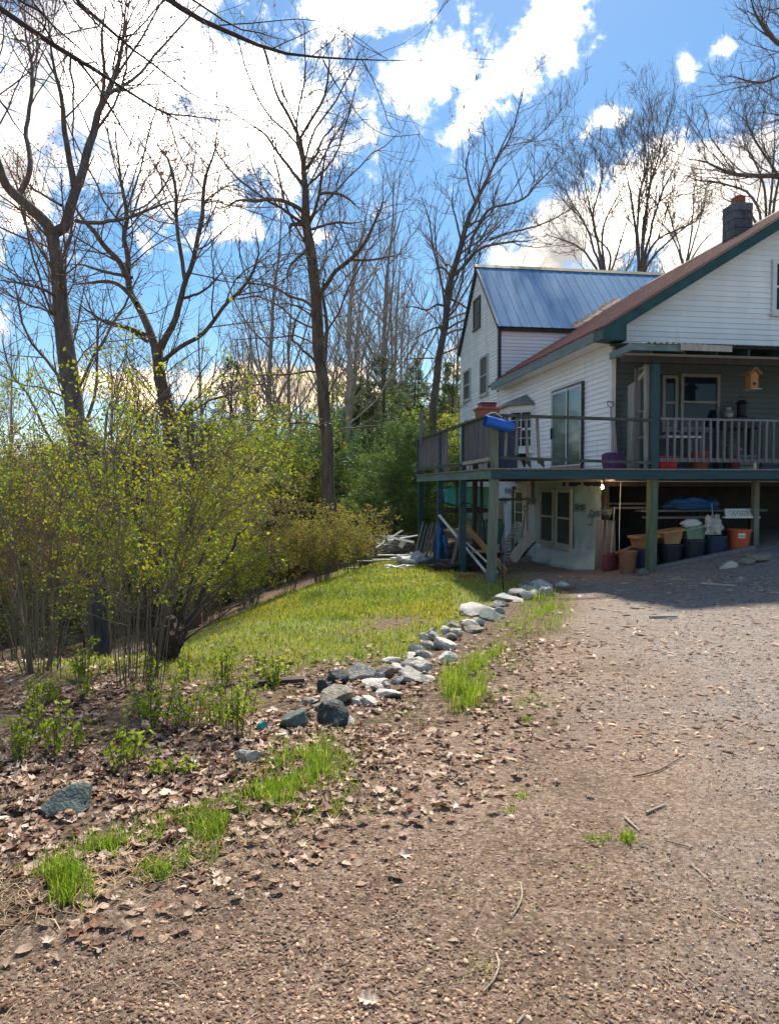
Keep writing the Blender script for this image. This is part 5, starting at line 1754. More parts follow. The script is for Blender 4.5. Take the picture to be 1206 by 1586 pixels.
T3.grow([0, 1], 2, per_m=2.7, lratio=.5, ang=(25, 65), K=7, up=.035, noise=.2, rr_=.5, umin=.25, lmin=.5, lmax=1.7, rmin=.006, nmax=14)
T3.grow([1, 2], 3, per_m=3.6, lratio=.42, ang=(25, 65), K=5, up=.03, noise=.22, rr_=.55, umin=.25, lmin=.28, lmax=.8, rmin=.0055)
put_tree(T3, 'tall_tree', 'tall straight dark tree standing alone in the middle behind the lawn', b3, bark=bark_brown, twig=twig_brown)

# T4: leaning tree beside the back block
Y4 = 26.0
x4 = at(658, 760, Y4)[0]
b4 = np.array([x4, Y4, float(ground_z(x4, Y4))])
T4 = Tree(4).limbs([
    pix_limb(Y4, [(656, 800), (660, 740), (667, 673), (672, 616), (680, 552), (688, 504), (693, 462), (700, 428), (708, 395), (717, 363), (725, 334), (738, 308), (752, 281), (765, 255), (775, 234), (793, 195)], [14, 12.5, 12, 11, 10, 9, 7.5, 6, 4, 2.5]),
    pix_limb(Y4, [(700, 430), (712, 418), (725, 405), (737, 390), (757, 380), (790, 375), (820, 372), (851, 365)], [7, 6, 5, 4, 2.5], [0, -1, -2]),
    pix_limb(Y4, [(726, 392), (729, 375), (740, 350), (757, 325), (780, 318), (810, 308), (830, 285), (855, 260), (875, 228)], [6, 5, 4, 3], [-.3, 1]),
    pix_limb(Y4, [(757, 372), (790, 360), (828, 351), (865, 335), (904, 310)], [4, 3.5, 3, 2], [-.6, -2]),
    pix_limb(Y4, [(698, 432), (690, 418), (678, 414), (666, 425)], [5, 4, 3], [0, 1]),
    pix_limb(Y4, [(691, 412), (685, 400), (675, 390), (662, 375)], [4, 3, 2], [.6, 1.8]),
    pix_limb(Y4, [(688, 474), (676, 472), (660, 480), (640, 475), (618, 478)], [5, 4, 3, 2], [0, -1.5]),
    pix_limb(Y4, [(686, 504), (668, 510), (650, 520), (632, 532)], [4, 3, 2], [0, 1.5]),
    pix_limb(Y4, [(690, 518), (702, 512), (714, 510), (730, 506)], [6, 5, 4], [0, 1.5]),
    pix_limb(Y4, [(694, 495), (708, 488), (722, 484), (738, 482)], [5, 4, 3], [0, 2]),
    pix_limb(Y4, [(696, 462), (712, 470), (725, 478), (735, 474)], [5, 4, 3], [0, -1]),
    pix_limb(Y4, [(714, 375), (706, 340), (700, 310), (704, 270)], [4, 3, 2], [0, .8]),
    pix_limb(Y4, [(720, 350), (745, 340), (775, 325)], [4, 3, 2], [0, -1]),
    pix_limb(Y4, [(735, 312), (725, 280), (722, 250), (735, 215)], [4, 3, 2], [0, .8]),
    pix_limb(Y4, [(672, 555), (655, 555), (635, 556), (612, 556)], [3, 2.5, 2], [0, -1]),
    pix_limb(Y4, [(676, 585), (690, 600), (700, 625), (712, 645)], [3, 2.5, 2], [0, -1]),
])
T4.grow(0, 1, per_m=1.7, lratio=.5, ang=(25, 60), K=9, up=.06, noise=.15, rr_=.5, umin=.4, lmin=.7, lmax=3.8, rmin=.009)
T4.grow([0, 1], 2, per_m=2.1, lratio=.5, ang=(25, 60), K=7, up=.05, noise=.17, rr_=.5, umin=.35, lmin=.6, lmax=2.0, rmin=.008, nmax=14)
T4.grow([1, 2], 3, per_m=2.9, lratio=.42, ang=(25, 60), K=5, up=.05, noise=.2, rr_=.55, umin=.25, lmin=.35, lmax=1.0, rmin=.0072)
put_tree(T4, 'leaning_tree', 'tall leaning tree close to the left end of the back building', b4, bark=bark_brown, twig=twig_brown)


def fan_tree(seed, Y, px, py0, tips, label, name='bare_tree', w0=12, n_extra=3, bark=None, dens=1.0, base_px=None, group=None):
    """multi stemmed bare tree: stems fan from (px, py0) to the tips"""
    xb = at(base_px or px, 760, Y)[0]
    base = np.array([xb, Y, float(ground_z(xb, Y))])
    g = np.random.default_rng(seed)
    root = at(px, py0, Y)
    lims = [(np.array([base - [0, 0, .2], base * .5 + root * .5 + [.1, 0, 0], root]), np.array([w0 * 1.3, w0 * 1.1, w0]) * Y / FPX / 2)]
    for (tx, ty) in tips:
        t = at(tx, ty, Y + g.uniform(-3, 3))
        mid = root * .55 + t * .45 + np.array([(root[0] - t[0]) * .12, 0, 0]) + g.normal(size=3) * .25
        q = root * .2 + t * .8 + g.normal(size=3) * .3 + np.array([(t[0] - root[0]) * .03, 0, 0])
        lims.append((np.array([root, mid, q, t]), np.array([w0 * .50, w0 * .34, w0 * .2, w0 * .09]) * Y / FPX / 2))
    T = Tree(seed).limbs(lims, K=20, wob=.03)
    T.grow(0, 1, per_m=1.3 * dens, lratio=.42, ang=(20, 50), K=8, up=.09, noise=.12, rr_=.5, umin=.3, lmin=.8, lmax=4, rmin=.011)
    T.grow([0, 1], 2, per_m=1.7 * dens, lratio=.48, ang=(20, 50), K=6, up=.07, noise=.14, rr_=.5, umin=.35, lmin=.7, lmax=1.9, rmin=.010, nmax=12)
    T.grow([1, 2], 3, per_m=2.2 * dens, lratio=.42, ang=(20, 55), K=4, up=.06, noise=.16, rr_=.55, umin=.3, lmin=.4, lmax=1.0, rmin=.009)
    return put_tree(T, name, label, base, bark=bark or bark_grey, twig=twig_brown, group=group, crown_sides=(4, 3, 3))


fan_tree(51, 36, 938, 440, [(868, 268), (890, 250), (925, 215), (955, 235), (900, 320), (975, 330), (840, 350)], 'bare fan shaped tree behind the blue roof, left of the two', w0=11, dens=1.45)
fan_tree(52, 37, 990, 440, [(960, 205), (1000, 165), (1035, 178), (1070, 215), (1085, 290), (1010, 260), (1060, 350)], 'bare fan shaped tree behind the blue roof, right of the two', w0=13, dens=1.45)
fan_tree(53, 44, 1060, 420, [(1040, 300), (1075, 255), (1100, 300), (1130, 330), (1020, 340)], 'thin bare tree behind the maroon roof left of the chimney', w0=9, dens=1.4)
fan_tree(54, 34, 1185, 400, [(1120, 265), (1060, 225), (1160, 180), (1200, 150), (1240, 120), (1280, 220)], 'bare spreading tree behind the chimney at right', w0=13, dens=1.4)
# T6: big limbs reaching in from a tree outside the right edge
Y6 = 24.0
x6 = at(1400, 760, Y6)[0]
b6 = np.array([x6, Y6, float(ground_z(x6, Y6))])
T6 = Tree(6).limbs([
    pix_limb(Y6, [(1400, 790), (1395, 600), (1370, 420), (1345, 300), (1310, 150), (1290, 0), (1270, -150)], [34, 32, 28, 24, 18, 8]),
    pix_limb(Y6, [(1350, 320), (1280, 290), (1206, 274), (1165, 272), (1125, 266), (1095, 252), (1060, 245), (1030, 230)], [12, 10, 8, 6, 3], [0, -1]),
    pix_limb(Y6, [(1310, 150), (1260, 100), (1206, 68), (1180, 40), (1165, 10), (1150, -40)], [12, 9, 7, 4], [0, -1]),
    pix_limb(Y6, [(1240, 90), (1200, 120), (1170, 128), (1130, 118), (1110, 125)], [6, 4, 3], [-.5, -2]),
    pix_limb(Y6, [(1300, 120), (1250, 40), (1215, -10), (1190, -60)], [9, 6, 4], [0, 1]),
    pix_limb(Y6, [(1206, 274), (1180, 235), (1160, 200), (1150, 160)], [5, 4, 2.5], [-.5, .5]),
    pix_limb(Y6, [(1340, 300), (1300, 220), (1240, 190), (1190, 175), (1150, 180)], [9, 6, 4, 3], [0, .8]),
    pix_limb(Y6, [(1355, 340), (1290, 340), (1230, 325), (1195, 335), (1170, 325)], [8, 5, 3], [0, 1.5]),
])
T6.grow(0, 1, per_m=2.0, lratio=.46, ang=(25, 60), K=9, up=.05, noise=.15, rr_=.5, umin=.3, lmin=.6, lmax=2.6, rmin=.008)
T6.grow([0, 1], 2, per_m=2.4, lratio=.5, ang=(25, 60), K=7, up=.05, noise=.17, rr_=.5, umin=.3, lmin=.5, lmax=1.4, rmin=.006, nmax=14)
T6.grow([1, 2], 3, per_m=3.2, lratio=.42, ang=(25, 60), K=5, up=.04, noise=.2, rr_=.55, umin=.25, lmin=.3, lmax=.7, rmin=.006)
put_tree(T6, 'oak_tree', 'large bare tree whose limbs reach in from the right edge above the roof', b6, bark=bark_brown, twig=twig_brown)

# overhead branches of the tree standing left of the camera
Yo = 6.0
bo = np.array([-5.6, 6.2, float(ground_z(-5.6, 6.2))])
To = Tree(8).limbs([
    (np.array([bo, bo + [.1, 0, 3], bo + [.25, .1, 6], bo + [.6, 0, 9]]), np.array([.24, .20, .17, .12])),
    (np.vstack([bo + [.35, 0, 6.3], at(80, -110, 6.4), pix_limb(Yo + .3, [(255, -5), (330, 40), (420, 76), (500, 90), (600, 91), (700, 92), (775, 95)], [1])[0]]), np.array([.06, .04, .032, .027, .022, .017, .012, .008, .004])),
    (np.vstack([bo + [.2, 0, 5.6], pix_limb(Yo, [(-60, -15), (0, 14), (77, 66), (137, 101), (186, 134), (235, 164), (282, 189), (330, 219), (390, 262)], [1])[0]]), np.array([.04, .034, .030, .027, .024, .021, .018, .014, .010, .005])),
    (np.vstack([bo + [.3, 0, 6.1], pix_limb(Yo, [(40, -60), (118, 0), (153, 30), (197, 71), (238, 101), (290, 140), (328, 159), (400, 175), (440, 185)], [1])[0]]), np.array([.034, .026, .022, .019, .017, .015, .012, .010, .007, .004])),
    (np.vstack([bo + [.2, 0, 5.0], pix_limb(Yo + .5, [(-60, 110), (0, 156), (22, 189), (49, 224), (79, 246), (120, 262)], [1])[0]]), np.array([.03, .018, .015, .012, .009, .006, .003])),
    (np.vstack([bo + [.3, 0, 6.0], pix_limb(Yo - .5, [(60, -60), (98, 0), (109, 25), (137, 55), (164, 85), (192, 104), (200, 125)], [1])[0]]), np.array([.026, .019, .016, .013, .010, .008, .005, .003])),
    (pix_limb(Yo, [(118, 90), (145, 125), (170, 164), (197, 211), (235, 268)], [1])[0], np.array([.015, .012, .010, .008, .004])),
    (pix_limb(Yo, [(186, 134), (250, 172), (300, 180), (352, 186), (438, 187)], [1])[0], np.array([.011, .009, .007, .005, .003])),
    (pix_limb(Yo + .3, [(500, 92), (520, 130), (545, 165), (566, 190), (600, 210), (650, 208)], [1], [0, .5])[0], np.array([.009, .006, .005, .004, .003, .002])),
    (pix_limb(Yo + .3, [(560, 92), (578, 125), (592, 160), (604, 195), (620, 205)], [1], [0, -.5])[0], np.array([.007, .005, .004, .003, .002])),
    (pix_limb(Yo + .3, [(420, 76), (455, 60), (510, 40), (560, 70), (600, 91)], [1], [0, -.3])[0], np.array([.007, .005, .004, .003, .002])),
    (pix_limb(Yo + .3, [(330, 40), (400, 35), (470, 30), (530, 45), (590, 85)], [1], [0, .6])[0], np.array([.008, .006, .005, .004, .002])),
    (pix_limb(Yo, [(-30, -40), (30, 0), (70, 25), (118, 90)], [1])[0], np.array([.016, .013, .011, .008])),
], wob=.01)
To.lv[9] = (To.lv[0][0][1:], To.lv[0][1][1:])
To.grow(9, 1, per_m=4.2, lratio=.30, ang=(30, 75), K=8, up=-.015, noise=.16, rr_=.5, umin=.3, lmin=.15, lmax=1.2, rmin=.0028, nmax=14)
To.grow(1, 2, per_m=5.5, lratio=.45, ang=(30, 70), K=6, up=.0, noise=.2, rr_=.6, umin=.25, lmin=.1, lmax=.4, rmin=.0020, nmax=8)
put_tree(To, 'overhanging_tree', 'dark tree at the left whose long branches hang across the top of the view', bo, bark=bark_black, twig=bark_black, crown_levels=(1, 2), crown_sides=(4, 3), buds=(bud_red, 2, .022, .25, .008))

# ------------------------------------------------------------------ shrubs in the left foreground
GREENS = [(1, 1, .7), (1.25, 1.15, .6), (.8, 1.0, .8), (1.35, 1.05, .6), (.95, 1.15, .6)]
RUSTS = [(1, 1, 1), (1.3, .9, .7), (.8, 1.1, .8), (1.1, 1.2, .6)]


def shrub(seed, base, n, height, spread, label, name='shrub', leafm=None, per=.6, lsize=.04, nleaf=2, lean=(0, 0), r0=.014, tints=GREENS, group=None, base_r=.2, up=.05, dens=1.0, stemm=None, k3=True, low=.3, lspread=.028):
    g = np.random.default_rng(seed)
    lims = []
    for i in range(n):
        a = g.uniform(0, 2 * math.pi)
        o = np.array([math.cos(a), math.sin(a), 0]) * base_r * math.sqrt(g.random())
        out = np.array([math.cos(a), math.sin(a), 0]) * spread * (.25 + .9 * g.random()) + np.array([lean[0], lean[1], 0])
        h = height * (.55 + .5 * g.random())
        p0 = np.asarray(base) + o
        p0[2] = float(ground_z(p0[0], p0[1])) - .06
        p1 = p0 + out * .18 + [0, 0, h * .38]
        p2 = p0 + out * .55 + [0, 0, h * .76] + g.normal(size=3) * .06
        p3 = p0 + out * 1.0 + [0, 0, h] + g.normal(size=3) * .1
        rr0 = r0 * (.3 + .75 * g.random() ** 2)
        lims.append((np.array([p0, p1, p2, p3]), np.array([rr0, rr0 * .8, rr0 * .5, rr0 * .22])))
    T = Tree(seed).limbs(lims, K=14, wob=.05)
    T.grow(0, 1, per_m=2.6 * dens, lratio=.36, ang=(25, 65), K=8, up=up, noise=.17, rr_=.5, umin=low, lmin=.2, lmax=1.5, rmin=.003)
    T.grow([0, 1], 2, per_m=3.0 * dens, lratio=.42, ang=(25, 65), K=6, up=.03, noise=.2, rr_=.5, umin=.3, lmin=.12, lmax=.7, rmin=.0022, nmax=10)
    lv = [(leafm or leaf_green, 2, lsize * .78, per * .9, lspread * 1.05, nleaf + 4, tints)]
    return put_tree(T, name, label, np.asarray(base), cat='shrub', bark=stemm or stem_shrub, twig=stemm or stem_shrub, trunk_sides=(6,), crown_levels=(1, 2), crown_sides=(4, 3), leaves=lv, group=group)


s1 = gp(215, 1062)
s2 = gp(62, 1040)
s3 = gp(150, 1005)
s4 = gp(280, 985)
shrub(101, s1, 34, 2.6, .85, 'dense clump of thin upright stems with yellow green leaves, nearest the grass', per=.5, r0=.0085, lean=(.18, .1), base_r=.2, lsize=.036)
shrub(102, s2, 20, 2.8, 1.15, 'yellow green shrub with crooked stems at the left edge', per=.42, r0=.016, lean=(.0, .2))
shrub(103, s3, 18, 3.15, 1.25, 'tall yellow green shrub between the two nearest clumps', per=.42, r0=.018, lean=(.1, .5))
shrub(104, s4, 16, 2.35, 1.05, 'wide arching shrub with yellow green leaves leaning over the lawn', per=.48, r0=.015, lean=(.35, .5))
shrub(105, gp(-120, 1010), 34, 2.6, 1.1, 'yellow green shrub standing just outside the left edge', per=.42, r0=.015, lean=(.2, .3))
# few bare crooked stems spreading right from the clump
g = np.random.default_rng(31)
sb = gp(250, 1020)
lims = []
for tgt, w in (((400, 790), 9), ((372, 745), 7), ((330, 720), 8), ((420, 850), 6), ((440, 900), 4), ((390, 880), 5), ((180, 560), 9), ((205, 545), 8), ((240, 590), 7), ((155, 600), 8)):
    e = at(tgt[0], tgt[1], sb[1] + g.uniform(-.4, .8))
    m_ = sb * .5 + e * .5 + np.array([0, 0, .12]) + g.normal(size=3) * .05
    rr0 = w * sb[1] / FPX / 2
    lims.append((np.array([sb - [0, 0, .05] + g.normal(size=3) * [.06, .06, 0], m_, e]), np.array([rr0, rr0 * .7, rr0 * .25])))
Tb = Tree(32).limbs(lims, K=16, wob=.10)
Tb.grow(0, 1, per_m=4, lratio=.32, ang=(25, 60), K=8, up=.04, noise=.2, rr_=.5, umin=.35, lmin=.15, lmax=.8, rmin=.0028)
Tb.grow(1, 2, per_m=4, lratio=.42, ang=(25, 60), K=6, up=.03, noise=.22, rr_=.55, umin=.2, lmin=.08, lmax=.35, rmin=.002)
put_tree(Tb, 'shrub', 'dark bare crooked stems spreading right out of the leafy clump', sb, cat='shrub', bark=bark_black, twig=bark_black, trunk_sides=(7,), crown_levels=(1, 2), crown_sides=(4, 3), leaves=[(leaf_green, 2, .036, .10, .02, 1, GREENS)])


def base_at(px, Y):
    x = at(px, 760, Y)[0]
    return np.array([x, Y, float(ground_z(x, Y))])


# bushes along the edge of the lawn and the slope
shrub(111, base_at(500, 15.5), 60, 1.55, .8, 'rounded bush with orange tinged young leaves on the lawn edge', leafm=leaf_rust, tints=[(1.3, 1.1, .7), (1.5, 1.25, .5), (1.2, 1.6, .5), (1.0, 1.5, .5)], per=.75, lsize=.05, r0=.010, low=.12, nleaf=2)
shrub(112, base_at(545, 17.0), 40, 1.35, .65, 'small bush with yellow orange leaves right of the rounded bush', leafm=leaf_rust, tints=[(1.3, 1.2, .6), (1, 1.4, .6)], per=.55, lsize=.05, r0=.009, low=.12)
shrub(113, base_at(385, 14.5), 30, 1.5, .8, 'green bush in front of the orange bush on the slope', per=.55, lsize=.045, r0=.011, low=.12)
shrub(114, base_at(330, 14.5), 34, 2.0, 1.1, 'loose green bush on the slope behind the arching shrub', per=.5, lsize=.045, r0=.012, low=.15)
shrub(115, base_at(445, 19.5), 22, 2.0, 1.0, 'tall reddish brown bush behind the orange bush', leafm=leaf_rust, tints=[(.8, 1.1, .7), (1, 1.2, .6), (1.1, .8, .7)], per=.40, lsize=.055, r0=.014)
shrub(116, base_at(385, 20.0), 24, 3.6, 1.7, 'tall brown twiggy shrub left of the middle tree', leafm=leaf_rust, tints=[(.75, 1.1, .7), (1, 1.1, .7), (1.2, .85, .8)], per=.42, lsize=.06, r0=.016)
shrub(117, base_at(310, 19.0), 34, 4.6, 1.8, 'tall olive shrub below the V shaped tree', per=.35, lsize=.06, r0=.016)
shrub(118, base_at(60, 10.5), 22, 3.3, 1.4, 'green shrub behind the left trunk', per=.5, lsize=.045, r0=.015)
shrub(119, base_at(210, 12.0), 22, 3.4, 1.5, 'yellow green shrub between the two left trunks', per=.5, lsize=.048, r0=.015)
shrub(120, base_at(20, 9.6), 18, 3.9, 1.2, 'thin tree like shrub with dark red buds at the left edge', leafm=bud_red, tints=[(1, .8, .8), (1.1, .9, .6)], per=.42, lsize=.035, r0=.018)
shrub(121, base_at(548, 27.0), 30, 2.0, 1.0, 'pale green loose bush beyond the lumber pile', per=.4, lsize=.055, r0=.012)


def conifer(seed, base, h, r, label, name='evergreen_tree', m=None, tints=None, n=26, lsize=.16, per=5, soft=False, group=None):
    g = np.random.default_rng(seed)
    base = np.asarray(base, float)
    T = Tree(seed).limbs([(np.array([base - [0, 0, .2], base + [0, 0, h * .5], base + [g.normal() * .1, 0, h]]), np.array([h * .012, h * .009, .01]))], K=16, wob=.01)
    P0, R0 = T.lv[0]
    nb = n * 5
    u = np.sort(g.uniform(.06, .97, nb))
    z = base[2] + h * u
    a = g.uniform(0, 2 * math.pi, nb)
    L = r * (1 - u) ** (.62 if soft else .8) * (.75 + .4 * g.random(nb)) + .12
    K = 7
    tt = np.linspace(0, 1, K)[None, :]
    d = np.stack([np.cos(a), np.sin(a)], 1)
    out = np.zeros((nb, K, 3))
    out[:, :, 0] = base[0] + d[:, :1] * L[:, None] * tt
    out[:, :, 1] = base[1] + d[:, 1:] * L[:, None] * tt
    rise_ = (.25 if soft else .10)
    out[:, :, 2] = z[:, None] + L[:, None] * (rise_ * tt + (.10 if soft else -.22) * tt ** 2) + g.normal(size=(nb, K)) * .02
    T.lv[1] = (out, np.maximum(L[:, None] * .018 * (1 - .8 * tt), .004))
    T.grow(1, 2, per_m=4.5, lratio=.45, ang=(30, 65), K=5, up=.02, noise=.1, rr_=.5, umin=.2, lmin=.12, lmax=.8, rmin=.004, flat=.35)
    return put_tree(T, name, label, base, bark=bark_black, twig=stem_shrub, crown_levels=(1, 2), crown_sides=(3, 3), group=group,
                    leaves=[(m or leaf_deep, 2, lsize * .72, .95, .05, per * 3, tints, .10)])


DG = [(1.1, 1.15, 1.3), (.85, .95, 1.2), (2.2, 1.6, .9), (1.0, 1.1, 1.4), (1.8, 1.4, .9)]
LG = [(1.9, 2.0, .9), (2.3, 2.2, .8), (1.5, 1.7, 1.0)]
conifer(201, base_at(592, 34), 8.9, 2.8, 'tall dark evergreen beyond the lawn right of the middle tree', tints=DG, n=26, lsize=.20, per=3)
conifer(202, base_at(640, 38), 8.7, 2.7, 'dark evergreen behind the far deck post', tints=DG, n=22, lsize=.22, per=3)
conifer(203, base_at(556, 40), 9.2, 3.1, 'broad dark evergreen directly right of the middle trunk', tints=DG, n=22, lsize=.24, per=3)
conifer(204, base_at(612, 24), 4.2, 1.9, 'young light green pine beyond the lumber pile', name='young_pine', m=leaf_deep, tints=LG, n=22, lsize=.13, per=4, soft=True)
conifer(205, base_at(652, 23), 3.9, 1.6, 'small light green pine behind the far deck post', name='young_pine', m=leaf_deep, tints=LG, n=18, lsize=.13, per=4, soft=True)
conifer(206, base_at(580, 26), 3.5, 1.6, 'low bright green pine left of the young pine', name='young_pine', m=leaf_deep, tints=LG, n=18, lsize=.13, per=4, soft=True)
conifer(207, base_at(700, 36), 8.3, 2.2, 'yellowish evergreen seen between the railing posts', tints=[(1.8, 1.6, .7), (1.3, 1.3, .7)], n=20, lsize=.22, per=3)
conifer(208, base_at(360, 40), 12.0, 2.9, 'pale distant pine above the tall brown shrub', tints=[(1.2, 1.4, 1.5), (1, 1.1, 1.2)], n=22, lsize=.22, per=2)
conifer(209, base_at(300, 22), 6.8, 2.0, 'dark evergreen low on the slope below the V shaped tree', tints=DG, n=20, lsize=.17, per=3)
conifer(210, base_at(130, 20), 6.5, 2.1, 'dark evergreen low on the slope behind the left trunk', tints=DG, n=20, lsize=.17, per=3)

# ------------------------------------------------------------------ woods behind: bare trees, copies of a few
def proto_tree(seed, h, r0, lean=.0, straight=True):
    g = np.random.default_rng(seed)
    top = np.array([g.normal() * .4, g.normal() * .4, h])
    lims = [(np.array([[0, 0, -.6], [g.normal() * .08, 0, h * .3], [g.normal() * .2, g.normal() * .2, h * .65], top]), np.array([r0, r0 * .8, r0 * .5, r0 * .12]))]
    for i in range(7 if straight else 9):
        u = g.uniform(.35, .85)
        a = g.uniform(0, 6.28)
        L = h * (1 - u) * g.uniform(.5, .9)
        p = np.array([0, 0, h * u])
        o = np.array([math.cos(a), math.sin(a), 0])
        lims.append((np.array([p, p + o * L * .25 + [0, 0, L * .25], p + o * L * .5 + [0, 0, L * .75], p + o * L * .6 + [0, 0, L * 1.1]]), np.array([r0 * .35, r0 * .28, r0 * .16, r0 * .06])))
    T = Tree(seed).limbs(lims, K=18, wob=.03)
    T.grow(0, 1, per_m=.75, lratio=.28, ang=(20, 50), K=7, up=.10, noise=.12, rr_=.45, umin=.3, lmin=.6, lmax=3, rmin=.014)
    T.grow([0, 1], 2, per_m=.9, lratio=.36, ang=(20, 50), K=5, up=.07, noise=.14, rr_=.5, umin=.35, lmin=.4, lmax=1.5, rmin=.010, nmax=12)
    T.grow(2, 3, per_m=1.4, lratio=.5, ang=(20, 50), K=4, up=.06, noise=.14, rr_=.6, umin=.2, lmin=.3, lmax=.8, rmin=.008, nmax=5)
    return T


protos = []
for k, (h, r0) in enumerate(((11.5, .11), (13.5, .14), (10, .10), (14.5, .15))):
    protos.append(put_tree(proto_tree(300 + k, h, r0, straight=k != 2), 'woodland_tree', 'thin bare grey tree in the distant woods behind the lawn', np.zeros(3), group='bare trees in the distant woods', bark=twig_far, twig=twig_far, trunk_sides=(7,), crown_sides=(4, 3, 3)))
rr = random.Random(17)
spots = [(532, 30), (541, 34), (577, 45), (586, 42), (610, 44), (597, 55), (636, 48), (622, 60), (560, 52), (520, 46), (470, 50), (436, 48), (390, 52), (372, 44), (345, 58), (320, 50), (650, 52), (690, 45), (703, 38), (410, 40), (452, 60), (505, 62)]
for i in range(24):
    spots.append((rr.uniform(-90, 640), rr.uniform(38, 80)))
def where(px):
    for lim, w in ((90, 'left of the big forked tree'), (250, 'between the big forked tree and the V shaped tree'), (380, 'just right of the V shaped tree'), (500, 'just left of the tall middle tree'),
                   (590, 'just right of the tall middle tree'), (650, 'midway between the tall middle tree and the leaning tree'), (2000, 'close beside the leaning tree')):
        if px < lim:
            return w


for i, (px, Yd) in enumerate(spots):
    src = protos[i % 4]
    o = src if i < 4 else copy_tree(src)
    b = base_at(px, Yd)
    o.location = b
    o.rotation_euler = (rr.gauss(0, .03), rr.gauss(0, .03), rr.uniform(0, 6.28))
    s = rr.uniform(1.0, 1.45)
    o.scale = (s, s, s)
    o['label'] = ('tall' if s * (11.5, 13.5, 10, 14.5)[i % 4] / Yd > .31 else 'low') + ' thin bare tree ' + where(px)
# understory thickets closing the view below the crowns
thick = []
for k, (lm, tn, per) in enumerate(((leaf_rust, [(.8, 1.0, .7), (1.0, 1.0, .8), (1.1, .85, .8)], .3), (leaf_green, [(.75, .8, .9), (.95, .88, .7), (.6, .75, .9)], .7), (leaf_deep, [(1.7, 1.8, .9), (1.3, 1.5, 1.1)], .8))):
    thick.append(shrub(400 + k, np.array([0., 0., 0.]), 34, 4.2, 1.9, 'loose brown twiggy thicket at the foot of the woods' if k == 0 else ('olive green thicket at the foot of the woods' if k == 1 else 'dark green thicket at the foot of the woods'),
                       name='thicket', leafm=lm, tints=tn, per=per, lsize=.10, r0=.018, base_r=.9, low=.1, lspread=.06, group=['brown thickets at the foot of the woods', 'olive thickets at the foot of the woods', 'dark green thickets at the foot of the woods'][k]))
spots = []
for i in range(72):
    Yd = rr.uniform(24, 46)
    px_ = rr.uniform(-120, 740)
    if 535 < px_ < 670:
        Yd = rr.uniform(40, 52)
    spots.append((px_, Yd))
for i in range(22):
    spots.append((rr.uniform(-120, 720), rr.uniform(46, 70)))
for i, (px, Yd) in enumerate(spots):
    src = thick[i % 3]
    o = src if i < 3 else copy_tree(src)
    o.location = base_at(px, Yd) - np.array([0, 0, .2])
    o.rotation_euler = (0, 0, rr.uniform(0, 6.28))
    o['label'] = ('brown twiggy', 'olive green', 'dark green')[i % 3] + ' thicket ' + where(px)
    s = rr.uniform(.95, 1.55) * (1 + max(0, Yd - 34) * .022)
    o.scale = (s, s, s * rr.uniform(.85, 1.15))

# ------------------------------------------------------------------ stones of the border
def rock_mesh(seed, sx, sy, sz, flat=0.0, sub=3):
    g = random.Random(seed)
    bm = bmesh.new()
    bmesh.ops.create_icosphere(bm, subdivisions=sub, radius=1)
    planes = []
    for k in range(11):
        n = Vector((g.gauss(0, 1), g.gauss(0, 1), g.gauss(.2, .8))).normalized()
        planes.append((n, g.uniform(.48, .8)))
    off = Vector((g.uniform(0, 50), g.uniform(0, 50), g.uniform(0, 50)))
    for v in bm.verts:
        p = v.co.copy()
        for n, d in planes:
            e = p.dot(n) - d
            if e > 0:
                p -= n * e * .98
        p += p.normalized() * (mnoise.noise(p * 1.7 + off) * .14 + mnoise.noise(p * 5 + off) * .06 + mnoise.noise(p * 11 + off) * .025)
        v.co = Vector((p.x * sx, p.y * sy, p.z * sz))
    me_ = bpy.data.meshes.new('stone')
    bm.to_mesh(me_)
    bm.free()
    me_.polygons.foreach_set('use_smooth', [True] * len(me_.polygons))
    if hasattr(me_, 'set_sharp_from_angle'):
        me_.set_sharp_from_angle(angle=R(28))
    return me_


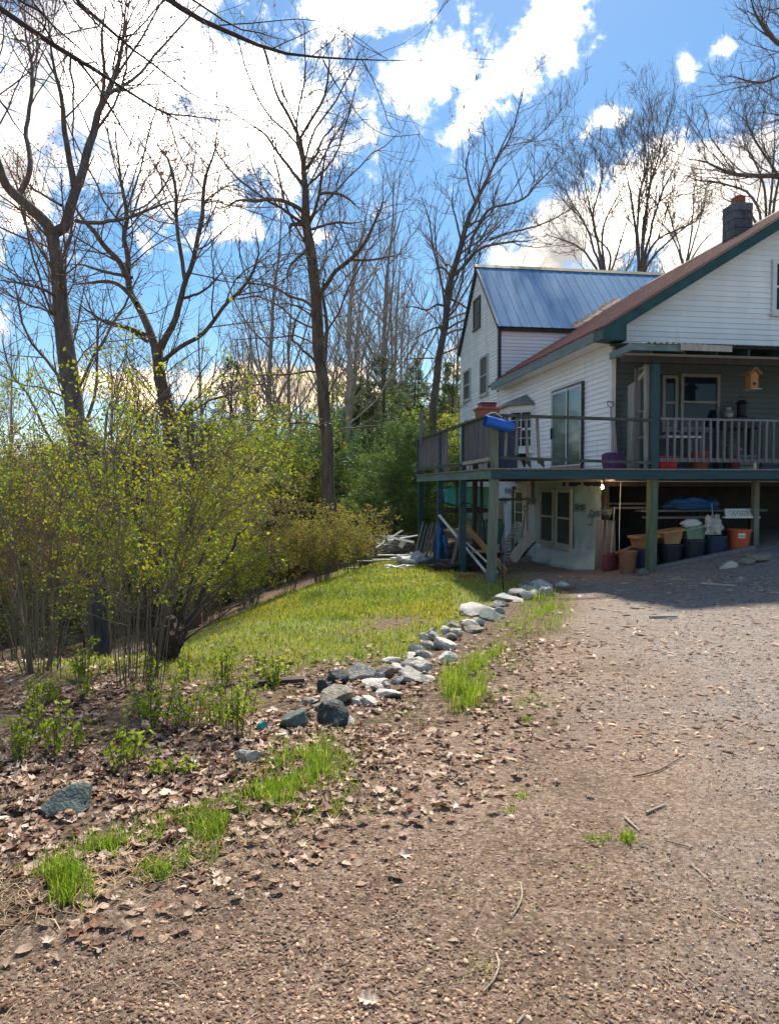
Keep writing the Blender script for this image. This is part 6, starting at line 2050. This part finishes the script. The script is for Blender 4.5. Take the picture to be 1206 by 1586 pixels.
SMALL = 'medium grey fieldstone in the row of the stone border'
ROCKS = [
    (522, 1046, 32, 30, rock_black, 'black stone at the near left end of the border, tilted against a grey slab'),
    (502, 1063, 34, 28, rock_black, 'dark slate coloured stone at the outer left end of the border'),
    (521, 1075, 64, 32, rock_tan, 'long tan grey slab of stone lying in front of the black stones'),
    (511, 1107, 54, 46, rock_black, 'pointed black stone with white patches standing in the dead leaves'),
    (454, 1113, 52, 34, rock_green, 'rounded grey green stone left of the pointed black stone'),
    (538, 1115, 26, 26, rock_grey, 'small grey stone touching the right side of the pointed black stone'),
    (556, 1040, 52, 32, rock_grey, 'broad grey stone behind the long tan slab'),
    (595, 1037, 40, 26, rock_tan, 'brownish grey stone right of the broad grey one'),
    (577, 1056, 46, 16, rock_pale, 'flat white stone lying below the broad grey one'),
    (607, 1021, 28, 14, rock_pale, 'flat pale stone on the lawn side of the border'),
    (600, 1073, 50, 17, rock_pale, 'larger flat white stone nearest the drive at the left end of the border'),
    (571, 1084, 32, 16, rock_pale, 'small flat white stone beside the pointed black stone and the tan slab'),
    (640, 1043, 44, 32, rock_grey, 'large rounded grey stone at the middle bend of the border'),
    (655, 1029, 38, 30, rock_grey, 'grey stone resting behind the large rounded one at the bend'),
    (631, 1027, 28, 20, rock_grey, None), (612, 1032, 22, 14, rock_pale, None), (690, 1017, 32, 24, rock_pale, 'chunky white grey stone on the drive side beyond the bend'),
    (655, 1011, 30, 18, rock_grey, None), (638, 1012, 22, 14, rock_pale, None), (661, 997, 30, 22, rock_grey, None), (685, 994, 40, 26, rock_pale, 'large pale stone in the middle of the narrow part of the border'),
    (672, 985, 26, 16, rock_grey, None), (670, 977, 22, 16, rock_grey, None), (656, 986, 20, 14, rock_pale, None), (702, 966, 26, 16, rock_tan, 'rounded brown grey stone where the border narrows'),
    (689, 976, 20, 14, rock_pale, None), (707, 979, 22, 14, rock_grey, None), (726, 963, 26, 12, rock_pale, None), (734, 975, 28, 13, rock_tan, 'flat tan stone on the drive side of the narrow border'),
    (659, 1050, 30, 12, rock_pale, 'flat white stone right below the large rounded stone'), (697, 985, 20, 14, rock_grey, None), (644, 1003, 24, 16, rock_pale, None),
    (748, 944, 64, 22, rock_pale, 'long pale flat slab near the garden stake'), (762, 952, 48, 16, rock_green, 'dark green flat stone below the long pale slab'),
    (784, 924, 44, 18, rock_pale, None), (772, 934, 30, 14, rock_grey, None), (801, 917, 34, 15, rock_pale, None), (818, 911, 26, 12, rock_grey, None), (842, 905, 36, 17, rock_pale, 'pale pointed stone at the far end of the border by the gravel'),
    (872, 905, 24, 10, rock_pale, None), (800, 928, 24, 11, rock_pale, None), (826, 917, 22, 10, rock_pale, None),
    (105, 1240, 80, 44, rock_green, 'big grey green boulder alone in the dead leaves at lower left'),
    (380, 1172, 40, 28, rock_grey, 'grey white stone alone among the leaves above the grass strip'),
    (478, 1086, 26, 13, rock_tan, 'small ochre stone between the grey green stone and the slab'),
    (1130, 874, 24, 13, rock_pale, 'pale stone on the gravel in front of the tubs'), (1160, 868, 26, 12, rock_tan, 'tan stone on the gravel near the orange bucket'), (1182, 862, 44, 16, rock_tan, 'large tan flat stone on the gravel beside the orange bucket'),
    (998, 886, 20, 10, rock_green, 'small mossy stone at the foot of the small clay pot'),
]
rs = random.Random(23)
for i in range(34):
    u = rs.random()
    k = rs.uniform(460, 850)
    yy = np.interp(k, [450, 540, 640, 690, 745, 800, 850], [1112, 1075, 1035, 985, 955, 922, 906])
    ROCKS.append((k + rs.uniform(-8, 14), yy + rs.uniform(-12, 12) * (1.3 if k < 640 else .7), rs.uniform(13, 22), rs.uniform(9, 15), rs.choice((rock_grey, rock_pale, rock_tan, rock_grey)), 'small half buried fieldstone in the stone border'))
for i, (px, py, w, h, m, lab) in enumerate(ROCKS):
    c = gp(px, py + h * .42)
    d = math.hypot(c[0], c[1])
    wr_, hr_ = w * d / FPX / 2, h * d / FPX / 2
    sy = wr_ * random.uniform(.75, 1.15)
    sz = max(hr_ * .95, .03)
    o = thing('stone', lab or SMALL, 'stone', (c[0], c[1] + sy * .5, float(ground_z(c[0], c[1] + sy * .5)) + sz * (.75 if w < 23 and lab and 'half' in lab else .38)), 'stones of the border' if lab is None else None, frame='w', rotz=0)
    me_ = rock_mesh(500 + i, wr_ * 1.2, sy * 1.2, sz * 1.35)
    loc = o.location.copy()
    bpy.data.objects.remove(o)
    o = bpy.data.objects.new('stone', me_)
    me_.materials.append(m)
    COL.objects.link(o)
    o.location = loc
    o.rotation_euler = (random.uniform(-.12, .12), random.uniform(-.12, .12), random.uniform(-.3, .3))
    setp(o, lab or SMALL, 'stone', 'small stones of the border' if lab and 'half buried' in lab else 'stones of the border')

# dark rotten stump behind the stem clump
o = thing('tree_stump', 'dark rotten stump behind the clump of thin stems', 'stump', tuple(gp(262, 1022)), frame='w')
c = gp(262, 1022)
bm = bmesh.new()
bmesh.ops.create_icosphere(bm, subdivisions=4, radius=1)
for v in bm.verts:
    p = v.co.copy()
    k = 1 + .35 * mnoise.noise(p * 2.1 + Vector((4, 1, 2))) + .18 * mnoise.noise(p * 6)
    v.co = Vector((p.x * .13 * k, p.y * .13 * k, (p.z * .20 + .17) * (.9 + .25 * k)))
me_ = bpy.data.meshes.new('stump')
bm.to_mesh(me_)
bm.free()
link('stump_wood', me_, mat('rotten_wood', (.07, .045, .038), (.03, .02, .018), scale=9, rough=.95, bump=.8, bscale=18), o)
BASE[o.name] = c

# weathered board and small cap in the leaves
p = gp(432, 1062)
o = thing('rotten_plank', 'dark brown rotten plank lying in the leaves left of the black stones', 'plank', tuple(p), frame='w')
MB().beam(tuple(p + [-.22, 0, .03]), tuple(p + [.2, .08, .035]), .10, .03).build('plank', stick_dark, o)
p = gp(404, 1132)
o = thing('bottle_cap', 'small teal plastic cup lying in the dead leaves', 'cup', tuple(p), frame='w')
MB().tube([tuple(p + [0, 0, .03]), tuple(p + [.03, -.04, .05])], [.03, .026], 12).build('cup', teal_plastic, o)

# ------------------------------------------------------------------ loose cover on the ground
def sample_px(n, x0, x1, y0, y1, g, powr=1.0):
    px = g.uniform(x0, x1, n)
    py = y0 + (y1 - y0) * g.random(n) ** powr
    P = gp(px, py)
    return P


def keep_outside(P):
    """not inside the house footprint"""
    d = P[:, :2] - HO[:2]
    s, t = d @ HS[:2], d @ HT[:2]
    return ~((s > WS - .25) & (t > WT - .1))


g = np.random.default_rng(77)


def chips(n, name, label, m, cols, lmin, lmax, asp, thick_, region, accept, powr=1.0, cat='bark chips', tilt=.45):
    P = sample_px(n, *region, g, powr)
    ok = accept(P) & keep_outside(P)
    P = P[ok]
    N = len(P)
    L = (lmin + (lmax - lmin) * g.random(N) ** 2.2)
    W = L * (asp[0] + (asp[1] - asp[0]) * g.random(N))
    Tt = np.minimum(W * thick_, .012) * (.6 + .8 * g.random(N))
    a = g.uniform(0, 2 * math.pi, N)
    u = np.stack([np.cos(a), np.sin(a), g.normal(0, tilt, N) * .5], 1)
    u = norm(u)
    v = norm(np.cross(np.array([0, 0, 1.]) + g.normal(0, tilt * .5, (N, 3)), u))
    w = np.cross(u, v)
    k = 6
    ang = np.arange(k) * 2 * math.pi / k
    rad = .5 + .75 * g.random((N, k))
    ring = (u[:, None] * (np.cos(ang) * .5)[None, :, None] * L[:, None, None] + v[:, None] * (np.sin(ang) * .5)[None, :, None] * W[:, None, None]) * rad[:, :, None]
    top = P[:, None] + ring * .85 + w[:, None] * (Tt[:, None, None] * 1.0) + np.array([0, 0, .003])
    bot = P[:, None] + ring - w[:, None] * Tt[:, None, None] * .2 + np.array([0, 0, .001])
    V = np.concatenate([top, bot], 1).reshape(-1, 3)
    b0 = (np.arange(N) * 12)[:, None]
    quads = [[0, 1, 4, 5], [1, 2, 3, 4]] + [[i, 6 + i, 6 + (i + 1) % 6, (i + 1) % 6] for i in range(6)]
    F = np.concatenate([b0 + np.array(q)[None] for q in quads], 0)
    c = np.asarray(cols)[g.integers(0, len(cols), N)] * (.7 + .6 * g.random(N))[:, None]
    o = link(name, np_mesh(name, V, F, False, np.repeat(c, 12, 0)), m)
    return setp(o, label, cat, kind='stuff')


BROWN = [(.85, .82, .82), (.65, .6, .6), (.42, .38, .38), (1.05, 1.0, .95), (1.5, 1.42, 1.32), (.8, .7, .64), (.4, .34, .32), (1.7, 1.7, 1.65), (.6, .52, .48), (1.2, 1.1, 1.0)]
chips(30000, 'bark_mulch', 'brown bark chips covering the drive in the foreground', chip_mat, BROWN, .006, .030, (.2, .75), .14, (-120, 1330, 1000, 1680), lambda P: g.random(len(P)) < (.08 + 1.1 * ss(.35, .65, fbm(P[:, 0] * 1.3, P[:, 1] * 1.3, 61))) * (.2 + .8 * zones(P[:, 0], P[:, 1])[0]) * (1 - .7 * zones(P[:, 0], P[:, 1])[1]), .8)
chips(16000, 'bark_mulch', 'coarser bark and wood scraps spread on the drive before the house', chip_mat, BROWN + [(2.4, 2.2, 1.9), (.4, .36, .36)], .015, .085, (.12, .45), .22, (480, 1500, 890, 1180), lambda P: g.random(len(P)) < zones(P[:, 0], P[:, 1])[0] * (fbm(P[:, 0] * 1.4, P[:, 1] * 1.4, 5) * 1.5 - .3) * .8)
chips(1500, 'wood_scraps', 'pale splinters and bark strips strewn on the drive before the deck', stick_pale_t, [(1, 1, 1), (.7, .66, .62), (1.3, 1.3, 1.3), (.45, .38, .34), (.9, .8, .7)], .04, .20, (.1, .3), .2, (640, 1400, 893, 1020), lambda P: g.random(len(P)) < zones(P[:, 0], P[:, 1])[0] * .8, 1.6, cat='wood scraps', tilt=.2)
chips(26000, 'gravel', 'grey gravel along the right side of the drive', pebble_mat, [(1.2, 1.1, 1.0), (.8, .74, .68), (1.3, 1.22, 1.15), (1.0, .9, .8), (.65, .6, .56)], .004, .014, (.6, .95), .6, (700, 1350, 860, 1720), lambda P: g.random(len(P)) < zones(P[:, 0], P[:, 1])[1], .8, cat='gravel')


def curl_leaf(g, kind):
    """one dead leaf: lobed outline with a raised curl, length 1"""
    if kind == 0:
        out = [(0, 0), (.14, .10), (.20, .26), (.12, .34), (.30, .46), (.34, .60), (.17, .62), (.24, .82), (.10, .88), (0, 1)]
    elif kind == 1:
        out = [(0, 0), (.22, .14), (.34, .36), (.30, .60), (.18, .82), (0, 1)]
    else:
        out = [(0, 0), (.12, .18), (.42, .28), (.24, .44), (.48, .66), (.16, .64), (.10, .86), (0, 1)]
    cu, cv, tw = g.uniform(-.4, .7), g.uniform(-.4, .5), g.uniform(-.4, .4)
    mid = [(0, y) for _, y in out[1:-1]]
    V, F = [], []

    def Z(x, y):
        return abs(x) * cu + cv * (y - .5) ** 2 + x * (y - .5) * tw + abs(x) * .25 * math.sin(y * 21)
    n = len(out)
    for x, y in out:
        V.append((x, y - .5, Z(x, y)))
    for x, y in out[1:-1]:
        V.append((-x, y - .5, Z(-x, y)))
    for x, y in mid:
        V.append((0, y - .5, Z(0, y) - .03))
    R0, L0, M0 = 0, n, n + n - 2
    m_ = n - 2
    F.append((0, 1, M0, M0))
    F.append((0, M0, L0, L0))
    for i in range(m_ - 1):
        F.append((M0 + i, 1 + i, 2 + i, M0 + i + 1))
        F.append((M0 + i, M0 + i + 1, L0 + i + 1, L0 + i))
    F.append((M0 + m_ - 1, m_, n - 1, n - 1))
    F.append((M0 + m_ - 1, n - 1, L0 + m_ - 1, L0 + m_ - 1))
    return np.array(V), F


LT = [(1.1, 1.05, 1.0), (1.5, 1.5, 1.5), (2.1, 2.3, 2.5), (.65, .56, .52), (.9, .65, .55), (1.35, 1.3, 1.25), (.5, .42, .4), (1.8, 1.85, 1.9)]
leaf_protos = []
gl = np.random.default_rng(5)
for k in range(9):
    leaf_protos.append(curl_leaf(gl, k % 3))


def rot_mats(n, g, tilt):
    a = g.uniform(0, 2 * math.pi, n)
    tx, ty = g.normal(0, tilt, n), g.normal(0, tilt, n)
    ca, sa = np.cos(a), np.sin(a)
    Rz = np.zeros((n, 3, 3))
    Rz[:, 0, 0], Rz[:, 0, 1], Rz[:, 1, 0], Rz[:, 1, 1], Rz[:, 2, 2] = ca, -sa, sa, ca, 1
    Rx = np.zeros((n, 3, 3))
    Rx[:, 0, 0], Rx[:, 1, 1], Rx[:, 1, 2], Rx[:, 2, 1], Rx[:, 2, 2] = 1, np.cos(tx), -np.sin(tx), np.sin(tx), np.cos(tx)
    Ry = np.zeros((n, 3, 3))
    Ry[:, 1, 1], Ry[:, 0, 0], Ry[:, 0, 2], Ry[:, 2, 0], Ry[:, 2, 2] = 1, np.cos(ty), np.sin(ty), -np.sin(ty), np.cos(ty)
    return Rx @ Ry @ Rz


def gp_px(P):
    d = P - np.array([0, 0, EYE])
    c, s_ = math.cos(PITCH), math.sin(PITCH)
    f = d[:, 1] * c - d[:, 2] * s_
    u = d[:, 1] * s_ + d[:, 2] * c
    return np.stack([603 + FPX * d[:, 0] / f, 793 - FPX * u / f], -1)


def leaf_ok(P):
    d, gr, lw, lt = zones(P[:, 0], P[:, 1])
    band = ss(1.1, .0, np.abs(P[:, 0] - drive_x(P[:, 1]) - .2)) * .35 * ss(14, 11, P[:, 1])
    clump = fbm(P[:, 0] * 2.6, P[:, 1] * 2.6, 8)
    pr = lt * ss(.25, .75, clump) * 1.15 + lw * ss(.44, .72, fbm(P[:, 0] * 1.1, P[:, 1] * 1.1, 18)) * .6 + band * d * .55 + d * .003
    q = gp_px(P)
    for (rx, ry, rw, rh, _, _) in ROCKS:
        pr = np.where((np.abs(q[:, 0] - rx) < rw * .42) & (q[:, 1] > ry - rh * .1) & (q[:, 1] < ry + rh * .45), 0, pr)
    return (g.random(len(P)) < pr) & keep_outside(P)


P = np.concatenate([sample_px(15000, -350, 900, 900, 1500, g), sample_px(14000, -350, 950, 985, 1260, g), sample_px(2500, -300, 1500, 1000, 1700, g)])
P = P[leaf_ok(P)]
P = P[np.argsort(np.hypot(P[:, 0], P[:, 1]))]
inview = np.abs(P[:, 0] / P[:, 1]) < .56
near_i = np.where(inview)[0][:300]
rest = np.setdiff1d(np.arange(len(P)), near_i)
# the 300 nearest leaves, each its own piece of the ground
leaf_meshes = []
for k in range(9):
    V, F = leaf_protos[k]
    for c in (0, 2, 4):
        me_ = bpy.data.meshes.new('fallen_leaf')
        me_.from_pydata([tuple(v * .062) for v in V], [], [tuple(dict.fromkeys(f)) for f in F])
        ca = me_.color_attributes.new('tint', 'FLOAT_COLOR', 'POINT')
        ca.data.foreach_set('color', np.tile(np.array([*LT[(k + c) % 8], 1.0]), len(V)))
        me_.materials.append(litter_mat)
        leaf_meshes.append(me_)
for j, i in enumerate(near_i):
    o = bpy.data.objects.new('fallen_leaf', leaf_meshes[j % len(leaf_meshes)])
    COL.objects.link(o)
    o.parent = ground
    o.location = P[i] + [0, 0, .006 + .008 * g.random()]
    o.rotation_euler = (g.normal(0, .16), g.normal(0, .16), g.uniform(0, 6.28))
    s = g.uniform(.6, 1.25)
    o.scale = (s, s, s)


def leaf_field(P, name, label, sc=(.03, .085)):
    Vs, Fs, Cs, off = [], [], [], 0
    n = len(P)
    kind = g.integers(0, 9, n)
    M = rot_mats(n, g, .22) * np.stack([g.uniform(.55, 1.15, n), g.uniform(.7, 1.1, n), g.uniform(.5, 1.6, n)], 1)[:, None, :]
    size = g.uniform(sc[0], sc[1], n)
    tint_ = np.asarray(LT)[g.integers(0, 8, n)] * (.75 + .5 * g.random(n))[:, None]
    for k in range(9):
        sel = np.where(kind == k)[0]
        V, F = leaf_protos[k]
        F = np.array(F)
        X = np.einsum('nij,vj->nvi', M[sel], V) * size[sel][:, None, None] + P[sel][:, None] + np.array([0, 0, .008]) + g.random((len(sel), 1, 1)) * np.array([0, 0, .022])
        Vs.append(X.reshape(-1, 3))
        ff = (F[None] + (np.arange(len(sel)) * len(V))[:, None, None]).reshape(-1, 4) + off
        Fs.append(ff)
        Cs.append(np.repeat(tint_[sel], len(V), 0))
        off += len(sel) * len(V)
    V, F, c = np.concatenate(Vs), np.concatenate(Fs), np.concatenate(Cs)
    tri = F[:, 2] == F[:, 3]
    F3 = np.concatenate([F[tri][:, :3], F[~tri][:, [0, 1, 2]], F[~tri][:, [0, 2, 3]]])
    o = link(name, np_mesh(name, V, F3, False, c), litter_mat)
    return setp(o, label, 'fallen leaves', kind='stuff')


leaf_field(P[rest], 'leaf_litter', 'curled dead brown leaves lying between shrubs, stones and lawn')


# ------------------------------------------------------------------ grass
def blades(P, h, w, name, label, m, cols, lean=.5, cat='grass', kind='stuff', parent=None, patch=0.0):
    n = len(P)
    a = g.uniform(0, 2 * math.pi, n)
    d = np.stack([np.cos(a), np.sin(a), np.zeros(n)], 1)
    sd = np.stack([-np.sin(a), np.cos(a), np.zeros(n)], 1)
    hh = h * (.5 + .8 * g.random(n))
    ww = w * (.7 + .6 * g.random(n))
    ln = lean * g.random(n) * hh
    up = np.array([0, 0, 1.])
    b = P - np.array([0, 0, .01])
    m1 = b + up * (hh * .55)[:, None] + d * (ln * .3)[:, None]
    tp_ = b + up * (hh * (1 - .25 * lean * g.random(n)))[:, None] + d * ln[:, None]
    V = np.stack([b - sd * ww[:, None] * .5, b + sd * ww[:, None] * .5, m1 + sd * ww[:, None] * .4, m1 - sd * ww[:, None] * .4, tp_], 1).reshape(-1, 3)
    k = (np.arange(n) * 5)[:, None]
    F = np.concatenate([k + np.array([[0, 1, 2]]), k + np.array([[0, 2, 3]]), k + np.array([[3, 2, 4]])])
    c = np.asarray(cols)[g.integers(0, len(cols), n)] * (.75 + .5 * g.random(n))[:, None]
    if patch:
        q = np.clip((fbm(P[:, 0] * .9, P[:, 1] * .9, 41) - .42) * 4, 0, 1)[:, None] * patch      # yellower, drier patches
        c = c * (1 - q) + c * np.array([1.75, 1.25, 1.6]) * q
    o = link(name, np_mesh(name, V, F, False, np.repeat(c, 5, 0)), m, parent)
    if parent is None:
        setp(o, label, cat, kind=kind)
    return o


GC = [(1, 1, 1), (1.35, 1.15, .9), (.75, .9, 1), (1.7, 1.35, 1.0), (1.1, 1.1, .8)]
P = np.concatenate([sample_px(60000, -100, 900, 845, 1075, g), sample_px(26000, 200, 700, 845, 960, g)])
zl_ = zones(P[:, 0], P[:, 1])
P = P[(g.random(len(P)) < zl_[2]) & keep_outside(P) & (P[:, 1] < 26)]
dist = np.hypot(P[:, 0], P[:, 1])
blades(P, .045 + .0022 * dist, .004 + .0007 * dist, 'lawn_grass', 'short green lawn sloping away left of the house', grass_mat, GC, .8, patch=.8)
TUFTS = [(450, 1215, 95, 50, 2200, .10), (350, 1280, 110, 40, 2800, .09), (220, 1325, 120, 36, 1900, .08), (110, 1370, 80, 40, 1200, .08), (520, 1180, 50, 50, 700, .08), (260, 1290, 90, 40, 900, .07), (640, 1110, 80, 36, 400, .05), (780, 1010, 70, 50, 900, .07), (850, 960, 60, 40, 900, .09), (560, 1240, 60, 40, 250, .04), (330, 1060, 120, 40, 900, .06), (430, 1040, 90, 30, 900, .05), (130, 1150, 140, 60, 500, .06), (620, 1000, 60, 30, 500, .06),
         (480, 1185, 62, 40, 1900, .17), (430, 1232, 55, 30, 1300, .12), (345, 1275, 60, 32, 1300, .10), (270, 1300, 50, 26, 600, .08), (170, 1328, 52, 20, 1000, .14), (100, 1365, 45, 26, 900, .14), (105, 1395, 16, 14, 160, .10), (245, 1355, 40, 18, 400, .08),
         (385, 1255, 40, 26, 600, .12), (718, 1078, 34, 26, 1700, .22), (740, 1040, 28, 22, 900, .22), (700, 1060, 22, 22, 700, .22), (765, 1015, 30, 14, 350, .2), (845, 950, 46, 26, 1500, .22), (795, 975, 40, 18, 700, .15), (835, 925, 30, 14, 500, .2), (760, 1085, 60, 18, 500, .08), (830, 1090, 50, 18, 260, .06),
         (815, 1115, 14, 6, 160, .05), (470, 1500, 22, 16, 330, .09), (805, 1228, 18, 12, 200, .06), (970, 1300, 15, 10, 200, .06), (925, 1298, 30, 14, 220, .04), (790, 1255, 14, 8, 80, .04), (505, 1255, 40, 20, 300, .07), (800, 1420, 50, 30, 120, .03), (690, 1400, 60, 40, 100, .03), (900, 1340, 60, 40, 100, .03), (740, 1500, 40, 40, 80, .03)]
labs = {}
TP = []
for (px, py, rx, ry, n, h) in TUFTS:
    h = h * .72 if h > .09 else h * .85
    a = g.uniform(0, 2 * math.pi, n)
    r = np.sqrt(-np.log(1 - .97 * g.random(n))) * .62
    q = gp(px + rx * r * np.cos(a), py + ry * r * np.sin(a))
    keepm = (fbm(q[:, 0] * 7, q[:, 1] * 7, 4, 2) > .44) & (g.random(n) < .8)
    TP.append((q[keepm], h))
PP = np.concatenate([q for q, _ in TP])
hh_ = np.concatenate([np.full(len(q), h) for q, h in TP])
blades(PP, hh_ * (.55 + .75 * g.random(len(PP))), .0048, 'grass_tufts', 'fresh bright green grass tufts along the edge of the drive', grass_mat, [(1.0, 1.25, .9), (1.3, 1.45, .9), (.8, 1.05, .9), (1.55, 1.4, .9), (2.3, 1.7, 3.2)], .7)
# dry straw along the drive edge and thin needles all over the drive
P = sample_px(20000, -250, 950, 930, 1500, g)
dd = np.abs(P[:, 0] - drive_x(P[:, 1]) + .15)
P = P[g.random(len(P)) < np.exp(-(dd / .4) ** 2) * .7]


def straw(P, lmin, lmax, w, name, label, cols, m=straw_mat):
    n = len(P)
    a = g.uniform(0, 2 * math.pi, n)
    L = g.uniform(lmin, lmax, n)
    d = np.stack([np.cos(a), np.sin(a), g.normal(0, .12, n)], 1) * L[:, None] * .5
    b = np.stack([-np.sin(a), np.cos(a), np.zeros(n)], 1)
    bend = b * (g.normal(0, .12, n) * L)[:, None] + np.array([0, 0, 1]) * (g.random(n) * .02)[:, None]
    wv = b * (w * (.6 + .8 * g.random(n)))[:, None] * .5
    lift = np.array([0, 0, .008]) + np.array([0, 0, 1]) * (g.random(n) * .012)[:, None]
    V = np.stack([P - d - wv + lift, P - d + wv + lift, P + bend + wv + lift * 1.3, P + bend - wv + lift * 1.3, P + d + wv * .6 + lift, P + d - wv * .6 + lift], 1).reshape(-1, 3)
    k = (np.arange(n) * 6)[:, None]
    F = np.concatenate([k + np.array([[0, 1, 2, 3]]), k + np.array([[3, 2, 4, 5]])])
    c = np.asarray(cols)[g.integers(0, len(cols), n)] * (.7 + .6 * g.random(n))[:, None]
    o = link(name, np_mesh(name, V, F, False, np.repeat(c, 6, 0)), m)
    return setp(o, label, 'straw', kind='stuff')


SC = [(.85, .85, .85), (1.3, 1.3, 1.3), (.5, .46, .43), (.7, .6, .5)]
straw(P, .05, .16, .003, 'dry_straw', 'dry pale straw lying along the grass edge of the drive', SC)
P = sample_px(3000, -250, 1450, 1000, 1700, g, .8)
P = P[g.random(len(P)) < zones(P[:, 0], P[:, 1])[0] * .9]
straw(P, .015, .06, .0015, 'pine_needles', 'thin dry needles and stalks scattered over the drive', SC)

# single sticks on the drive
STICKS = [([(768, 1480), (772, 1500), (764, 1522), (748, 1540)], 8, stick_pale, 'curved pale peeled stick near the bottom of the view'),
          ([(806, 1372), (808, 1392), (800, 1412), (790, 1422)], 6, stick_pale, 'short curved pale stick in the middle of the drive'),
          ([(1000, 1262), (1030, 1249)], 8, stick_pale, 'stout pale stick at right of the small grass tufts'),
          ([(966, 1268), (990, 1290)], 7, stick_pale, 'pale split stick touching the grass tufts on the drive'),
          ([(980, 1205), (1020, 1195), (1055, 1175)], 4, stick_dark, 'long thin dark stick lying across the drive'),
          ([(1068, 1340), (1102, 1370)], 4, stick_pale, 'straight pale stick right of the tufts on the drive'),
          ([(1098, 1412), (1128, 1428)], 4, stick_pale, 'short straight pale stick at the right side of the drive'),
          ([(1034, 1492), (1082, 1536)], 3, stick_pale, 'long thin pale twig at the lower right of the drive'),
          ([(1030, 1305), (1072, 1316)], 4, stick_dark, 'dark stick pointing away from the pale split sticks'),
          ([(652, 1190), (657, 1205), (652, 1220), (660, 1232)], 3, stick_pale, 'thin curled pale twig near the left edge of the drive'),
          ([(600, 1335), (640, 1320), (690, 1318)], 3, stick_dark, 'thin dark twig on the left half of the drive'),
          ([(860, 1160), (915, 1163)], 3, stick_dark, 'dark twig lying level in the middle distance of the drive'),
          ([(650, 1532), (700, 1520), (735, 1508)], 3, stick_dark, 'dark twig among the chips at the lower middle'),
          ([(250, 1535), (292, 1520)], 4, stick_dark, 'short dark stick in the damp patch at lower left'),
          ([(1005, 958), (1048, 957)], 9, wood_pale, 'pale splinter of board lying on the drive before the house'),
          ([(1085, 906), (1140, 910)], 8, stick_pale, 'long pale bark strip at the edge of the gravel'),
          ([(800, 1590), (812, 1575)], 8, stick_pale, 'pale broken stick at the bottom edge of the view')]
for pts, w, m, lab in STICKS:
    q = gp(np.array([p[0] for p in pts]), np.array([p[1] for p in pts]))
    d = np.hypot(q[:, 0], q[:, 1]).mean()
    r_ = w * d / FPX / 2 * .5
    o = thing('stick', lab, 'stick', tuple(q[0]), frame='w')
    c = catmull(np.hstack([q + [0, 0, r_ * .8 + .006], np.full((len(q), 1), r_)]), 8)
    MB().tube([tuple(p[:3]) for p in c], list(c[:, 3] * np.linspace(1, .7, 8)), 7).build('wood', m, o)

# young green sprouts in the leaf litter
def sprout(seed, px, py, hpx, lab, n=9):
    base = gp(px, py)
    d = math.hypot(base[0], base[1])
    h = hpx * d / FPX
    gs = np.random.default_rng(seed)
    lims = []
    for i in range(n):
        a = gs.uniform(0, 6.28)
        o = np.array([math.cos(a), math.sin(a), 0]) * h * .35 * gs.random()
        p0 = base + o * .8
        p0[2] = float(ground_z(p0[0], p0[1])) - .02
        hh = h * gs.uniform(.45, 1.0)
        lims.append((np.array([p0, p0 + o * .2 + [0, 0, hh * .5], p0 + o * .6 + [0, 0, hh]]), np.array([.004, .003, .0015])))
    T = Tree(seed).limbs(lims, K=9, wob=.05)
    T.grow(0, 1, per_m=14, lratio=.25, ang=(35, 70), K=4, up=.08, noise=.1, rr_=.6, umin=.25, lmin=.03, lmax=.12, rmin=.0014)
    return put_tree(T, 'sprout', lab, base, cat='seedling', bark=stem_shrub, twig=leaf_green, trunk_sides=(5,), crown_levels=(1,), crown_sides=(3,),
                    leaves=[(leaf_green, 1, .032, .8, .012, 2, [(1, 1.15, .8), (1.2, 1.3, .8), (.85, 1.05, .8)])])


SPR = [(195, 1190, 80, 'leafy green sprouts in the dead leaves directly before the stem clump'), (92, 1165, 75, 'pale green sprouts in the leaves above the big boulder'),
       (235, 1135, 90, 'tall green sprout cluster at the right foot of the stem clump'), (290, 1125, 70, 'green sprouts between the stem clump and the stones'),
       (365, 1140, 95, 'upright yellow green sprouts left of the grey green stone'), (345, 1060, 60, 'low green sprouts on the lawn edge below the arching shrub'),
       (30, 1180, 60, 'green sprouts at the left edge of the leaf litter'), (130, 1055, 60, 'green sprouts at the feet of the shrubs at left'), (300, 1200, 30, 'tiny sprout by itself above the grass strip'), (430, 1050, 40, 'small sprouts in the grass behind the rotten plank')]
for i, (px, py, hp, lab) in enumerate(SPR):
    sprout(700 + i, px, py, hp, lab, 14 if hp > 50 else 7)
rs = random.Random(9)
for i in range(16):
    o = sprout(730 + i, rs.uniform(10, 470), rs.uniform(1045, 1215), rs.uniform(28, 55), 'small pale green sprout among the dead leaves below the shrubs', 7)
    o['group'] = 'small sprouts in the leaf litter'
